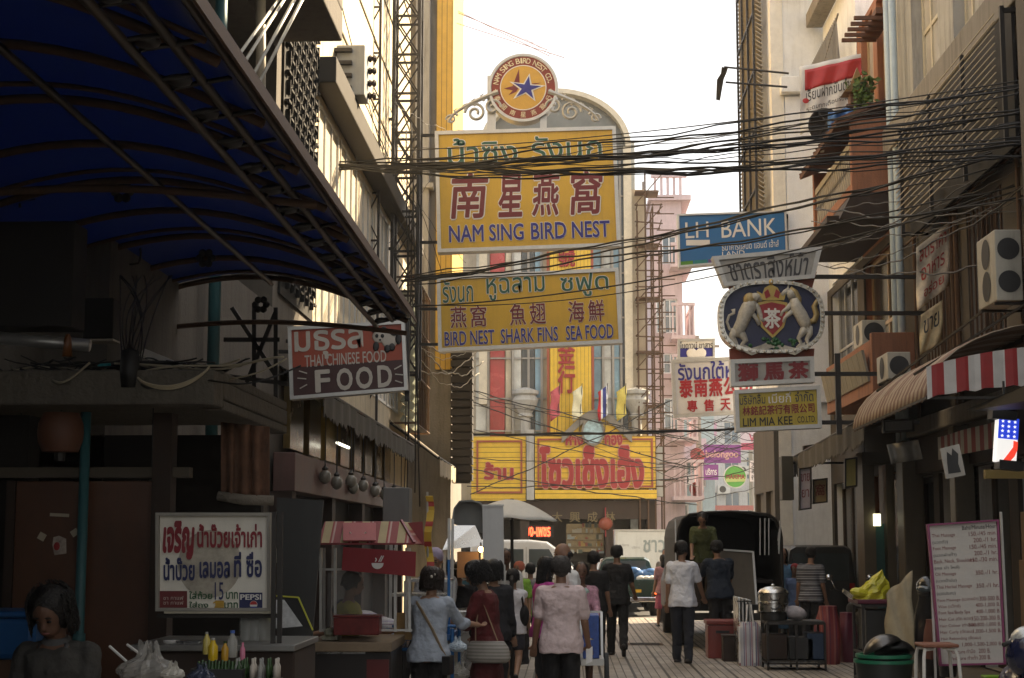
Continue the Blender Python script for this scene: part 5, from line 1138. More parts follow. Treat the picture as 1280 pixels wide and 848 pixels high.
m = MB(); 
for (dx, dy, sx, sy) in ((0,-.09,.22,.008),(0,.09,.22,.008),(-.11,0,.008,.17),(.11,0,.008,.17)): m.box((dx,dy,.02), (sx,sy,.05))
build('crate', m, M_black, t, False)
for i in range(7):
    for j in range(2): m = MB().lathe([(.012,0),(.013,.04),(.006,.06),(.006,.075),(0,.076)], (-.088+i*.029, -.04+j*.07, .0), 8); build('bottle', m, M_grn, t, False, smooth=True)
t = thing('condiment_rack', 'jumbled rack of small jars and bottle necks at the right end of the drinks stall', 'rack', P(322,848,7.0))
m = MB().bx(-.10,.10,-.06,.06,-.03,0); build('tray', m, M_iron, t, False)
for i in range(12): m = MB().lathe([(.011,0),(.012,.05),(.005,.065),(.006,.085),(0,.087)], (-.085+(i%6)*.034, -.03+(i//6)*.05, 0), 8); build('jar', m, [M_cl, M_grn, M_cr][i % 3], t, False, smooth=True)
m = MB(); 
for i in range(3): m.lathe([(.035,0),(.04,.20),(.038,.2)], P(308+i*11,820,8.1), 12)
one('cup_stacks', 'tall stacks of clear plastic cups behind the bottles', 'cups', m, mat('clear plastic'), smooth=True)
def bag(label, px, py, y, R, mcol, n=3, seed=1, cat='plastic bag', name='plastic_bag'):
    rr = random.Random(seed); c = P(px, py, y); m = MB()
    vs = []; nu, nv = 22, 12
    nu, nv = 34, 15; rows = []
    for i in range(nv+1):
        t = i/nv; row = []
        for j in range(nu):
            th = 2*math.pi*j/nu
            base = math.sin(math.pi*min(.12+t*1.02, 1))**.7 if t < .72 else .50-(t-.72)*1.1
            fold = .05+.30*max(0, t-.35); k = 1+fold*math.sin(9*th+seed+2.5*math.sin(t*4))+rr.uniform(-.07,.07)+.12*math.sin(2*th+seed)
            rad_ = R*max(base, .12)*k+(R*.5*(t-.86)*(1+math.sin(5*th)) if t > .86 else 0)
            row.append(c+Vector((rad_*math.cos(th), rad_*.8*math.sin(th), R*(1.25*t+(.25*math.sin(4*th+seed)+rr.uniform(0,.15) if t > .9 else 0))-.02)))
        row.append(row[0]); rows.append(row)
    m.grid(rows); return one(name, label, cat, m, mcol)
M_bagc = mat('cloudy plastic film', (.42,.40,.36), .2, var=.25, scale=12, alpha=.55); M_bagw = mat('white plastic film', (.58,.55,.47), .25, var=.2, scale=14, alpha=.7)
bag('big cloudy plastic bag slumped at the left end of the drinks stall', 185, 850, 7.1, .12, M_bagc, seed=2); bag('knotted whitish plastic bag in the middle of the drinks stall', 216, 845, 6.95, .055, M_bagw, seed=5); bag('small dark blue plastic bag leaning on the bottle crate', 252, 850, 6.9, .06, mat('dark film', (.05,.06,.10), .25, alpha=.8), seed=9)
for i, (a, b) in enumerate((((137,808),(158,827)),((159,806),(178,820)))):
    m = MB().tube([P(*a,7.15), P(*b,7.1)], .006, 8); one('straw', ['white drinking straw sticking up at the far left end','white drinking straw just above the cloudy bag'][i], 'straw', m, mat('white straw', (.75,.73,.68), .4), 'drinking straws')
m = MB().lathe([(.026,0),(.040,.055),(.042,.058),(.036,.055),(.022,.004)], P(214,816,7.9), 16); one('bowl', 'small white bowl under the price board', 'bowl', m, M_wht, smooth='auto')
c = P(237,812,7.9); m = MB().bx(c.x-.055,c.x+.055,c.y-.04,c.y+.04,c.z-.012,c.z+.035); m.bx(c.x-.06,c.x+.06,c.y-.045,c.y+.045,c.z+.036,c.z+.042); one('foil_tray', 'little foil tray next to the white bowl', 'tray', m, M_steel, bevel=.006)
r = thing('menu_folder', 'open menu folder with yellow edges propped beside the price board', 'menu', P(362,770,9.0))
k = [P(334,750,9.0), P(355,750,9.0), P(378,783,9.0), P(343,786,9.0)]; m = MB().hexa(k, [p+Vector((0,.008,0)) for p in k]); build('page', m, mat('printed page', (.55,.56,.56), .5, var=.35, scale=22), r)
k = [P(345,745,9.03), P(373,747,9.03), P(391,788,9.03), P(377,783,9.03)]; m = MB().hexa(k, [p+Vector((0,.008,0)) for p in k]); build('cover', m, M_black, r)
m = MB(); m.bar(P(345,745,9.02), P(373,747,9.02), .008); m.bar(P(373,747,9.02), P(391,788,9.02), .008); m.bar(P(333,768,9.0), P(343,786,9.0), .008); build('edge', m, mat('yellow edging', (.5,.5,.05), .4), r)
t = thing('plastic_basin', 'blue plastic basin on a stand behind the seller at the far left', 'basin', P(10,822,8.0)); c = P(5,800,8.0)
m = MB(); m.bx(c.x-.4,c.x+.15,8.0,8.4,c.z-.10,c.z+.11); build('tub', m, mat('blue plastic', (.015,.09,.26), .35, var=.1), t, bevel=.03); m = MB(); m.bx(c.x-.43,c.x+.17,7.97,8.43,c.z+.11,c.z+.14); build('rim', m, mat('blue plastic'), t, bevel=.012)
m = MB(); m.bx(c.x-.35,c.x+.1,8.05,8.35,0,c.z-.10); build('stand', m, M_wood, t)
m = MB(); k = [P(318,690,11), P(352,690,11), P(370,722,11), P(318,722,11)]; 
t = thing('parasol', 'small pale parasol edge in the gap behind the price board', 'parasol', P(345,700,11.4)); c = P(338,700,11.5)
m = MB().lathe([(.16,-.02),(.16,0),(.09,.06),(0,.10)], c, 8); build('canopy', m, mat('pale parasol cloth', (.45,.42,.35), .9), t); m = MB().tube([(c.x,c.y,0),(c.x,c.y,c.z+.08)], .015, 6); build('pole', m, M_iron, t)
# ================================================================ RED ROOFED FOOD CART
yR = 13.6
r = thing('red_food_cart', 'glazed food cart with a red and cream striped roof and dark base', 'food cart', (P(462,0,yR).x, yR+.4, 0))
R_ = lambda px, py, dy=0.: P(px, py, yR+dy)
M_str = stripes('red cream awning stripes', [(0,(.42,.33,.17)),(.42,(.28,.035,.03)),(.52,(.45,.28,.24)),(.62,(.24,.025,.025))], 0, .158, .55, bump=.3)
ax = [R_(399,680).x, R_(520,680).x, R_(404,652).x, R_(500,652).x]; zb_, zt_ = R_(0,680).z, R_(0,652).z
m = MB(); lo = [(ax[0],yR-.15,zb_),(ax[1],yR-.15,zb_),(ax[1],yR+1.1,zb_),(ax[0],yR+1.1,zb_)]; hi = [(ax[2],yR+.1,zt_),(ax[3],yR+.1,zt_),(ax[3],yR+.85,zt_),(ax[2],yR+.85,zt_)]
m.hexa(lo, hi); build('roof', m, M_str, r)
m = MB(); m.bar((ax[3],yR+.1,zt_+.008), (ax[1],yR-.15,zb_+.008), .02); m.bar((ax[0],yR-.16,zb_), (ax[1],yR-.16,zb_), .016); build('roof_trim', m, mat('maroon trim', (.2,.02,.025), .4), r)
m = MB(); a, b, c_, d = R_(429,677,-.16), R_(470,677,-.16), R_(470,655,.04), R_(429,655,.04); m.hexa([a,b,c_,d], [p+Vector((0,-.012,.01)) for p in (a,b,c_,d)]); build('badge_panel', m, mat('rose badge', (.42,.10,.10), .5), r)
m = MB(); m.tube([(R_(449,666).x+.075*math.cos(t), yR-.09-.012*0, R_(449,663).z+.045*math.sin(t)) for t in [math.pi*(1.12+.76*k/10) for k in range(11)]], .008, 6); build('smile_mark', m, mat('rose pale mark', (.6,.45,.4), .5), r)
m = MB(); a, b, c_, d = [R_(*k, -.17) for k in ((427,713),(519,721),(520,690),(429,684))]; m.hexa([a,b,c_,d], [p+Vector((0,.02,0)) for p in (a,b,c_,d)]); build('banner_panel', m, mat('red banner', (.24,.012,.018), .5, var=.08), r)
m = MB(); c = R_(472,704,-.175); m.prism([(c.x+.05*math.cos(t), c.z+.05*math.sin(t)) for t in [math.pi*(1+k/10) for k in range(11)]], yR-.185, yR-.175); m.bar((c.x+.01,yR-.18,c.z+.01), (c.x+.035,yR-.18,c.z+.06), .008); m.bar((c.x+.025,yR-.18,c.z+.01), (c.x+.05,yR-.18,c.z+.06), .008); m.tube([(c.x-.02+.01*math.sin(k), yR-.18, c.z+.012+k*.01) for k in range(4)], .005, 5); build('bowl_mark', m, M_wht, r)
m = MB()
for px in (401, 419, 494, 512): m.bar(R_(px,685), R_(px,790), .022)
for px in (405, 508): m.bar(R_(px,685,.8), R_(px,790,.8), .022)
for py in (712, 788): m.bar(R_(399,py), R_(515,py), .018)
build('frame', m, M_alu, r)
m = MB(); m.bx(R_(420,0).x, R_(492,0).x, yR+.005, yR+.012, R_(0,786).z, R_(0,716).z); build('glass', m, mat('display glass', (.5,.5,.48), .05, var=0, alpha=.12), r)
m = MB(); m.bx(R_(399,0).x, R_(500,0).x, yR-.2, yR+.9, R_(0,812).z, R_(0,800).z); build('counter', m, mat('worn wood top', (.26,.19,.12), .5, var=.25), r, bevel=.008)
m = MB(); m.bx(R_(400,0).x, R_(498,0).x, yR-.12, yR+.8, .12, R_(0,812).z-.003); build('base_cabinet', m, mat('black stained base', (.025,.02,.018), .45), r, bevel=.01)
m = MB(); m.bx(R_(412,0).x, R_(468,0).x, yR-.145, yR-.122, R_(0,815).z, R_(0,812.5).z); build('handle', m, M_steel, r)
m = MB(); m.bx(R_(470,0).x, R_(496,0).x, yR-.14, yR-.122, .2, R_(0,822).z); build('red_panel', m, mat('dark red panel'), r)
for px in (410, 488):
    m = MB(); m.lathe([(0,-.02),(.13,-.02),(.13,.02),(0,.02)], (R_(px,0).x, yR-.02, .13), 16, DX); build('wheel', m, M_rubber, r)
c = R_(447,795,-.1); m = MB().bx(c.x-.19,c.x+.19,c.y-.1,c.y+.12,c.z+.01,c.z+.155); t = one('lacquer_box', 'dark red lacquered box on the red roofed cart counter', 'box', m, mat('red lacquer', (.16,.02,.018), .35, var=.35, scale=14), bevel=.01)
m = MB().bx(c.x-.195,c.x+.195,c.y-.105,c.y+.125,c.z+.157,c.z+.172); build('lid', m, mat('red lacquer'), t)
c = R_(440,792,.35); m = MB().bx(c.x-.12,c.x+.2,c.y,c.y+.25,c.z+.02,c.z+.12); one('steel_pan', 'shallow steel pan of food behind the lacquered box', 'pan', m, M_steel, bevel=.01)
c = R_(412,800,-.05); m = MB(); m.bx(c.x-.06,c.x+.07,c.y-.04,c.y+.2,c.z,c.z+.03); m.ell((c.x,c.y,c.z+.06), (.05,.05,.04)); one('snack_tray', 'little tray of snacks at the left end of the red cart', 'tray', m, mat('mixed snacks', (.3,.3,.22), .6, var=.6, scale=25), smooth='auto')
# shop banners around it
m = MB(); k = [P(500,655,14.2), P(528,652,14.2), P(530,682,14.2), P(512,680,14.2)]; m.hexa(k, [p+Vector((0,.03,0)) for p in k]); one('red_banner', 'dark red cloth panel beside the striped cart roof', 'banner', m, mat('maroon trim'))
t = thing('flag_sign', 'tall narrow yellow and red feather sign beside the striped cart', 'sign', P(537,735,14.5))
m = MB().grid([[P(532+x*9+2*math.sin(j*.8), 620+j*9, 14.5+.03*math.sin(j)) for x in range(2)] for j in range(12)], .01); build('cloth', m, stripes('feather flag', [(0,(.55,.36,.04)),(.55,(.35,.04,.03)),(.8,(.55,.36,.04))], 2, .18, .7), t)
m = MB().tube([P(534,615,14.52), P(535,735,14.52)], .012, 6); build('pole', m, M_alu, t)
c = P(492,640,14.6); m = MB().bx(c.x-.1,c.x+.14,c.y,c.y+.3,c.z-.15,c.z+.22); one('metal_box', 'grey metal box standing over the striped cart roof', 'box', m, mat('dull grey metal', (.14,.14,.135), .5, streak=.3), bevel=.008)
# ================================================================ BLUE FRAMED CART
yb_ = 14.6; Q_ = lambda px, py, dy=0.: P(px, py, yb_+dy)
r = thing('blue_framed_cart', 'low food cart with a bright blue tube frame and glass food case', 'food cart', (Q_(540,0).x, yb_+.4, 0))
M_bl = mat('bright blue enamel', (.015,.13,.36), .35, var=.1)
m = MB()
for px, dy in ((492,0),(569,0),(492,.9),(569,.9)): m.tube([(Q_(px,0).x, yb_+dy, .25), (Q_(px,0).x, yb_+dy, Q_(0,785).z)], .018, 8)
for py in (783, 812):
    for dy in (0,.9): m.tube([Q_(492,py,dy), Q_(570,py,dy)], .016, 8)
    for px in (492, 569): m.tube([Q_(px,py), Q_(px,py)+Vector((0,.9,0))], .016, 8)
m.tube([Q_(561,700,.1), Q_(561,800,.1)], .014, 8); m.tube([Q_(494,812,-.02), Q_(496,848,-.02)], .02, 8); build('frame', m, M_bl, r, smooth='auto')
m = MB(); m.bx(Q_(494,0).x, Q_(568,0).x, yb_+.02, yb_+.88, Q_(0,800).z, Q_(0,793).z); build('tray', m, M_bl, r)
m = MB(); m.bx(Q_(550,0).x, Q_(568,0).x, yb_+.05, yb_+.85, .25, Q_(0,803).z); build('side_panel', m, mat('cream side board', (.40,.36,.29), .6), r)
m = MB()
gx0, gx1, gz0, gz1 = Q_(508,0).x, Q_(563,0).x, Q_(0,783).z, Q_(0,727).z
for x in (gx0, gx1):
    for y in (yb_+.35, yb_+.85): m.bar((x,y,gz0), (x,y,gz1), .025)
for z in (gz0, gz1):
    for y in (yb_+.35, yb_+.85): m.bar((gx0,y,z), (gx1,y,z), .025)
build('case_frame', m, mat('white case frame', (.6,.6,.58), .4), r)
m = MB(); m.bx(gx0, gx1, yb_+.36, yb_+.84, gz1, gz1+.015); build('case_top', m, M_steel, r)
m = MB(); m.bx(gx0, gx1, yb_+.35, yb_+.356, gz0, gz1); build('glass', m, mat('display glass'), r)
m = MB()
for k in range(16): m.ell((gx0+.05+U(0,1)*(gx1-gx0-.1), yb_+.4+U(0,.4), gz0+.05+U(0,.08)), (.06,.06,.035), (0,0,U(0,3)), 8, 5)
one('food_pile', 'heap of cooked food pieces inside the white framed glass case', 'food', m, mat('cooked food', (.34,.22,.12), .5, var=.4, scale=16), smooth=True)
c = Q_(512,800,-.02); m = MB().bx(c.x-.14,c.x+.16,c.y-.015,c.y,c.z,c.z+.24); one('cardboard_sheet', 'tan cardboard sheet propped on the blue framed cart', 'cardboard', m, mat('cardboard', (.42,.27,.11), .85))
bag('blue and white plastic bag hanging at the blue framed cart', 572, 812, 14.3, .09, mat('pale blue film', (.45,.52,.58), .3, alpha=.85), seed=4); bag('pale plastic bag on the ground by the blue cart', 574, 846, 14.9, .10, M_bagw, seed=8)
for k in range(5):
    c = Q_(500+k*14, 793, .2); m = MB(); m.ell((c.x,c.y,c.z+.05), (.07,.05,.045), (0,0,k), 10, 6); one('food_packet', 'small wrapped food packet lying on the blue cart tray', 'packet', m, [mat('packet yellow', (.5,.42,.12), .4), mat('packet white', (.55,.54,.5), .4), mat('packet green', (.16,.3,.1), .4)][k % 3], 'wrapped food packets', smooth=True)
# ================================================================ HOODED COOKING CART, WHITE BOARD, UMBRELLA
yH = 18.0; H_ = lambda px, py, dy=0.: P(px, py, yH+dy)
r = thing('hooded_cart', 'cooking cart under a stainless hood with a curved back shield', 'food cart', (H_(585,0).x, yH, 0))
m = MB(); lo = [H_(553,688), H_(605,682), H_(605,682,.7), H_(553,688,.7)]; hi = [H_(566,657,.15), H_(594,657,.15), H_(594,657,.55), H_(566,657,.55)]; m.hexa(lo, hi); build('hood', m, M_steel, r)
m = MB(); pr = [(606,668),(606,640),(600,630),(590,627),(575,628),(569,636),(566,655)]; m.grid([[H_(x, y, d) for x, y in pr] for d in (.5,1.0)], .02); 
k = [H_(x, y, 1.0) for x, y in pr]; m.add(k, [tuple(range(len(k)))]); build('back_shield', m, mat('smoked steel', (.20,.20,.19), .4, metal=.7), r)
m = MB()
for px in (556, 603): m.bar(H_(px,686,.1), (H_(px,0).x, yH+.1, .1), .03); m.bar(H_(px,686,.65), (H_(px,0).x, yH+.65, .1), .03)
build('post', m, M_alu, r)
m = MB(); m.bx(H_(552,0).x, H_(606,0).x, yH, yH+.75, .35, 1.0); build('base_cabinet', m, M_steel, r, bevel=.01)
m = MB(); m.bx(H_(574,0).x, H_(600,0).x, yH+.05, yH+.6, H_(0,722).z, H_(0,690).z); build('wooden_rack', m, mat('honey wood', (.20,.11,.05), .6), r)
t = thing('lit_bulb', 'glowing warm bulb under the stainless hood', 'lamp', H_(601,686,-.1)); m = MB().ell(H_(601,687,-.1), (.028,.028,.034)); build('bulb', m, mat('warm bulb', (1,.7,.3), .5, var=0, emit=(1,.62,.2), estr=5), t); m = MB().tube([H_(601,684,-.1), H_(601,678,.05)], .01, 6); build('socket', m, M_black, t)
ld = bpy.data.lights.new('bulb_light', 'POINT'); ld.energy = .7; ld.color = (1,.6,.25); ld.shadow_soft_size = .04; lo_ = bpy.data.objects.new('bulb_light', ld); col.objects.link(lo_); lo_.parent = t; lo_.location = (0,-.09,-.05)
m = MB(); k = [P(603,633,17.6), P(629,632,17.6), P(630,706,17.6), P(604,705,17.6)]; m.hexa(k, [p+Vector((0,.04,0)) for p in k]); t = one('white_board', 'tall plain white board standing behind the crowd', 'board', m, mat('off white sheet', (.58,.58,.56), .5, var=.05, streak=.15))
m = MB(); m.bar(P(604,705,17.62), P(604,860,17.62), .03); m.bar(P(630,706,17.62), P(630,860,17.62), .03); m.bar(P(603,632,17.6), P(630,632,17.6), .02); build('leg', m, M_alu, t)
cu = P(640, 640, 20.5); t = thing('umbrella', 'big off white market umbrella over the crowd', 'umbrella', (cu.x, cu.y, 0)); Ru = 56*20.5/2000
rows = []
for i in range(9):
    k = i/8; rows.append([(cu.x+Ru*k*(1+.0*j)*math.cos(2*math.pi*j/32)*(1-.03*abs(math.sin(4*2*math.pi*j/32))), cu.y+Ru*k*math.sin(2*math.pi*j/32), P(0,625,20.5).z-.24*k**1.6-.015*k*abs(math.sin(4*2*math.pi*j/32))+ .035*k*math.cos(2*math.pi*j/32)*-1) for j in range(33)])
m = MB().grid(rows, .006); build('canopy', m, mat('umbrella cloth', (.62,.60,.54), .85, var=.08, streak=.12), t, smooth=True)
m = MB(); m.tube([(cu.x,cu.y,0),(cu.x,cu.y,P(0,624,20.5).z)], .022, 8); build('pole', m, M_iron, t)
for j in range(8):
    a = 2*math.pi*j/8+math.pi/8*0; m = MB(); m.bar((cu.x,cu.y,P(0,627,20.5).z), (cu.x+Ru*.97*math.cos(a), cu.y+Ru*.97*math.sin(a), P(0,625,20.5).z-.26), .014); build('rib', m, M_alu, t)
# second cart behind: rice stall shelves
c = P(548,730,16.5); r = thing('stall_shelf', 'steel shelf with hanging ladles beside the capped cook', 'shelf', (c.x, 16.5, 0))
m = MB(); m.bx(c.x-.5,c.x+.1,16.6,17.1,.8,.84); m.bx(c.x-.5,c.x+.1,16.6,17.1,1.2,1.23); build('shelf', m, M_steel, r); m = MB()
for dx in (-.5,.1): m.bar((c.x+dx,16.6,0),(c.x+dx,16.6,2.0),.03); m.bar((c.x+dx,17.1,0),(c.x+dx,17.1,2.0),.03)
build('post', m, M_alu, r)
# ================================================================ OVERHEAD CABLES
def cable(p, q, sag, rr_, n=30, wob=0., seed=0):
    p, q = Vector(p), Vector(q); rg = random.Random(seed); a, b = rg.uniform(0,6), rg.uniform(0,6)
    return [p.lerp(q, i/n)+Vector((0, wob*math.sin(i*.9+b), -sag*4*(i/n)*(1-i/n)+wob*(math.sin(i*.55+a)+.5*math.sin(i*1.7+b)))) for i in range(n+1)]
def wires(name, label, group, n, a, ja, b, jb, ya, yb2, sag, r_, wob=.012, mcol=None, seed=1, js=.5):
    rg = random.Random(seed)
    for k in range(n):
        p = P(a[0]+rg.uniform(-ja[0],ja[0]), a[1]+rg.uniform(-ja[1],ja[1]), ya+rg.uniform(-.2,.2)); q = P(b[0]+rg.uniform(-jb[0],jb[0]), b[1]+rg.uniform(-jb[1],jb[1]), yb2+rg.uniform(-.2,.2))
        m = MB().tube(cable(p, q, sag*rg.uniform(1-js,1+js), r_, 34, wob*1.3, seed*100+k), .78*r_*rg.choice([.7,1,1.3]), 5)
        one(name, label, 'cable', m, mcol or M_rubber, group, smooth=True)
wires('overhead_cable', 'black cable in the thick bundle crossing the upper yellow sign', 'thick bundle of overhead cables', 16, (380,208), (8,5), (1300,150), (0,50), 22.5, 17.5, .18, .0125, .022, seed=1)
wires('overhead_cable', 'black cable strung high from the left mast to the slatted sunscreen', 'high overhead cables', 7, (515,208), (6,6), (1290,140), (0,40), 26, 18.5, .16, .013, .02, seed=2)
wires('overhead_cable', 'thin black line running to the right above the bundle', 'thin upper lines', 2, (500,188), (5,8), (1290,95), (0,14), 26, 18, .25, .011, .0, seed=3)
wires('overhead_cable', 'black cable crossing in front of the lower yellow sign', 'cables over the lower yellow sign', 6, (505,352), (5,6), (1290,215), (0,45), 26.5, 19, .14, .014, .02, seed=4)
wires('overhead_cable', 'long sagging cable rising from the lower sign to the right eave', 'long sagging cables', 2, (512,382), (3,3), (1285,228), (0,14), 27, 19, .55, .015, .0, seed=5)
wires('overhead_cable', 'dark cable strung across the front of the yellow shop', 'cables across the yellow shop', 10, (585,560), (5,90), (870,560), (5,75), 44, 44, .10, .016, .015, seed=6)
wires('overhead_cable', 'heavy horizontal cable above the yellow shop letters', 'heavy cable pair', 2, (575,545), (0,2), (925,536), (0,1), 34, 34, .05, .028, .008, seed=7)
wires('overhead_cable', 'fine wire spanning the far side street', 'fine wires over the far street', 22, (800,560), (6,75), (985,545), (5,70), 54, 44, .18, .012, .02, seed=8)
wires('overhead_cable', 'dark cable running down the left facade from the top', 'cables down the left facade', 4, (405,-20), (25,0), (500,255), (10,25), 21, 27.5, .05, .011, .01, seed=9)
wires('overhead_cable', 'thin wire looping between mast and yellow sign', 'thin wires by the mast', 6, (485,190), (8,160), (560,235), (25,190), 26.5, 29, .15, .008, .02, seed=10)
wires('overhead_cable', 'thin stay wire from the yellow tower down to the round crest', 'stay wires of the crest', 5, (573,12), (2,18), (690,70), (50,10), 33, 28.2, .0, .007, .0, mat('reddish stay wire', (.22,.10,.08), .5), seed=11)
wires('overhead_cable', 'cable drooping along the right facade under the sunscreen', 'cables on the right facade', 9, (1020,300), (15,50), (1290,250), (0,70), 27, 18.5, .20, .012, .02, seed=12)
wires('overhead_cable', 'black cable hanging down the lattice mast', 'cables down the mast', 7, (512,180), (10,30), (515,600), (14,60), 27.6, 27.7, .0, .012, .03, seed=13)
wires('overhead_cable', 'pale drooping cable on the facade past the mast', 'drooping pale cables', 5, (520,440), (10,30), (600,440), (5,30), 29, 32.5, .35, .012, .02, mat('pale old cable'), seed=14)
# ================================================================ VEHICLES
M_tyre = mat('tyre rubber', (.02,.02,.02), .8, var=.1)
M_van = mat('white car paint', (.58,.60,.62), .25, var=.05, coat=.4); M_silv = mat('silver car paint', (.50,.51,.48), .28, metal=.3, var=.06, coat=.4)
M_pick = mat('dark green car paint', (.012,.04,.035), .25, var=.12, coat=.5); M_blkp = mat('dusty black paint', (.018,.017,.015), .45, var=.2)
M_tail = mat('lit tail lamp', (.6,.04,.01), .3, var=0, emit=(1,.12,.02), estr=1.6); M_chrome = mat('chrome', (.6,.6,.6), .15, metal=1, var=.05)
M_carglass = mat('car glass', (.05,.065,.07), .06, var=.1, spec=.8)
def wheel(parent, c, R, wd, axis='x'):
    M = Matrix.Rotation(rad(90), 3, 'Y') if axis == 'x' else DX
    m = MB().lathe([(R*.62,-wd/2),(R*.93,-wd/2),(R,-wd*.3),(R,wd*.3),(R*.93,wd/2),(R*.62,wd/2),(R*.62,-wd/2)], c, 22, M); w_ = build('wheel', m, M_tyre, parent, smooth='auto')
    m = MB().lathe([(0,-wd*.32),(R*.25,-wd*.36),(R*.62,-wd*.3),(R*.62,wd*.3),(R*.25,wd*.36),(0,wd*.32)], c, 18, M); build('rim', m, M_alu, w_, smooth='auto')
# white van crossing behind the crowd (nose to the right)
yv = 41.0; V_ = lambda px: P(px,0,yv).x
t = thing('white_van', 'white passenger van with dark side windows behind the crowd', 'van', (V_(665), yv+.8, 0))
x0, x1 = V_(590), V_(722); zr = P(0,675,yv).z
prof = [(x0,.35),(x1-.02,.35),(x1,.75),(x1-.10,.98),(x1-.62,zr-.22),(x1-.85,zr-.05),(x1-1.3,zr),(x0+.3,zr),(x0,zr-.12)]
m = MB().prism(prof, yv, yv+1.65); build('body', m, M_van, t, bevel=.07, seg=3)
for a, b in ((638,654),(660,690)):
    xa, xb = V_(a), V_(b); m = MB().prism([(xa,1.08),(xb+.16 if b == 690 else xb,1.08),(xb-.12 if b == 690 else xb,1.55),(xa,1.55)], yv-.006, yv+.02); build('window', m, M_carglass, t, bevel=.02)
m = MB(); m.hexa([(x1-.1,yv+.1,1.02),(x1-.1,yv+1.55,1.02),(x1-.6,yv+1.5,zr-.25),(x1-.6,yv+.15,zr-.25)], [(x1-.07,yv+.1,1.03),(x1-.07,yv+1.55,1.03),(x1-.57,yv+1.5,zr-.24),(x1-.57,yv+.15,zr-.24)]); build('windscreen', m, M_carglass, t)
m = MB(); m.bx(x0+.1,x1-.15,yv-.012,yv,.78,.82); m.bar((V_(657),yv-.004,.45),(V_(657),yv-.004,1.6),.012); build('trim', m, mat('grey car trim', (.2,.2,.2), .5), t)
for x in (x0+.45, x1-.5):
    for y in (yv+.08, yv+1.55): wheel(t, (x,y,.3), .3, .18, 'y')
# silver saloon
ys = 40.5; t = thing('silver_car', 'silver saloon car seen from behind, left of the green pickup', 'car', (P(772,0,ys).x, ys, 0)); cxs = P(772,0,ys).x
def rings_car(secs):                       # secs: (y, halfwidth low, halfwidth high, z low, z mid, z high)
    rows = []
    for y, a, b, z0, z1, z2 in secs:
        rows.append([(-a*.92,z0),(-a,z0+.08),(-a,z1),(-b,z2-.06),(-b*.8,z2),(b*.8,z2),(b,z2-.06),(a,z1),(a,z0+.08),(a*.92,z0)])
    return rows
def car_body(mb, cx_, secs):
    rows = rings_car(secs); g = [[(cx_+x, s[0], z) for x, z in row] for s, row in zip(secs, rows)]
    mb.grid(g); mb.add(g[0], [tuple(range(10))]); mb.add(g[-1], [tuple(range(10))[::-1]]); n = len(g)
    mb.add([r_[0] for r_ in g]+[r_[-1] for r_ in g], [(i, i+1, n+i+1, n+i) for i in range(n-1)])
m = MB(); car_body(m, cxs, [(ys,.74,.68,.3,.55,.86),(ys+.08,.78,.72,.25,.6,.92),(ys+.5,.80,.74,.25,.7,.94),(ys+.95,.8,.58,.25,.9,1.25),(ys+1.3,.8,.6,.25,.9,1.3),(ys+2.3,.8,.6,.25,.9,1.28),(ys+2.9,.8,.7,.25,.82,.92),(ys+3.9,.76,.66,.3,.7,.8)])
build('body', m, M_silv, t, bevel=.04, seg=2)
m = MB(); m.hexa([(cxs-.60,ys+.50,.97),(cxs+.60,ys+.50,.97),(cxs+.47,ys+.92,1.23),(cxs-.47,ys+.92,1.23)], [(cxs-.60,ys+.52,.95),(cxs+.60,ys+.52,.95),(cxs+.47,ys+.96,1.21),(cxs-.47,ys+.96,1.21)]); build('rear_window', m, M_carglass, t)
for s in (-1,1):
    m = MB().bx(cxs+s*.62-.12, cxs+s*.62+.12, ys-.02, ys+.05, .66, .8); build('tail_light', m, mat('red lens', (.3,.02,.02), .2, var=0), t, bevel=.01)
    for y in (ys+.7, ys+3.1): wheel(t, (cxs+s*.7,y,.28), .28, .18)
# green pickup
yp_ = 37.9; K_ = lambda px: P(px,0,yp_).x; xa, xb = K_(742), K_(816); cxp = (xa+xb)/2; hw = (xb-xa)/2
t = thing('green_pickup', 'dark green pickup truck with lit tail lamps and a blue tarpaulin load', 'pickup truck', (cxp, yp_, 0))
zg = P(0,724,yp_).z
m = MB(); m.bx(xa,xb,yp_,yp_+.06,.42,zg); m.bx(xa,xa+.06,yp_+.063,yp_+1.6,.42,zg+.0); m.bx(xb-.06,xb,yp_+.063,yp_+1.6,.42,zg); m.bx(xa+.063,xb-.063,yp_+.063,yp_+1.6,.42,.5); build('bed', m, M_pick, t, bevel=.012)
m = MB(); car_body(m, cxp, [(yp_+1.63,hw,hw*.78,.4,.85,1.32),(yp_+1.8,hw,hw*.8,.4,.85,1.36),(yp_+2.8,hw,hw*.8,.4,.85,1.34),(yp_+3.3,hw,hw*.9,.4,.8,.95),(yp_+4.3,hw*.95,hw*.85,.4,.75,.88)]); build('cab', m, M_pick, t, bevel=.03)
m = MB().bx(cxp-hw*.68, cxp+hw*.68, yp_+1.61, yp_+1.625, .98, 1.27); build('rear_window', m, M_carglass, t, bevel=.01)
m = MB().bx(xa+.05,xb-.05,yp_-.1,yp_-.01,.34,.46); build('bumper', m, M_chrome, t, bevel=.02)
for s in (-1,1):
    m = MB().bx(cxp+s*(hw-.06)-.055, cxp+s*(hw-.06)+.055, yp_-.025, yp_-.002, .52, .74); build('tail_light', m, M_tail, t, bevel=.01)
    for y in (yp_+.6, yp_+3.5): wheel(t, (cxp+s*(hw-.1),y,.3), .3, .2)
m = MB().bx(cxp+.12,cxp+.3,yp_-.012,yp_-.001,.56,.63); build('badge', m, M_yel, t)
m = MB()
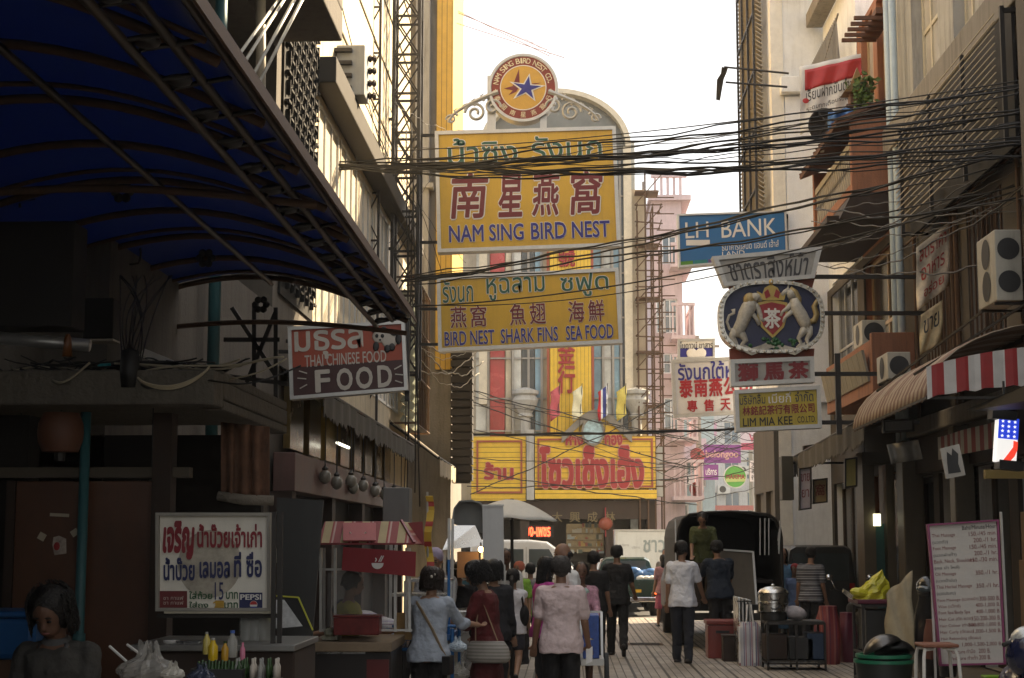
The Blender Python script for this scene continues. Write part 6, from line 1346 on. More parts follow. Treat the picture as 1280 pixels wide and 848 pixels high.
for k in range(9): m.ell((K_(798)+U(-.28,.2), yp_+.5+U(-.2,.5), zg+.06+U(0,.12)), (.2,.22,.12), (U(-.3,.3),U(-.3,.3),0), 10, 6)
one('tarpaulin', 'bunched blue tarpaulin and white sacks in the bed of the green pickup', 'tarpaulin', m, mat('blue tarp'), smooth=True)
m = MB(); 
for k in range(4): m.ell((K_(800)+k*.13-.1, yp_+.25, zg+.02), (.12,.14,.07), None, 10, 6)
one('sack', 'white sacks at the tailgate of the green pickup', 'sack', m, M_wht, smooth=True)
# white box truck
yt = 44.6; T_ = lambda px: P(px,0,yt).x
t = thing('box_truck', 'white box truck with Thai writing crossing behind the black truck', 'truck', (T_(810), yt+1, 0)); zt_ = P(0,664,yt).z
m = MB().bx(T_(764), T_(848), yt, yt+1.8, .62, zt_); build('cargo_box', m, mat('dusty white panel', (.55,.56,.54), .45, var=.06, streak=.15), t, bevel=.02)
m = MB(); m.bx(T_(763.5),T_(848.5),yt-.03,yt+1.83,zt_,zt_+.04); m.bx(T_(763.5),T_(848.5),yt-.02,yt,.58,.68); m.bx(T_(763.5),T_(766),yt-.02,yt,.68,zt_); build('edge_trim', m, M_alu, t)
m = MB(); m.add([(T_(826),yt-.004,.69),(T_(848),yt-.004,.69),(T_(848),yt-.004,zt_-.02),(T_(834),yt-.004,zt_-.02)], [(0,1,2,3)]); build('green_panel', m, mat('sea green print', (.10,.36,.24), .45), t)
on_plane(t, 'ชาวเ', 804, 675, 838, 691, yt-.008, mat('silver grey print', (.25,.29,.29), .45), .02)
for k in range(3): on_plane(t, 'บริการ', 776+k*14, 680+k*3, 786+k*14, 683+k*3, yt-.006, mat('faint grey print', (.30,.30,.3), .5), .01)
m = MB(); m.bx(T_(850),T_(850)+1.4,yt+.05,yt+1.75,.45,1.55); build('cab', m, M_van, t, bevel=.12, seg=3)
m = MB().bx(T_(764),T_(850)+1.2,yt+.3,yt+1.5,.4,.58); build('chassis', m, M_blkp, t)
for x in (T_(775), T_(800), T_(850)+.8):
    for y in (yt+.2, yt+1.6): wheel(t, (x,y,.32), .32, .2, 'y')
# black covered truck, tail towards us
y0 = 27.0; xa, xb = P(838,0,y0).x, P(963,0,y0).x; cxk = (xa+xb)/2; hk = (xb-xa)/2
t = thing('covered_truck', 'black truck with an arched canvas cover, its tail open towards the lane', 'truck', (cxk, y0, 0)); ztop = P(0,641,y0).z
def arch(s, dz=0):
    return [(cxk+hk*s*x, z) for x, z in ((-1,.72),(-1,ztop-.42+dz),(-.97,ztop-.26+dz),(-.90,ztop-.12+dz),(-.76,ztop-.035+dz),(-.4,ztop+dz),(0,ztop+.012+dz),(.4,ztop+dz),(.76,ztop-.035+dz),(.90,ztop-.12+dz),(.97,ztop-.26+dz),(1,ztop-.42+dz),(1,.72))]
m = MB(); o, i_ = arch(1), arch(.965, -.03); m.grid([[(x, y, z) for x, z in o] for y in (y0, y0+1.2, y0+2.4, y0+3.6)]); m.grid([[(x, y, z) for x, z in i_] for y in (y0, y0+3.6)])
for a, b, c_, d in zip(o, o[1:], i_, i_[1:]): m.add([(a[0],y0,a[1]),(b[0],y0,b[1]),(d[0],y0,d[1]),(c_[0],y0,c_[1])], [(0,1,2,3)])
m.add([(x, y0+3.6, z) for x, z in o], [tuple(range(13))]); build('cover', m, mat('black canvas', (.014,.013,.011), .75, var=.25, bump=.2), t)
m = MB(); m.tube([(x*1.0, y0-.02, z) for x, z in arch(1.0)], .022, 6); build('rim', m, M_iron, t)
m = MB(); m.bx(xa,xb,y0+.02,y0+3.6,.62,.715); m.bx(xa-.02,xa+.03,y0,y0+3.6,.72,1.12); m.bx(xb-.03,xb+.02,y0,y0+3.6,.72,1.12); build('bed', m, M_blkp, t)
m = MB(); m.bx(xa+.1,xb-.1,y0-.14,y0-.02,.46,.58); build('bumper', m, M_iron, t, bevel=.02)
m = MB(); k = [P(880,756,y0+.12), P(946,758,y0+.12), P(941,690,y0+.35), P(884,686,y0+.35)]; m.hexa(k, [p+Vector((0,.05,.01)) for p in k]); build('tail_board', m, mat('worn board', (.13,.11,.085), .7, streak=.4), t)
m = MB(); m.bar(k[1], k[2]+Vector((0,-.02,0)), .035); m.bar(k[3]+Vector((0,-.02,0)), k[2]+Vector((0,-.02,0)), .03); build('board_frame', m, M_alu, t)
m = MB(); m.bx(xa+.08,xa+.42,y0+.6,y0+3.2,1.05,1.1); m.bx(xb-.42,xb-.08,y0+.6,y0+3.2,1.05,1.1); build('bench', m, M_dkwood, t)
m = MB()
for dx in (.05,.12,.19,.26): m.bar((xb-.06, y0-.03+dx*.4-.05, 1.5+dx), (xb-.02, y0-.03+dx*.4-.05, 2.1), .018)
for px in (950, 956, 961): m.bar(P(px,648,y0-.04), P(px,694,y0-.04), .016)
m.bar((xa-.03,y0-.03,1.4),(xa-.03,y0-.03,2.12),.02); build('rail', m, M_alu, t)
for s in (-1,1):
    m = MB().bx(cxk+s*(hk-.12)-.06, cxk+s*(hk-.12)+.06, y0-.03, y0+.018, .63, .71); build('tail_light', m, mat('red lens'), t, bevel=.006)
    for y in (y0+.9, y0+4.4): wheel(t, (cxk+s*(hk-.12),y,.34), .34, .22)
m = MB(); car_body(m, cxk, [(y0+3.65,hk,hk*.8,.45,1.0,1.75),(y0+4.4,hk,hk*.8,.45,1.0,1.78),(y0+4.9,hk,hk*.85,.45,1.0,1.2),(y0+5.6,hk*.95,hk*.8,.45,.9,1.1)]); build('cab', m, M_blkp, t, bevel=.03)
# dark van to its right
y0 = 30.2; xa, xb = P(966,0,y0).x, P(1052,0,y0).x; cxk = (xa+xb)/2; hk = (xb-xa)/2; zt_ = P(0,682,y0).z
t = thing('dark_van', 'small black van parked nose-in beside the covered truck', 'van', (cxk, y0, 0))
m = MB(); car_body(m, cxk, [(y0,hk*.97,hk*.84,.35,1.0,zt_-.03),(y0+.1,hk,hk*.88,.3,1.0,zt_),(y0+2.2,hk,hk*.88,.3,1.0,zt_),(y0+2.9,hk,hk*.85,.3,.95,1.15),(y0+3.4,hk*.95,hk*.8,.35,.8,1.0)]); build('body', m, M_blkp, t, bevel=.05, seg=3)
m = MB().bx(xa+.14, xb-.14, y0-.012, y0+.01, 1.02, zt_-.14); build('rear_window', m, M_carglass, t, bevel=.02)
for s in (-1,1):
    m = MB().bx(cxk+s*(hk-.09)-.05, cxk+s*(hk-.09)+.05, y0-.02, y0+.05, .72, .98); build('tail_light', m, mat('red lens'), t, bevel=.01)
    for y in (y0+.6, y0+2.6): wheel(t, (cxk+s*(hk-.1),y,.28), .28, .18)
m = MB().bx(xa+.05,xb-.05,y0-.07,y0-.005,.33,.47); build('bumper', m, M_black, t, bevel=.02)
# ================================================================ GOODS ON THE RIGHT
def box3(name, label, cat, px0, px1, py0, y, dep, h, m_, **k):
    x0, x1 = P(px0,0,y).x, P(px1,0,y).x; mb = MB().bx(x0, x1, y, y+dep, 0, h); return one(name, label, cat, mb, m_, bevel=.02, **k), x0, x1
yg = 24.6; zz = P(0,780,yg).z
o_, x0, x1 = box3('cool_box', 'dark red cool box standing behind the truck', 'cool box', 873, 908, 780, yg, .5, zz, mat('faded red plastic', (.20,.035,.025), .5, var=.2))
m = MB().bx(x0-.02,x1+.02,yg-.02,yg+.52,zz+.003,zz+.07); build('lid', m, mat('faded red plastic'), o_, bevel=.015)
m = MB().bx(x0+.12,x1-.12,yg-.03,yg-.003,zz-.12,zz-.08); build('handle', m, M_black, o_)
yg2 = 24.0; x0, x1 = P(891,0,yg2).x, P(909,0,yg2).x; m = MB().bx(x0,x1,yg2,yg2+.3,0,.36); m.bx(x0-.01,x1+.01,yg2-.01,yg2+.31,.363,.39); one('wooden_box', 'small dark box beside the red cool box', 'box', m, M_dkwood, bevel=.01)
t = thing('folded_tables', 'bundle of folded silver metal tables standing upright', 'folding tables', (P(917,0,23.5).x, 23.5, 0))
for i in range(4):
    x = P(909.5+i*4.3,0,23.5).x; m = MB().bx(x, x+.032, 23.5, 24.2, .02, P(0,746+i,23.5).z); build('table_leaf', m, M_alu if i % 2 else M_steel, t, bevel=.008)
m = MB(); m.bar((P(908,0,23.5).x,23.48,.35),(P(926,0,23.5).x,23.48,.36),.02); m.bar((P(908,0,23.5).x,23.48,.9),(P(926,0,23.5).x,23.48,.9),.02); build('strap', m, M_black, t)
c = P(938,828,23.2); t = thing('plaid_bag', 'tall white checked plastic carry bag standing in the lane', 'bag', (c.x, 23.3, 0))
rows = []
hB = P(0,776,23.2).z
for i in range(9):
    z = hB*i/8; k = 1+.08*math.sin(i*1.3)-(.25 if i == 8 else 0)
    rows.append([(c.x+.155*k*math.copysign(abs(math.cos(a))**.5, math.cos(a)), 23.3+.11*k*math.copysign(abs(math.sin(a))**.5, math.sin(a)), z) for a in [2*math.pi*j/20 for j in range(21)]])
M_plaid = stripes('plaid weave', [(0,(.50,.49,.50)),(.55,(.16,.13,.22)),(.70,(.50,.49,.50)),(.85,(.32,.10,.14))], 0, .085, .6)
m = MB().grid(rows); build('body', m, M_plaid, t, smooth=True)
m = MB(); m.tube([(c.x-.05,23.2,hB-.02),(c.x-.02,23.25,hB+.24),(c.x+.03,23.25,hB+.24),(c.x+.05,23.2,hB-.02)], .012, 6); m.bar((c.x-.15,23.18,.05),(c.x-.15,23.18,hB*.9),.02); m.bar((c.x+.06,23.18,.05),(c.x+.06,23.18,hB*.9),.02); build('handle', m, M_wht, t)
yq = 22.4
t = thing('steel_frame_table', 'low black steel frame table loaded with cooking gear', 'table', (P(978,0,yq).x, yq+.3, 0)); zt_ = P(0,778,yq).z
m = MB(); xa, xb = P(944,0,yq).x, P(1012,0,yq).x
for x in (xa, xb, (xa+xb)/2):
    for y in (yq, yq+.6): m.bar((x,y,0),(x,y,zt_),.03)
for z in (.1, zt_):
    for y in (yq, yq+.6): m.bar((xa,y,z),(xb,y,z),.03)
    for x in (xa, xb): m.bar((x,yq,z),(x,yq+.6,z),.03)
build('frame', m, M_iron, t); m = MB().bx(xa,xb,yq,yq+.6,zt_+.016,zt_+.03); build('top', m, M_iron, t); m = MB().bx(xa,xb,yq,yq+.6,.12,.14); build('shelf', m, M_iron, t)
c = P(967,768,yq+.3); Rp = .205
t = thing('steamer_pot', 'dented aluminium steamer pot of stacked tiers with a domed lid', 'pot', (c.x, c.y, zt_+.035))
b = zt_+.035+.10
m = MB().lathe([(Rp*.9,-.10),(Rp*.9,0)], (c.x,c.y,b), 24); build('base', m, M_blkp, t, smooth='auto')
m = MB().lathe([(Rp*.86,0),(Rp,.02),(Rp,.13),(Rp*1.04,.135),(Rp*1.04,.15),(Rp,.155),(Rp,.25),(Rp*1.05,.255),(Rp*1.05,.275),(Rp*.98,.28)], (c.x,c.y,b), 28); build('tiers', m, M_steel, t, smooth='auto')
m = MB().lathe([(Rp*1.04,.28),(Rp*.9,.32),(Rp*.5,.355),(0,.365)], (c.x,c.y,b), 28); m.lathe([(.02,.36),(.03,.385),(0,.40)], (c.x,c.y,b), 12); build('lid', m, M_steel, t, smooth='auto')
m = MB()
for z in (.08,.2): m.tube([(c.x-.06,c.y-Rp,b+z),(c.x-.05,c.y-Rp-.04,b+z-.02),(c.x+.05,c.y-Rp-.04,b+z-.02),(c.x+.06,c.y-Rp,b+z)], .008, 6)
build('handle', m, M_iron, t)
for i, (px, w_, h_, mm) in enumerate(((955,.30,.34,M_dkwood),(985,.34,.30,M_blkp),(1003,.26,.36,mat('dark blue crate',(.02,.04,.08),.5)))):
    x = P(px,0,yq).x; m = MB().bx(x-w_/2,x+w_/2,yq+.08,yq+.5,.145,.145+h_); one('storage_box', ['dark wooden storage box on the shelf under the steamer','black storage box in the middle of the table shelf','dark blue storage crate at the right end of the table shelf'][i], 'box', m, mm, bevel=.015)
c = P(990,775,yq+.3); m = MB().ell((c.x+.05,c.y,zt_+.13), (.16,.14,.10), (0,.2,0)); one('bundle', 'pale cloth bundle on the frame table beside the steamer', 'bundle', m, mat('pale cloth', (.45,.40,.40), .9, var=.4, scale=15), smooth=True)
def sack(label, px0, px1, py0, y, mcol, name='bag', cat='bag', seed=1, z0=0., dep=.2, top=.85):
    x0, x1 = P(px0,0,y).x, P(px1,0,y).x; cx_, hw_ = (x0+x1)/2, (x1-x0)/2; h = P(0,py0,y).z-z0; rows = []
    for i in range(13):
        tt = i/12; k = (.80+.28*math.sin(math.pi*min(tt*1.1,1)))*(1 if tt < .75 else 1-(tt-.75)*4*(1-top))
        rows.append([(cx_+hw_*k*math.cos(a)*(1+.09*math.sin(3*a+seed+tt*4)), y+dep+dep*k*math.sin(a)*(1+.1*math.sin(4*a+seed*2-tt*3)), z0+h*tt) for a in [2*math.pi*j/24 for j in range(25)]])
    m = MB().grid(rows); m.add([rows[-1][j] for j in range(24)], [tuple(range(24))]); return one(name, label, cat, m, mcol, smooth=True)
sack('tall red checked carry bag leaning by the goods table', 1004, 1034, 757, 23.4, stripes('red plaid', [(0,(.20,.03,.03)),(.5,(.27,.10,.08)),(.7,(.20,.03,.03)),(.85,(.10,.02,.05))], 0, .09, .6), 'carry_bag', seed=3)
sack('dark maroon bag beside the red checked one', 1030, 1052, 765, 23.8, mat('maroon bag', (.10,.015,.03), .5), 'carry_bag', seed=6)
# motorbike
t = thing('motorbike', 'parked black motorbike with round mirrors behind the goods trolley', 'motorbike', (P(1050,0,25).x, 25, 0)); cb = P(1050,0,25).x
wheel(t, (cb,24.5,.29), .29, .09); wheel(t, (cb+.05,25.7,.29), .29, .09)
m = MB(); m.ell((cb,25.05,.72), (.13,.38,.13)); m.ell((cb,24.6,.62), (.10,.25,.10)); m.ell((cb,25.0,.42), (.14,.25,.16)); build('body', m, M_blkp, t, smooth=True)
m = MB(); m.ell((cb,24.75,.80), (.12,.32,.06)); build('seat', m, M_black, t, smooth=True)
m = MB(); m.tube([(cb-.33,25.4,1.02),(cb-.15,25.5,.98),(cb+.15,25.5,.98),(cb+.33,25.4,1.02)], .016, 6); m.tube([(cb,25.5,.98),(cb+.04,25.7,.3)], .03, 6); build('handlebar', m, M_iron, t)
for s in (-1,1): m = MB(); m.tube([(cb+s*.22,25.45,1.0),(cb+s*.3,25.45,1.16)], .008, 5); m.ell((cb+s*.32,25.44,1.2), (.06,.015,.045)); build('mirror', m, M_chrome, t, smooth=True)
# trolley with goods
yk = 18.6; xa, xb = P(1058,0,yk).x, P(1110,0,yk).x; zt_ = P(0,756,yk).z
t = thing('goods_trolley', 'black wheeled trolley stacked with dark crates', 'trolley', ((xa+xb)/2, yk+.3, 0))
m = MB()
for x in (xa, xb):
    for y in (yk, yk+.6): m.bar((x,y,.12),(x,y,zt_),.03)
for z in (.2, .5, zt_):
    for y in (yk, yk+.6): m.bar((xa,y,z),(xb,y,z),.025)
    for x in (xa, xb): m.bar((x,yk,z),(x,yk+.6,z),.025)
build('frame', m, M_iron, t)
for z, zz in ((.22,.48),(.52,zt_-.05)): m = MB().bx(xa+.04,xb-.04,yk+.04,yk+.55,z,zz); build('crate', m, M_blkp, t, bevel=.015)
for x in (xa, xb): wheel(t, (x-.03,yk-.02,.12), .12, .05)
m = MB().bx(xa-.06,xb+.02,yk-.02,yk+.62,zt_+.02,zt_+.07); one('red_tray', 'dark red tray lying across the black trolley', 'tray', m, mat('maroon bag'), bevel=.01)
rr = random.Random(4); c = P(1088,736,yk+.2); rows = []
for i in range(12):
    tt = i/11; row = [(c.x+.19*(1-.62*tt**1.7)*(1+.13*math.sin(4*a+i*.5)+rr.uniform(-.10,.10))*math.cos(a)+.07*tt, c.y+.14*(1-.6*tt**2)*(1+.14*math.sin(5*a-i)+rr.uniform(-.1,.1))*math.sin(a), zt_+.075+.27*tt+rr.uniform(-.015,.015)+.06*tt*math.cos(a)) for a in [2*math.pi*j/22 for j in range(22)]]
    rows.append(row+row[:1])
m = MB().grid(rows); m.add(rows[-1][:-1], [tuple(range(22))]); m.ell((c.x-.13,c.y-.05,zt_+.14), (.12,.10,.06), (0,.2,.3), 9, 6); one('yellow_bag', 'crumpled bright yellow plastic bag on top of the trolley', 'plastic bag', m, mat('yellow film', (.50,.46,.03), .35, var=.2, scale=8))
m = MB(); c = P(1060,730,yk+.3); m.lathe([(.0,0),(.09,.015),(.11,.05),(.112,.052),(.10,.05)], (c.x,c.y,zt_+.08), 20, Matrix.Rotation(.6,3,'Y')); one('steel_bowl', 'shiny steel bowl tipped on the trolley next to the yellow bag', 'bowl', m, M_steel, smooth='auto')
# canvas sheet
yq = 17.8; k = [P(1106,806,yq), P(1146,815,yq-.3), P(1139,715,yq+.1), P(1108,742,yq+.2)]
rows = [[(k[0].lerp(k[1],i/10)).lerp(k[3].lerp(k[2],i/10), j/12)+Vector((.008*math.sin(j*.9+i), .035*math.sin(i*1.1+j*.4), .015*math.sin(i*.8) if j == 12 else 0)) for i in range(11)] for j in range(13)]
m = MB().grid(rows, .012); one('canvas_sheet', 'stiff beige canvas sheet propped upright beside the trolley', 'canvas', m, mat('beige canvas', (.30,.25,.16), .85, var=.2, streak=.3), smooth=True)
sack('black plastic sack tied at the neck behind the price board', 1125, 1160, 742, 17.2, mat('black film', (.012,.012,.013), .22), 'rubbish_bag', 'bag', 2, .3)
sack('small russet bag hanging between the black sacks', 1132, 1147, 773, 17.0, mat('russet cloth', (.14,.05,.03), .8), 'cloth_bag', 'bag', 5, .55, .08)
sack('glossy black plastic sack nearest the price board', 1148, 1172, 762, 16.6, mat('black film'), 'rubbish_bag', 'bag', 8, .4, .14)
c = P(1160,735,17.4); t = thing('helmet', 'black motorbike helmet on top of the dark sacks', 'helmet', c); m = MB().ell(c, (.13,.15,.13)); build('shell', m, mat('gloss black', (.012,.012,.012), .12), t, smooth=True); m = MB().ell(c+Vector((-.03,-.05,-.01)), (.11,.11,.05)); build('visor', m, M_carglass, t, smooth=True)
# green tubs and wok
yz = 15.6; c = P(1105,830,yz); zb2 = P(0,815,yz).z
t = thing('green_tub', 'stacked green rimmed plastic tubs on the ground at the right', 'tub', (c.x, yz, 0))
M_gt = mat('green tub rim', (.02,.16,.085), .35, var=.1); M_bt = mat('dark tub', (.02,.025,.022), .45)
for i, (z0, z1, R_a, R_b) in enumerate(((0,zb2-.05,.20,.27),(zb2-.12,zb2,.20,.25))):
    m = MB().lathe([(R_a,z0),(R_b,z1-.03)], (c.x,yz,0), 28); build('tub_wall', m, M_bt, t, smooth='auto')
    m = MB().lathe([(R_b-.02,z1-.03),(R_b+.015,z1-.03),(R_b+.015,z1),(R_b-.02,z1),(R_b-.02,z1-.03)], (c.x,yz,0), 28); build('rim', m, M_gt, t, smooth='auto')
m = MB(); W1 = Matrix.Rotation(rad(158),3,'Y') @ Matrix.Rotation(.15,3,'X'); m.lathe([(.2*math.sin(a),.2*(1-math.cos(a))*.8) for a in [k/8*1.35 for k in range(9)]], (c.x-.06,yz,zb2+.17), 26, W1); one('wok', 'upturned blackened wok resting on the green tubs', 'wok', m, mat('seasoned iron', (.10,.095,.09), .32, metal=.9, var=.3), smooth=True)
m = MB(); m.lathe([(.2*math.sin(a),.2*(1-math.cos(a))*.8) for a in [k/8*1.35 for k in range(9)]], (c.x+.11,yz+.06,zb2+.13), 26, Matrix.Rotation(rad(165),3,'X')); one('wok', 'second darker wok overlapping the upturned one', 'wok', m, mat('dark iron', (.03,.03,.03), .4, metal=.8), smooth=True)
# stool
yz = 14.6; c = P(1166,812,yz); t = thing('stool', 'bent tube stool with a wooden seat in front of the price board', 'stool', (c.x, yz, 0)); zs = P(0,806,yz).z
m = MB().bx(c.x-.12,c.x+.2,yz-.15,yz+.2,zs,zs+.03); build('seat', m, mat('reddish wood', (.22,.08,.04), .45), t, bevel=.01)
for dx, dy in ((-.11,-.14),(-.11,.18),(.19,-.14),(.19,.18)):
    m = MB().tube([(c.x+dx*.4+.03,yz+dy*.5,zs-.012),(c.x+dx*.9,yz+dy*.9,zs-.02),(c.x+dx,yz+dy,zs-.08),(c.x+dx*1.25,yz+dy*1.2,0)], .016, 8); build('leg', m, mat('white enamel'), t, smooth='auto')
# massage price board
yM = 15.0; q = [(1159,656),(1247,650),(1256,830),(1175,832)]
r, f = signboard('massage_price_board', 'tall white massage price board with red and black rows, standing at the right', 'sign', q, yM, mat('wrinkled white vinyl', (.56,.53,.48), .55, var=.07, scale=3, bump=.5, bscale=5), mat('magenta trim', (.25,.05,.13), .5), .02, .012)
M_pr = mat('brown red print', (.20,.05,.045), .6); M_pk2 = mat('black print', (.04,.035,.035), .6)
rows_ = [('','Baht/Minute/Hour',0),('Thai Massage','150.-/45 min.',1),('(นวดตัว)','200.-/1 hr.',2),('Foot Massage','150.-/45 min.',1),('(นวดฝ่าเท้า)','200.-/1 hr.',2),('Back, Neck, Shoulders','150.-/30 min.',1),('(คอ บ่า ไหล่)','',2),('Oil Massage','350.-/1 hr.',1),('(นวดน้ำมัน)','',2),('Thai Herbal Massage','350.-/1 hr.',1),('(นวดประคบ)','',2),('Face Massage (นวดหน้า)','300-500 B.',1),('Wax (แว็กซ์)','400-1,000 B.',1),('Foot Spa/Body Spa','400-1,000 B.',1),('Hair Cut (ตัด-ซอย)','150-200-300 B.',1),('Hair Colour (ทำสีผม)','500-800-1,000 B.',1),('Hair Curly (ดัดผม)','1,000-1,500 B.',1),('Hair Rebonding (ยืดผม)','',1),('','1,000-1,500-2,000 B.',1),('     Manicure ทำมือ','200 B.',1),('     Pedicure ทำเท้า','200 B.',1)]
mbr, mbk = MB(), MB()
for i, (a, b, k) in enumerate(rows_):
    v1 = .975-i*.0455; v0 = v1-.030
    for s, right in ((a, 0), (b, 1)):
        if not s.strip(): continue
        wd = min(.62, len(s.strip())*.0275*(1.1 if right else 1)); lead = .17 if s.startswith('  ') else .05
        u0 = .97-wd if right else lead; 
        if right and k == 1 and len(s) < 8: u0 -= .18
        letters(mbk if (k != 1 and not right) or k == 0 else mbr, s.strip(), (lambda u, v, w_, u0=u0, wd=wd, v0=v0, v1=v1: f(u0+wd*u, v0+(v1-v0)*v, .006+w_)), .0)
build('lettering', mbr, M_pr, r); build('lettering', mbk, M_pk2, r)
m = MB(); m.bar(P(1251,640,yM+.05), (P(1262,848,yM+.05).x, yM+.05, 0), .02); m.bar(P(1162,660,yM+.05), (P(1170,848,yM+.05).x, yM+.05, 0), .02); build('post', m, M_alu, r)
# scooter nose at the far right
ye = 13.4; c = P(1278,800,ye); t = thing('scooter', 'front of a dark blue scooter with a silver handlebar cover at the right edge', 'scooter', (c.x, ye, 0))
m = MB(); m.ell((c.x+.02,ye,c.z-.10), (.16,.18,.20), (0,.3,0)); m.ell((c.x+.05,ye+.3,.55), (.16,.4,.22)); build('body', m, mat('navy scooter paint', (.012,.015,.045), .2, coat=.5), t, smooth=True)
m = MB(); m.ell((c.x,ye-.02,c.z+.03), (.11,.10,.075), (0,-.5,0)); build('headlight_cowl', m, mat('silver car paint'), t, smooth=True)
m = MB(); m.tube([(c.x-.17,ye-.05,c.z-.04),(c.x-.05,ye,c.z+.0),(c.x+.3,ye,c.z+.05)], .019, 8); build('handlebar', m, M_black, t, smooth=True)
wheel(t, (c.x+.03,ye-.25,.25), .25, .09); wheel(t, (c.x+.07,ye+.9,.25), .25, .09)
c = P(1246,846,15.4); m = MB(); m.bx(c.x-.1,c.x+.12,15.4,15.6,c.z-.02,c.z+.0); m.bx(c.x-.09,c.x+.11,15.42,15.58,0,c.z-.025); one('lime_tray', 'lime green plastic tray on a low box under the price board', 'tray', m, mat('lime plastic', (.22,.45,.02), .4), bevel=.006)
# ================================================================ RIGHT FACADE FITTINGS
r = thing('striped_awning', 'red and white striped box awning over the barber shop', 'awning', (4.7, 19, 3.3))
ya, yb3 = 17.8, 22.4; xo = 4.0; z0, z1 = 3.32, 3.68
M_rw = stripes('red white awning bands', [(0,(.30,.022,.022)),(.5,(.58,.56,.53))], 0, .27, .6, bump=.25); M_rwl = stripes('brown cream awning bands', [(0,(.20,.12,.09)),(.5,(.36,.29,.22))], 1, .22, .8, bump=.3)
rows = [[(xo+(8.2-xo)*i/40, ya-.02*abs(math.sin(i*1.2)), z1+.32*(1-math.exp(-i/9))-(z1-z0)*j/4+(.03*abs(math.sin(i*1.9)) if j == 4 else 0)+(-.12*(1-math.exp(-i/9)) if j == 4 else 0)) for i in range(41)] for j in range(5)]
m = MB().grid(rows, .012); build('end_valance', m, M_rw, r)
rows = [[(5.5-(5.5-xo)*math.sin(k/9*math.pi/2), ya+(yb3-ya)*i/40+(.0 if k < 9 else .03), (z1+.5-(z1+.5-z0)*(1-math.cos(k/9*math.pi/2)))-.05*(i/40)*k/9+.012*math.sin(i*2.4)) for k in range(10)] for i in range(41)]
m = MB().grid(rows, .012); build('cover', m, M_rwl, r, smooth=True)
m = MB(); m.bar((xo,ya,z0+.02),(xo,yb3,z0-.03),.03); m.bar((xo+.02,ya+.02,z0+.02),(8.2,ya+.02,z0+.02),.03); m.bar((5.45,17.9,4.9),(xo+.05,20.9,z1+.02),.025); m.bar((5.45,17.6,4.6),(xo+.1,18.9,z1+.03),.025); build('frame', m, M_iron, r)
m = MB(); m.grid([[(5.0+.02*math.sin(i), 18.6+i*.35, 3.15-.3*j) for i in range(10)] for j in range(2)], .01); build('inner_valance', m, stripes('inner awning bands', [(0,(.22,.02,.02)),(.5,(.40,.38,.34))], 1, .34, .7), r)
awning('grey_awning', 'grey fringed awning sloping over the shops below the tea signs', 5.5, 3.95, 4.25, 3.42, 22.8, 30.2, .3, M_cloth, .07, za=.08, zb=-.12)
r = thing('barber_light', 'lit barber lamp with blue stars and a red swirl, under the right awning', 'barber lamp', P(1257,580,16.2)); c = P(1257,551,16.2)
m = MB().box((c.x,c.y,c.z), (.20,.16,.44), (0,.10,0)); build('glass_case', m, mat('lit milk glass', (.8,.8,.8), .3, var=0, emit=(1,.97,.92), estr=.25), r, bevel=.01)
def bl(u, v, o=.0): return Vector((c.x,c.y,c.z)) + Euler((0,.10,0)).to_matrix() @ Vector((u*.10, -.082-o, v*.22))
m = MB(); m.add([bl(-1,.05,.002), bl(1,.05,.002), bl(1,1,.002), bl(-1,1,.002)], [(0,1,2,3)]); build('star_field', m, mat('lit blue', (.02,.05,.5), .4, var=0, emit=(.02,.06,.7), estr=.25), r)
m = MB()
for i in range(3):
    for j in range(4): p = bl(-.6+.6*i, .18+.22*j, .006); star(m, p.x, p.z, .019, .009, p.y)
build('star', m, mat('lit white star', (.8,.8,.8), .4, var=0, emit=(1,1,1), estr=.3), r)
m = MB(); m.add([bl(u, v, .003) for u, v in ((1,-.05),(.55,0),(.55,-.3),(.1,-.62),(-.45,-1),(.25,-1),(.75,-.72),(1,-.4))], [tuple(range(8))]); build('red_swirl', m, mat('lit red', (.6,.03,.02), .4, var=0, emit=(.9,.06,.03), estr=.3), r)
m = MB(); m.box((c.x-.025,c.y,c.z+.25), (.24,.2,.09), (0,.1,0)); m.box((c.x+.025,c.y,c.z-.25), (.24,.2,.09), (0,.1,0)); m.bar((c.x,c.y,c.z+.28),(c.x,c.y,c.z+.6),.02); build('end_cap', m, M_black, r)
m = MB(); k = [P(1208,512,15.8), P(1290,478,14.6), P(1290,500,14.6), P(1212,514,15.8)]; m.hexa(k, [p+Vector((.9,.4,.05)) for p in k]); one('metal_canopy', 'thin dark metal canopy sheet over the barber lamp', 'canopy', m, M_iron)
def ac(label, px0, py0, px1, py1, y, face='street'):
    a, b = P(px0,py1,y), P(px1,py0,y); t = thing('air_conditioner', label, 'air conditioner', (a.x, y, a.z), 0, 'air conditioner units on the right facade')
    w_, h_ = b.x-a.x, b.z-a.z
    m = MB().bx(a.x,b.x,y,y+.8,a.z,b.z); build('casing', m, mat('aged ac casing', (.40,.38,.32), .5, streak=.4), t, bevel=.012)
    m = MB()
    for k in range(2 if h_ > .7 else 1):
        Rr = min(.22, h_/(2.4 if h_ <= .7 else 4.6)); zc2 = a.z+h_*(.5 if h_ <= .7 else (.27+.46*k))
        m.lathe([(0,0),(Rr,0)], (a.x-.006, y+.4, zc2), 24, Matrix.Rotation(rad(-90),3,'Y')); m.lathe([(0,0),(min(w_*.42,Rr),0)], (a.x+w_/2, y-.006, zc2), 24, DX)
    build('fan_grille', m, mat('black grille', (.02,.02,.02), .6), t)
    m = MB(); m.bar((a.x,y+.1,a.z-.02),(5.5,y+.1,a.z-.02),.03); m.bar((a.x,y+.7,a.z-.02),(5.5,y+.7,a.z-.02),.03); build('bracket', m, M_iron, t)
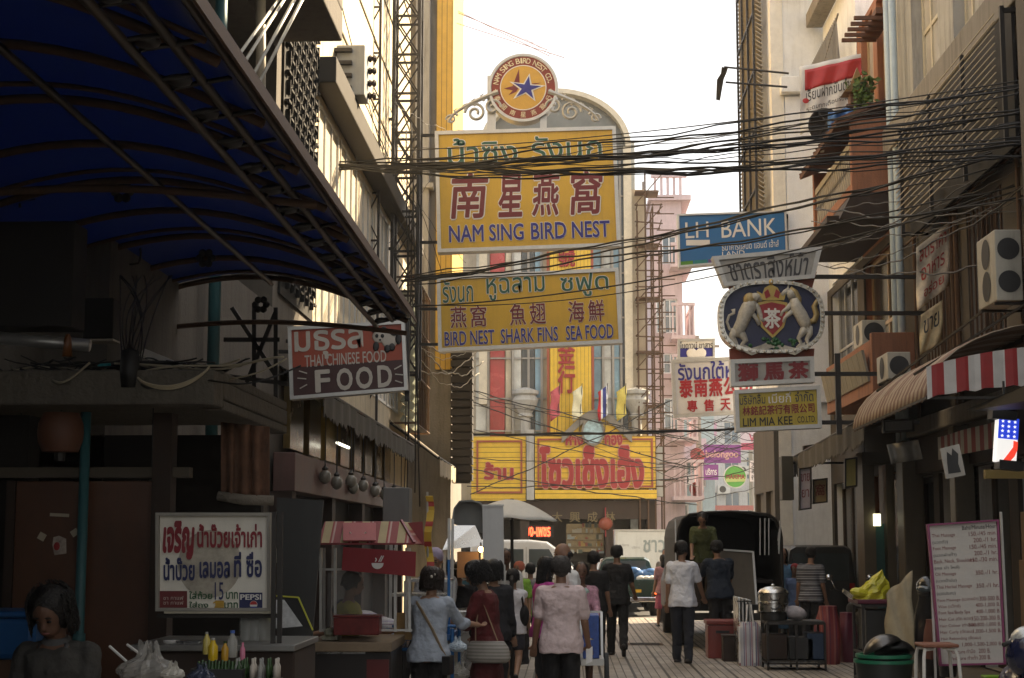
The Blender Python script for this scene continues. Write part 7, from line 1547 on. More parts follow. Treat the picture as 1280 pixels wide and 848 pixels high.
ac('tall cream twin fan unit at the right edge of the facade', 1246, 287, 1276, 376, 18.2); ac('cream single fan unit high beside the tea sign bracket', 1078, 400, 1107, 431, 26.4); ac('cream single fan unit just above the striped awning', 1110, 440, 1138, 474, 22.8)
# balcony slab under near unit
r = thing('upper_balcony', 'low terracotta parapet with cluttered window bays above the striped awning', 'balcony', (4.9, 26, 4.2))
m = MB(); m.bx(4.78,5.45,25.0,25.15,4.05,5.0); m.bx(4.78,4.9,25.15,29.4,4.05,4.9); m.bx(4.9,5.45,25.15,29.4,4.05,4.2); build('parapet', m, M_terra, r, bevel=.01)
m = MB()
for i in range(9): m.box((4.72, 25.4+i*.45, 4.5), (.04,.42,.5), (0,-.2,0))
build('cladding', m, mat('grey corrugated', (.26,.24,.19), .8, streak=.6), r)
def poster(label, q, y, c, words, seed):
    f = quadmap(q, y); rows = [[f(i/12, 1-j/12, .05*math.sin(i*.8+j*.5+seed)*j/12) for i in range(13)] for j in range(13)]
    t = one('poster', label, 'poster', MB().grid(rows, .004), mat('poster print %d' % seed, c, .6, var=.55, scale=5, streak=.3, dirt=(.35,.06,.03)), smooth=True)
    for k, (wd, u0, v0, u1, v1, mm) in enumerate(words):
        mb = MB(); letters(mb, wd, lambda a, b, w_: f(u0+(u1-u0)*a, v0+(v1-v0)*b, .05*math.sin((u0+(u1-u0)*a)*9.6+(1-(v0+(v1-v0)*b))*6+seed)*(1-(v0+(v1-v0)*b))+.012+w_), .01); build('lettering', mb, mm, t)
M_prd = mat('poster red', (.36,.04,.03), .6)
poster('tattered vertical poster of red and cream print hung above the awning', [(1145,310),(1187,277),(1187,357),(1146,389)], 22.3, (.50,.43,.33), [('ลดราคา',.1,.72,.9,.9,M_prd),('อาหาร',.15,.4,.85,.6,M_prd),('อร่อย',.2,.12,.8,.3,M_prd)], 1)
poster('smaller crumpled gold and white poster below the tattered one', [(1151,394),(1178,375),(1178,428),(1149,444)], 22.2, (.46,.38,.22), [('ขาย',.15,.45,.85,.8,M_blk)], 2)
t = thing('framed_picture', 'small framed black and white picture tilted on the shop wall', 'picture', P(1190,600,16.6)); q = [(1175,561),(1199,555),(1207,594),(1183,599)]; f = quadmap(q, 16.6)
k = [f(0,0),f(1,0),f(1,1),f(0,1)]; m = MB().hexa(k, [p+Vector((0,.03,0)) for p in k]); build('panel', m, mat('pale photo paper', (.36,.34,.30), .5), t)
m = MB(); m.add([f(u,v,.004) for u,v in ((.15,.15),(.8,.12),(.75,.4),(.85,.7),(.6,.92),(.5,.7),(.3,.85),(.2,.5))], [tuple(range(8))]); build('dark_shape', m, M_blk, t)
# lower shop details
for i, (px0, py0, px1, py1, y, c, lab, words) in enumerate(((999,586,1014,638,27,(.46,.40,.42),'narrow pale cloth sign hanging under the grey awning',[('ขาย',1001,592,1012,602),('ยา',1002,612,1011,622)]),(1016,600,1034,630,28.5,(.34,.27,.15),'tan square sign with a dark Chinese character',[('窩',1019,605,1031,620)]),(1004,558,1017,585,29,(.20,.10,.07),'brown upright board above the grey awning',[]),(1056,574,1071,610,25.5,(.46,.42,.14),'pale yellow sign panel on the shop column',[]),(1104,526,1142,541,21,(.20,.20,.18),'grey lamp box under the striped awning',[]))):
    r, f = signboard('hanging_sign', lab, 'sign', [(px0,py0),(px1,py0-2),(px1,py1-2),(px0,py1)], y, mat('small sign sheet %d' % i, c, .55, var=.15, streak=.3), M_iron, .06, .02)
    for wd, a, b, c_, d in words: write(r, f, [(px0,py0),(px1,py0-2),(px1,py1-2),(px0,py1)], y, wd, (a,b,c_,d), M_pr, None, .01)
m = MB().bx(P(965,0,29.5).x, P(979,0,29.5).x, 29.5, 29.9, P(0,626,29.5).z, P(0,572,29.5).z); o_ = one('sign_box', 'dark closed sign box hanging edge-on past the grey awning', 'sign', m, mat('khaki dark sheet', (.06,.052,.035), .6), bevel=.01)
m = MB(); m.bar((P(979,0,29.5).x, 29.7, P(0,580,29.5).z), (5.5,29.7,P(0,580,29.5).z), .04); build('bracket', m, M_iron, o_)
m = MB().grid([[P(1108+i*4+2*j, 556+8*j-i*.6, 20.5+.05*math.sin(i)) for i in range(11)] for j in range(4)], .01); one('plastic_flap', 'dull translucent plastic flap hanging under the striped awning', 'flap', m, mat('dull plastic sheet', (.20,.19,.17), .4), smooth=True)
t = thing('shop_doorway', 'narrow beige doorway with a lit square lamp and teal shutter', 'doorway', (P(1072,0,26.4).x, 26.4, 0)); ww = lambda px: P(px,0,26.3).x
m = MB(); m.bx(ww(1062),ww(1076),26.3,26.9,.12,3.0); m.bx(ww(1090),ww(1100),26.3,26.9,.12,3.0); m.bx(ww(1062),ww(1100),26.3,26.9,3.003,3.2); build('frame', m, mat('beige tiled pillar'), t)
m = MB(); m.bx(ww(1077),ww(1089),26.5,26.6,.12,P(0,655,26.3).z); build('shutter', m, mat('dark teal shutter', (.02,.10,.09), .5), t)
m = MB(); m.bx(ww(1073),ww(1081),26.2,26.28,P(0,658,26.2).z,P(0,643,26.2).z); build('lamp', m, mat('lit lamp box', (.8,.75,.5), .5, var=0, emit=(1,.95,.6), estr=.75), t)
m = MB().bx(P(1210,0,17).x, P(1300,0,17).x, 17.0, 17.08, P(0,600,17).z, P(0,589,17).z); one('yellow_lit_strip', 'strip behind the barber lamp with yellow light put into its colour', 'fascia', m, mat('painted yellow light', (.24,.17,.05), .6, streak=.4))  # yellow light on the strip is painted as its colour
m = MB(); [m.bx(P(a,0,18).x, P(b,0,18).x, 18, 18.4, .5, P(0,y,18).z) for a, b, y in ((1262,1300,640),(1258,1300,700))]; one('stacked_cartons', 'stacked brown cartons behind the price board at the right edge', 'carton', m, mat('cardboard brown', (.16,.10,.055), .85), bevel=.01)

c = PZ(806, 806); t = thing('drain_cover', 'rusty slotted drain cover set in the lane behind the black shirted man', 'drain cover', c)
m = MB(); m.bx(c.x-.3,c.x+.3,c.y-.3,c.y+.3,.008,.014); build('plate', m, M_rust, t); m = MB(); [m.bx(c.x-.25,c.x+.25,c.y-.26+i*.075,c.y-.235+i*.075,.0142,.018) for i in range(7)]; build('slot', m, M_black, t)
rr = random.Random(5); m = MB()
for i in range(110):
    x, y = rr.uniform(-1.5, 4.2), rr.uniform(12, 36); a = rr.uniform(0,6); s_ = rr.uniform(.015,.05)
    m.add([(x+s_*math.cos(a+q), y+s_*math.sin(a+q), .009+rr.uniform(0,.012)) for q in (0,1.4,2.9,4.5)], [(0,1,2,3)])
tag(build('litter', m, mat('paper scraps', (.35,.32,.27), .9, var=.5, scale=9)), None, None, None, 'stuff')
# ================================================================ PEOPLE
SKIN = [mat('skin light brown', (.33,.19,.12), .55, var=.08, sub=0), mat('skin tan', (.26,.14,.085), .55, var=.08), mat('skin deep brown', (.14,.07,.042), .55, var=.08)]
M_hair = mat('black hair', (.012,.010,.009), .45, var=.3, scale=30, bump=.6, bscale=90); M_hairg = mat('greying hair', (.07,.062,.055), .6, var=.4, scale=40, bump=.6, bscale=90); M_hairb = mat('brown black hair', (.030,.018,.012), .45, var=.3, scale=30, bump=.6, bscale=90)
M_eye = mat('dark eyes', (.012,.008,.006), .2, var=0); M_lip = mat('lips', (.22,.08,.065), .5, var=0); M_shoe = mat('dark shoe leather', (.018,.014,.012), .45)
TEX = bpy.data.textures.new('wrinkles', 'CLOUDS'); TEX.noise_scale = .11; TEX.noise_depth = 2
def fabric(name, c=(.1,.1,.1), var=.1): return mat(name, c, .88, var=var, scale=8, bump=.9, bscale=11, bdist=.03)
def capsule(mb, p, q, r1, r2, n=12):
    p, q = Vector(p), Vector(q); d = (q-p); L = d.length; d = d/L if L > 1e-6 else Vector((0,0,1)); pts = []; rs = []
    for a in (80, 55, 25): pts.append(p-d*r1*math.sin(rad(a))); rs.append(r1*math.cos(rad(a)))
    for i in range(5): t = i/4; pts.append(p.lerp(q, t)); rs.append(r1+(r2-r1)*t)
    for a in (25, 55, 80): pts.append(q+d*r2*math.sin(rad(a))); rs.append(r2*math.cos(rad(a)))
    mb.tube(pts, rs, n)
def loft(mb, rings, n=20):
    vs = []; fs = []
    for c, ux, uy in rings:
        for j in range(n):
            a = 2*math.pi*j/n; ca, sa = math.cos(a), math.sin(a)
            vs.append(Vector(c)+Vector(ux)*math.copysign(abs(ca)**.86, ca)+Vector(uy)*math.copysign(abs(sa)**.86, sa))
    k = len(rings)
    for i in range(k-1):
        for j in range(n): fs.append((i*n+j, i*n+(j+1) % n, (i+1)*n+(j+1) % n, (i+1)*n+j))
    fs += [tuple(range(n))[::-1], tuple((k-1)*n+j for j in range(n))]; mb.add(vs, fs)
def soft(name, mb, m, parent, voxel, smooth=4, disp=0.):
    ob = build(name, mb, m, parent, False)
    r = ob.modifiers.new('r', 'REMESH'); r.mode = 'VOXEL'; r.voxel_size = voxel; r.use_smooth_shade = True
    s = ob.modifiers.new('s', 'SMOOTH'); s.factor = .5; s.iterations = smooth
    if disp: d = ob.modifiers.new('d', 'DISPLACE'); d.texture = TEX; d.strength = disp; d.mid_level = .5; d.texture_coords = 'GLOBAL'
    return ob
def person(label, px, top, y, yaw=0, z0=0., skin=0, shirt=None, sleeve='short', bottom=None, style='trousers', hair='short', hairm=None, armL=(0,8,15,0), armR=(0,8,15,0),
           legL=(0,0), legR=(0,0), lean=0, hpitch=0, hyaw=0, female=False, vox=.011, face=False, H=None, collar=None, wide=1., hat=None, extra=None, belt=None, sit=0., noshoe=False, x=None):
    pos = P(px, top, y); H = H or (pos.z-z0); k = H/1.7; t = thing('person', label, 'person', (pos.x if x is None else x, y, z0), rad(yaw))
    V = Vector; body, sh, bt, hr, so = MB(), MB(), MB(), MB(), MB()
    hipz = .885*k-sit; T = Matrix.Rotation(rad(-lean), 3, 'X')
    hip = V((0, 0, hipz)); tp = lambda x_, y_, z_: hip+T @ V((x_*k, y_*k, z_*k))      # torso frame
    wr = .93 if female else 1.
    TR = [(-.10,.155,.115,0),(0,.165,.120,0),(.10,.150*wr,.108,.0),(.20,.142*wr,.103,.005),(.32,.155*wr,.112,.008),(.42,.165*wr,.112,.004),(.49,.150*wr,.092,0),(.535,.085,.065,0)]
    def rings(scale, add, z_lo=-9, z_hi=9, flare=0.):
        out = []
        for z, rx, ry, yo in TR:
            if z < z_lo-.001 or z > z_hi+.001: continue
            e = add+(flare*max(0,(.15-z)) if flare else 0)
            out.append((tp(0, yo, z), T @ V(((rx*wide*scale+e)*k, 0, 0)), T @ V((0, (ry*wide*scale+e)*k, 0))))
        return out
    loft(body, rings(.94, 0)); capsule(body, tp(0,-.005,.50), tp(0,.02,.63), .052*k, .05*k)
    # head
    hc0 = tp(0, .03, .60); HM = Matrix.Rotation(rad(hyaw), 3, 'Z') @ Matrix.Rotation(rad(-hpitch-lean*.35), 3, 'X'); hd = lambda x_, y_, z_: hc0+HM @ V((x_*k, y_*k, z_*k))
    def hell(mb, x_, y_, z_, r_): 
        e = MB().ell((0,0,0), [q*k for q in r_], None, 16, 12); mb.add([hd(x_, y_, z_)+HM @ V(p) for p in e.v], e.f)
    hell(body, 0,.005,.125,(.076,.094,.098)); hell(body, 0,.035,.055,(.056,.062,.058)); hell(body, 0,.098,.085,(.014,.022,.018)); hell(body, 0,.092,.105,(.010,.014,.03))
    for s in (-1,1): hell(body, s*.077,-.005,.095,(.010,.020,.030))
    # arms
    hands = {}
    for s, arm, nm in ((-1,armL,'L'),(1,armR,'R')):
        fl, ab, el, inn = arm; S = tp(s*.165*wide*wr, 0, .465)
        R0 = Matrix.Rotation(rad(-s*ab), 3, 'Y') @ Matrix.Rotation(rad(fl), 3, 'X'); d1 = T @ R0 @ V((0,0,-1)) if fl < 60 else R0 @ V((0,0,-1))
        R1 = Matrix.Rotation(rad(-s*ab), 3, 'Y') @ Matrix.Rotation(rad(s*inn), 3, 'Z') @ Matrix.Rotation(rad(fl+el), 3, 'X'); d2 = R1 @ V((0,0,-1))
        E_ = S+d1*.285*k; W_ = E_+d2*.245*k
        capsule(body, S, E_, .050*k, .038*k); capsule(body, E_, W_, .040*k, .026*k)
        side = d2.cross(V((0,1,0)) if abs(d2.y) < .8 else V((0,0,1))).normalized(); nrm = side.cross(d2).normalized()
        Kn = W_+d2*.085*k; capsule(body, W_, W_+d2*.02*k, .026*k, .028*k)
        for q in (-1,-.33,.33,1): capsule(body, W_+d2*.012*k+side*q*.014*k, Kn+side*q*.030*k*.95, .0145*k, .0125*k, 8)
        for i, (q, L_) in enumerate(((-1,.066),(-.33,.076),(.33,.072),(1,.056))):
            b0 = Kn+side*q*.029*k; b1 = b0+(d2*.9+nrm*.25).normalized()*L_*.55*k; b2 = b1+(d2*.6+nrm*.75).normalized()*L_*.5*k
            capsule(body, b0, b1, .0095*k, .009*k, 8); capsule(body, b1, b2, .009*k, .0075*k, 8)
        th = W_+d2*.025*k-side*.024*k; th1 = th+(d2*.6-side*.6+nrm*.4).normalized()*.042*k; capsule(body, th, th1, .0125*k, .0105*k, 8); capsule(body, th1, th1+(d2*.8+nrm*.5).normalized()*.03*k, .0105*k, .008*k, 8)
        hands[nm] = Kn
        if sleeve != 'none':
            fr = .72 if sleeve == 'short' else 1.
            capsule(sh, S+d1*(-.005*k), S+d1*.285*k*fr, .068*k*wide, .062*k if sleeve == 'short' else .052*k)
            if sleeve == 'long': capsule(sh, E_, E_+d2*.22*k, .05*k, .041*k)
            elif sleeve == 'elbow': capsule(sh, E_, E_+d2*.05*k, .06*k, .062*k)
    # legs
    feet = []
    for s, (fl, kn) in ((-1,legL),(1,legR)):
        h0 = hip+V((s*.085*k, 0, -.03*k)); d1 = Matrix.Rotation(rad(fl), 3, 'X') @ V((s*.03,0,-1)); d2 = Matrix.Rotation(rad(fl-kn), 3, 'X') @ V((s*.01,0,-1))
        K_0 = h0+d1*.41*k; A_ = K_0+d2*.39*k; capsule(body, h0, K_0, .083*k, .055*k); capsule(body, K_0, A_, .055*k, .034*k); capsule(body, K_0+d2*.06*k-V((0,.015*k,0)), K_0+d2*.18*k-V((0,.02*k,0)), .05*k, .042*k)
        fd = Matrix.Rotation(rad(fl-kn), 3, 'X') @ V((0,1,0)); dn = Matrix.Rotation(rad(fl-kn), 3, 'X') @ V((0,0,-1))
        heel = A_+dn*.035*k-fd*.04*k; toe = A_+dn*.05*k+fd*.15*k; capsule(body, heel, toe, .03*k, .024*k)
        if not noshoe: capsule(so, heel-V((0,0,.004)), toe-V((0,0,.002)), .041*k, .036*k)
        if style == 'trousers':
            capsule(bt, h0+V((0,0,.03*k)), K_0, .103*k*wide**.5, .076*k); capsule(bt, K_0, A_+d2*.02*k, .075*k, .062*k)
        elif style == 'shorts': capsule(bt, h0+V((0,0,.03*k)), h0+d1*.24*k, .105*k, .093*k)
        feet.append((heel, toe))
    if style in ('trousers','shorts'): loft(bt, rings(1.06, .004, -.11, .11)); 
    if style in ('skirt','dress'):
        ln = -.45 if style == 'skirt' else -.62
        rr2 = rings(1.05, .006, -.101, .101)[::-1]; loft(bt, rr2[:]+[(hip+V((0,0,ln*.5*k)), V((.195*k*wide,0,0)), V((0,.16*k,0))), (hip+V((0,0,ln*k)), V((.225*k*wide,0,0)), V((0,.19*k,0)))])
    if shirt:
        rr2 = rings(1.08, .012, -.10 if style != 'shirtin' else .06, .50, .10); loft(sh, rr2); loft(sh, [rr2[-1], (tp(0,.0,.525), T @ V((.082*k,0,0)), T @ V((0,.07*k,0)))])
        for s in (-1,1): capsule(sh, tp(s*.06,0,.49), tp(s*.165*wide*wr,0,.462), .056*k, .066*k*wide)
    bd = soft('body', body, SKIN[skin], t, vox if vox < .012 else .011, 3)
    if shirt: soft('shirt', sh, shirt, t, vox, 3, .034*k)
    if bottom: soft({'trousers':'trousers','shorts':'shorts','skirt':'skirt','dress':'skirt'}[style], bt, bottom, t, vox, 3, .034*k)
    if not noshoe: soft('shoe', so, M_shoe, t, vox, 2)
    if collar: m = MB(); loft(m, [(tp(0,-.005,.515), T @ V((.080*k,0,0)), T @ V((0,.072*k,0))), (tp(0,-.0,.56), T @ V((.064*k,0,0)), T @ V((0,.062*k,0)))]); soft('collar', m, collar, t, vox, 2)
    if belt: m = MB(); loft(m, [(c_+V((0,0,dz*k)), ux*1.16, uy*1.16) for (c_, ux, uy) in rings(1.0,.006,.095,.105) for dz in (-.02,.02)]); build('belt', m, belt, t, False)
    # hair
    hm = hairm or M_hair
    if hair not in ('bald','none'):
        hell(hr, 0,-.016,.143,(.086,.098,.090)); hell(hr, 0,-.045,.10,(.082,.068,.085))
        if hair == 'bob': hell(hr, 0,-.028,.12,(.108,.108,.115)); hell(hr, 0,-.05,.05,(.094,.07,.075))
        if hair == 'puffy': hell(hr, 0,-.02,.15,(.115,.118,.105)); hell(hr, 0,-.06,.09,(.105,.075,.09))
        if hair == 'ponytail':
            p0 = hd(0,-.11,.12); m_ = [p0, p0+V((0,-.045*k,-.06*k)), p0+V((0,-.05*k,-.18*k)), p0+V((.01*k,-.035*k,-.33*k))]
            hr.tube(m_, [.028*k,.036*k,.032*k,.012*k], 10)
        if hair == 'bun': hell(hr, 0,-.11,.17,(.045,.045,.045)); 
        if hair == 'long': hr.tube([hd(0,-.06,.08), hd(0,-.075,-.02), hd(0,-.08,-.14)], [.075*k,.08*k,.05*k], 12, ry=.6)
        hob = soft('hair', hr, hm, t, .009, 2, .03)
        if y < 30:
            rg = random.Random(int(px)); sm = MB(); big = {'bob':1.22,'puffy':1.32}.get(hair, 1.0); low = {'bob':-.02,'puffy':-.02,'long':-.1}.get(hair, .055)
            for q in range(650):
                a = rg.uniform(.35, math.pi*2-.35)-math.pi*1.5+math.pi; zz = rg.uniform(low+.03, .225); rr_ = math.sqrt(max(.02, 1-((zz-.135)/.105)**2)) if zz > .135 else 1
                R_a, R_b = .089*big, .101*big; a0 = math.pi*1.5+rg.uniform(-2.1, 2.1); pts = []
                for st in range(5):
                    z2 = zz-st*.022*rg.uniform(.7,1.3); r2 = (math.sqrt(max(.05, 1-((z2-.135)/(.108*big))**2)) if z2 > .135 else 1)*(1+.016*st+rg.uniform(-.01,.05)); a2 = a0+st*rg.uniform(-.05,.05)
                    if z2 < low: break
                    pts.append(hd(R_a*r2*math.cos(a2), -.022+R_b*r2*math.sin(a2), z2))
                if len(pts) > 2: sm.tube(pts, [.0045*k]*(len(pts)-1)+[.001], 3, ry=.5)
            build('strands', sm, hm, hob, False, True)
    elif hair == 'bald':
        hell(hr, 0,-.035,.09,(.083,.072,.055)); soft('hair', hr, hm, t, .010, 2, .006)
    if face:
        for s in (-1,1):
            m = MB(); hell(m, s*.030,.090,.115,(.0125,.008,.0065)); build('eye', m, M_eye, t, False, True)
            m = MB(); hell(m, s*.031,.093,.137,(.018,.006,.004)); build('eyebrow', m, hm, t, False, True)
        m = MB(); hell(m, 0,.093,.048,(.022,.008,.006)); build('mouth', m, M_lip, t, False, True)
    if hat:
        m = MB(); rot = HM.to_4x4(); kind, hmx = hat
        pr = {'cap':[(.086,.11),(.093,.15),(.085,.20),(.05,.235),(0,.245)], 'brim':[(.155,.135),(.105,.15),(.095,.16),(.09,.205),(.05,.225),(0,.23)], 'scarf':[(.088,.09),(.098,.13),(.094,.18),(.06,.225),(0,.24)]}[kind]
        e = MB().lathe([(a*k, b*k) for a, b in pr], (0,0,0), 18); m.add([hc0+HM @ (V(p)+V((0,-.008*k,0))) for p in e.v], e.f); build('hat', m, hmx, t, False, 'auto' if True else False)
    if extra: extra(t, tp, hands, k, vox)
    return t
TR_D = fabric('charcoal trousers', (.018,.017,.018)); TR_J = fabric('dark jeans', (.020,.022,.030)); TR_B = fabric('black trousers', (.012,.011,.011))
# shaded seller lower left
def ex1(t, tp, hands, k, vox):
    m = MB(); p = (hands['L']+hands['R'])/2; capsule(m, p+Vector((0,.01,-.02)), p+Vector((0,.02,.05)), .022, .018); build('cup', m, M_cl, t, False, True)
    m = MB()
    for s in (-1,1): m.tube([tp(s*.065,.03,.53), tp(s*.055,.105,.44), tp(s*.02,.135,.30)], [.016*k]*3, 8)
    build('lapel', m, fabric('orange collar cloth', (.26,.06,.02)), t, False, True)
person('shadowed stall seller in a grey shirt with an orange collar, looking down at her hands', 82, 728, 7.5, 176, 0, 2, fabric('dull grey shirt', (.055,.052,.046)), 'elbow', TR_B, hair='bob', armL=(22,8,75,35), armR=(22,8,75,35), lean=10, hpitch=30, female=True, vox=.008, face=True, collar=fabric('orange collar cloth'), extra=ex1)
person('cook in a yellow green shirt behind the cart glass, facing right', 436, 716, 14.4, -80, 0, 1, fabric('yellow green shirt', (.42,.40,.06)), 'short', TR_D, armL=(30,6,50,10), armR=(35,6,55,10), hpitch=12, face=True)
person('bent over worker in a pale plaid shirt between the two carts', 502, 742, 16.2, 80, 0, 1, stripes('pale plaid shirt', [(0,(.42,.40,.40)),(.45,(.22,.16,.20)),(.6,(.42,.40,.40)),(.85,(.30,.26,.34))], 2, .07, .85), 'short', TR_D, lean=74, H=1.62, armL=(70,5,10,0), armR=(65,5,15,0), hpitch=15)
def ex4(t, tp, hands, k, vox):
    m = MB().tube([tp(-.12,-.10,.47), tp(-.05,-.145,.38), tp(.06,-.14,.2), tp(.15,-.12,.02), tp(.185,-.06,-.06)], .016, 6, ry=.4); build('bag_strap', m, mat('tan strap', (.30,.22,.13), .6), t, False)
    m = MB().box(tp(.20,-.05,-.12), (.07,.17,.16)); m.box(tp(.205,-.14,-.10), (.06,.01,.08)); build('shoulder_bag', m, mat('black bag leather', (.015,.013,.012), .35), t, False, bevel=.025, seg=3)
    m = MB(); p = tp(.03,-.145,.66+.05); m.ell(p, (.012,.008,.014), None, 8, 6); m.ell(p+Vector((.03,-.0,.02)), (.008,.008,.01), None, 8, 6); build('hair_clip', m, M_cr, t, False, True)
person('woman in a grey blue shirt with a tan strap bag reaching over the blue cart', 537, 709, 14.2, -8, 0, 0, fabric('grey blue shirt', (.36,.40,.46)), 'elbow', TR_B, hair='bob', hairm=M_hairb, armL=(35,5,30,20), armR=(48,32,22,-20), lean=8, hpitch=10, hyaw=-12, female=True, vox=.008, extra=ex4, wide=1.05)
def ex5(t, tp, hands, k, vox):
    m = MB(); loft(m, [(tp(-.20,-.06,z), Vector((.075*w_,0,0)), Vector((0,.20*w_,0))) for z, w_ in ((-.16,.82),(-.12,1.05),(-.02,1.0),(.05,.8))]); soft('handbag', m, stripes('woven grey handbag', [(0,(.34,.31,.27)),(.5,(.22,.20,.17))], 2, .03, .5), t, .010, 3)
    m = MB().tube([tp(-.18,-.16,.04), tp(-.2,-.1,.24), tp(-.175,-.02,.47), tp(-.2,.05,.2), tp(-.2,.06,.04)], .012, 6, ry=.5); build('handbag_strap', m, mat('tan strap'), t, False)
    m = MB(); p = hands['L']+Vector((0,.02,-.06)); loft(m, [(p+Vector((0,.0,-dz)), Vector((r_,0,0)), Vector((0,r_*.8,0))) for dz, r_ in ((0,.012),(.06,.03),(.14,.085),(.22,.10),(.27,.085),(.30,.04))], 14); soft('carrier_bag', m, mat('pink plastic film', (.45,.13,.22), .25, var=.4, scale=14), t, .010, 2, .02)
    m = MB().box((hands['R']+hands['L'])/2+Vector((0,.03,.05)), (.08,.13,.05)); build('purse', m, mat('red white purse', (.42,.08,.09), .4, var=.6, scale=30), t, False, bevel=.01)
person('woman in a dark red dress with a woven handbag and pink carrier bag, facing left', 609, 703, 14.9, 78, 0, 0, fabric('dark red blouse', (.095,.012,.012), .25), 'elbow', fabric('dark red skirt', (.075,.010,.010), .2), 'dress', hair='puffy', armL=(30,4,70,15), armR=(28,6,72,25), hpitch=24, lean=4, female=True, vox=.008, face=True, wide=1.12, extra=ex5)
def ex6(t, tp, hands, k, vox):
    m = MB(); m.ell(tp(.17,-.03,.16), (.06,.09,.13)); build('shoulder_bag', m, TR_B, t, False, True); m = MB().tube([tp(.12,.02,.50), tp(.15,-.10,.4), tp(.17,-.06,.25)], .012, 6); build('bag_strap', m, TR_B, t, False)
person('young woman in a white top and shorts with a long black ponytail, walking away', 641, 712, 19.5, -6, 0, 0, fabric('white top', (.70,.69,.71)), 'none', fabric('dark shorts', (.03,.03,.04)), 'shorts', 'ponytail', armL=(15,8,50,25), armR=(5,8,20,0), legL=(8,4), legR=(-14,38), female=True, extra=ex6)
person('man in a white shirt facing the camera above the crowd', 632, 687, 21.5, 188, 0, 2, fabric('white shirt', (.72,.71,.68)), 'short', TR_D, face=True, armL=(20,6,40,10))
person('woman in a green shirt with an orange head scarf deep in the crowd', 650, 703, 23.5, 150, 0, 1, fabric('lime green shirt', (.22,.42,.05)), 'short', TR_D, hair='none', hat=('scarf', fabric('orange scarf', (.42,.12,.07))), face=True, female=True)
person('person with black hair and dark jacket, back turned, left of the pink shirted man', 617, 701, 17.2, 5, 0, 0, fabric('black jacket', (.02,.02,.022)), 'long', TR_D, hair='bob')
def ex9(t, tp, hands, k, vox):
    m = MB().grid([[hands['R']+Vector((-.03+.03*i, -.03-.01*j, .03-.045*j+.012*i)) for i in range(3)] for j in range(4)], .006); build('paper', m, M_wht, t, False)
    m = MB(); c_ = hands['R']; m.lathe([(.034,-.006),(.037,0),(.034,.006)], c_+Vector((-.0,-.0,.12)), 12); build('watch', m, M_chrome, t, False)
person('grey haired man in a pale pink shirt walking away at the centre', 701, 696, 15.0, -3, 0, 1, fabric('pale pink shirt', (.66,.52,.50)), 'short', TR_B, hairm=M_hairg, armL=(4,10,18,0), armR=(6,10,20,5), legL=(6,3), legR=(-8,8), vox=.008, wide=1.08, collar=fabric('pale pink shirt'), extra=ex9, hyaw=4)
person('woman in a magenta top in profile left of the pink shirted man', 681, 697, 17.6, -62, 0, 0, fabric('magenta top', (.42,.05,.26)), 'elbow', TR_D, hair='long', face=True, female=True, hpitch=5)
person('balding man in a white shirt looking left behind the pink shirted man', 709, 680, 18.0, 110, 0, 1, fabric('white shirt'), 'short', TR_D, hair='bald', face=True, hpitch=8)
def ex12(t, tp, hands, k, vox):
    m = MB().tube([tp(-.07,.07,.47), tp(0,.10,.42), tp(.07,.07,.47)], .045, 10); build('scarf', m, fabric('pale mint scarf', (.42,.52,.46)), t, False, True)
person('woman in a pink floral blouse and mint scarf pushing a blue handcart towards us', 726, 704, 18.3, 186, 0, 2, mat('pink floral cloth', (.42,.22,.27), .85, var=.55, scale=22), 'long', fabric('dark skirt', (.03,.028,.03)), 'skirt', 'bun', armL=(38,6,35,8), armR=(38,6,35,8), face=True, female=True, extra=ex12)
person('man in a black shirt half hidden between the handcart woman and the cars', 742, 690, 23.5, -5, 0, 1, fabric('black tee', (.015,.014,.014)), 'short', TR_B)
person('man in a black tee shirt and black trousers striding away down the lane', 771, 682, 25.2, -3, 0, 1, fabric('black tee'), 'short', TR_B, armL=(-8,12,18,0), armR=(12,14,35,0), legL=(10,2), legR=(-12,32), belt=mat('belt leather', (.05,.045,.04), .4))
def exb(t, tp, hands, k, vox):
    m = MB(); m.ell(tp(.03,-.15,.24), (.10,.06,.13)); build('backpack', m, TR_B, t, False, True)
person('woman in a pink outfit with a black backpack walking away beside the truck', 829, 694, 33.5, 12, 0, 0, fabric('washed pink top', (.45,.25,.27)), 'short', fabric('pink skirt', (.38,.10,.16)), 'skirt', 'long', legL=(12,2), legR=(-12,25), female=True, extra=exb, vox=.014)
person('short dark haired passer-by just visible behind the truck corner', 832, 687, 35.2, 170, 0, 1, fabric('grey tee', (.2,.19,.19)), 'short', TR_D, vox=.014)
person('man in a white tee shirt and dark jeans at the truck tail', 852, 677, 23.8, -16, 0, 1, fabric('white tee', (.70,.71,.76)), 'short', TR_J, armL=(-5,6,12,0), armR=(22,14,18,8), legL=(6,2), legR=(-6,6), hyaw=-22, vox=.009, noshoe=False)
person('man in an olive tee shirt standing up on the truck bed, looking down', 879, 640, 26.85, 172, .715, 1, fabric('olive tee', (.075,.085,.028)), 'short', fabric('brown shorts', (.06,.045,.035)), 'trousers', armL=(30,12,10,0), armR=(36,8,12,10), lean=22, hpitch=36, face=True, H=1.58)
person('man in a navy shirt with his back to us reaching into the truck', 899, 675, 26.2, 14, 0, 1, fabric('navy shirt', (.014,.022,.038)), 'short', TR_D, armL=(50,10,25,0), armR=(25,8,30,0), lean=10, wide=1.1)
person('woman in a light blue dress facing us by the black van', 978, 686, 28.4, 176, 0, 0, mat('light blue print', (.16,.30,.44), .85, var=.3, scale=18), 'none', fabric('light blue skirt', (.15,.28,.42)), 'dress', 'long', face=True, female=True, armL=(10,8,60,25))
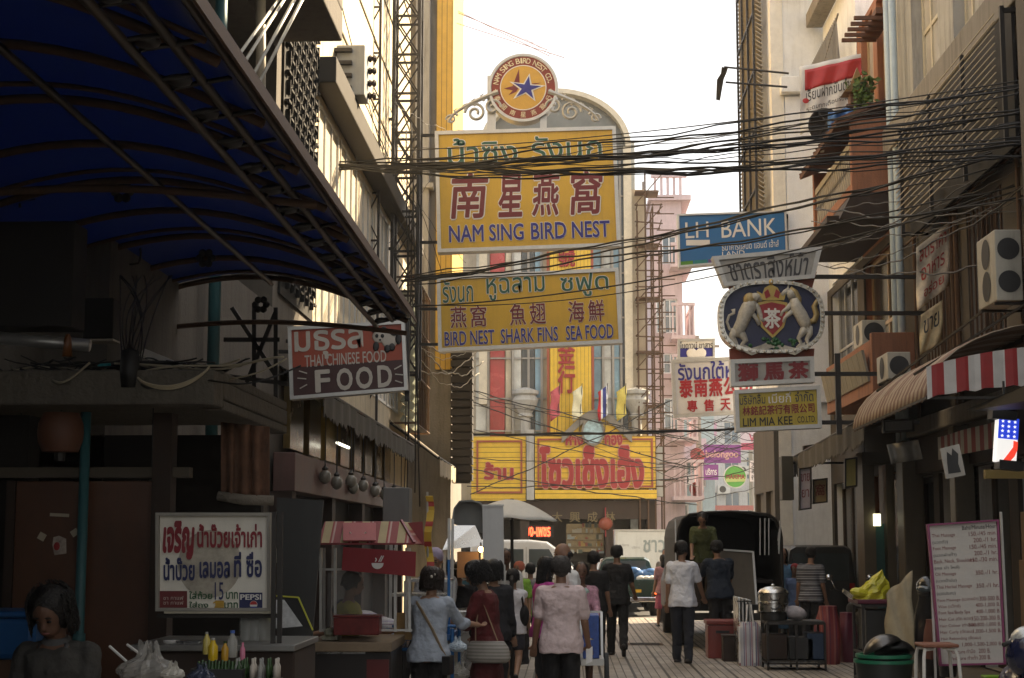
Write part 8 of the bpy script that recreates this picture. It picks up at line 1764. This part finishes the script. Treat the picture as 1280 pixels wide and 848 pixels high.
person('man in a black and white checked shirt, back turned, by the goods', 1012, 684, 26.6, -20, 0, 1, stripes('checked shirt', [(0,(.07,.07,.08)),(.5,(.40,.40,.42)),(.62,(.07,.07,.08)),(.82,(.25,.25,.27))], 2, .085, .85), 'short', TR_D, hpitch=15, lean=6)
person('child in a blue top and red cap beside the checked shirt man', 994, 706, 27.6, 150, 0, 1, fabric('soft blue top', (.20,.26,.42)), 'long', TR_D, face=True, hat=('cap', fabric('red cap', (.35,.04,.04))), hair='none')
person('cook in a pale purple cap amid the steam by the hooded cart', 546, 687, 17.2, 170, 0, 1, fabric('grey tee'), 'short', TR_D, hair='none', hat=('cap', fabric('pale purple cap', (.36,.30,.40))), face=True, hpitch=20, armL=(35,6,50,15), armR=(35,6,50,15))
person('shopper in a white brimmed hat and dark vest by the hooded cart', 573, 704, 18.9, 10, 0, 0, fabric('dark vest', (.03,.03,.035)), 'short', TR_D, hat=('brim', fabric('white hat', (.55,.54,.52))))
person('dark haired shopper beside the white brimmed hat', 590, 702, 20.4, 20, 0, 1, fabric('deep teal shirt', (.03,.09,.11)), 'short', TR_D, hair='bob')
person('shopper in a dark shirt under the hood light, left of the white hat', 561, 698, 21.2, -10, 0, 1, fabric('plum shirt', (.08,.035,.06)), 'short', TR_D)
person('man in a grey shirt near the green shirted woman, facing away', 663, 705, 25.2, 5, 0, 1, fabric('grey tee'), 'short', TR_D)
# handcart pushed by the floral woman
yh = 17.0; c = P(738,0,yh).x; t = thing('handcart', 'two wheeled handcart with a blue printed box', 'handcart', (c, yh, 0))
m = MB().bx(c-.12,c+.05,yh,yh+.5,.55,P(0,768,yh).z); build('box', m, mat('blue printed carton', (.04,.09,.32), .5, var=.5, scale=12), t, bevel=.01)
m = MB().bx(c-.14,c+.10,yh-.02,yh+.55,.48,.545); build('deck', m, M_alu, t); m = MB(); m.bar((c+.09,yh+.5,.5),(c+.09,yh+.7,1.0),.025); m.bar((c-.13,yh+.5,.5),(c-.13,yh+.7,1.0),.025); m.bar((c-.13,yh+.7,1.0),(c+.09,yh+.7,1.0),.025); build('handle', m, M_alu, t)
for s in (-.17,.13): 
    m = MB().lathe([(.26,-.02),(.30,-.02),(.30,.02),(.26,.02),(.26,-.02)], (c+s,yh+.2,.30), 28, Matrix.Rotation(rad(90),3,'Y')); wv = build('wheel', m, M_tyre, t)
    m = MB()
    for k in range(8): m.tube([(c+s,yh+.2,.30),(c+s,yh+.2+.27*math.cos(k*.785),.30+.27*math.sin(k*.785))], .004, 4)
    build('spokes', m, M_alu, wv)
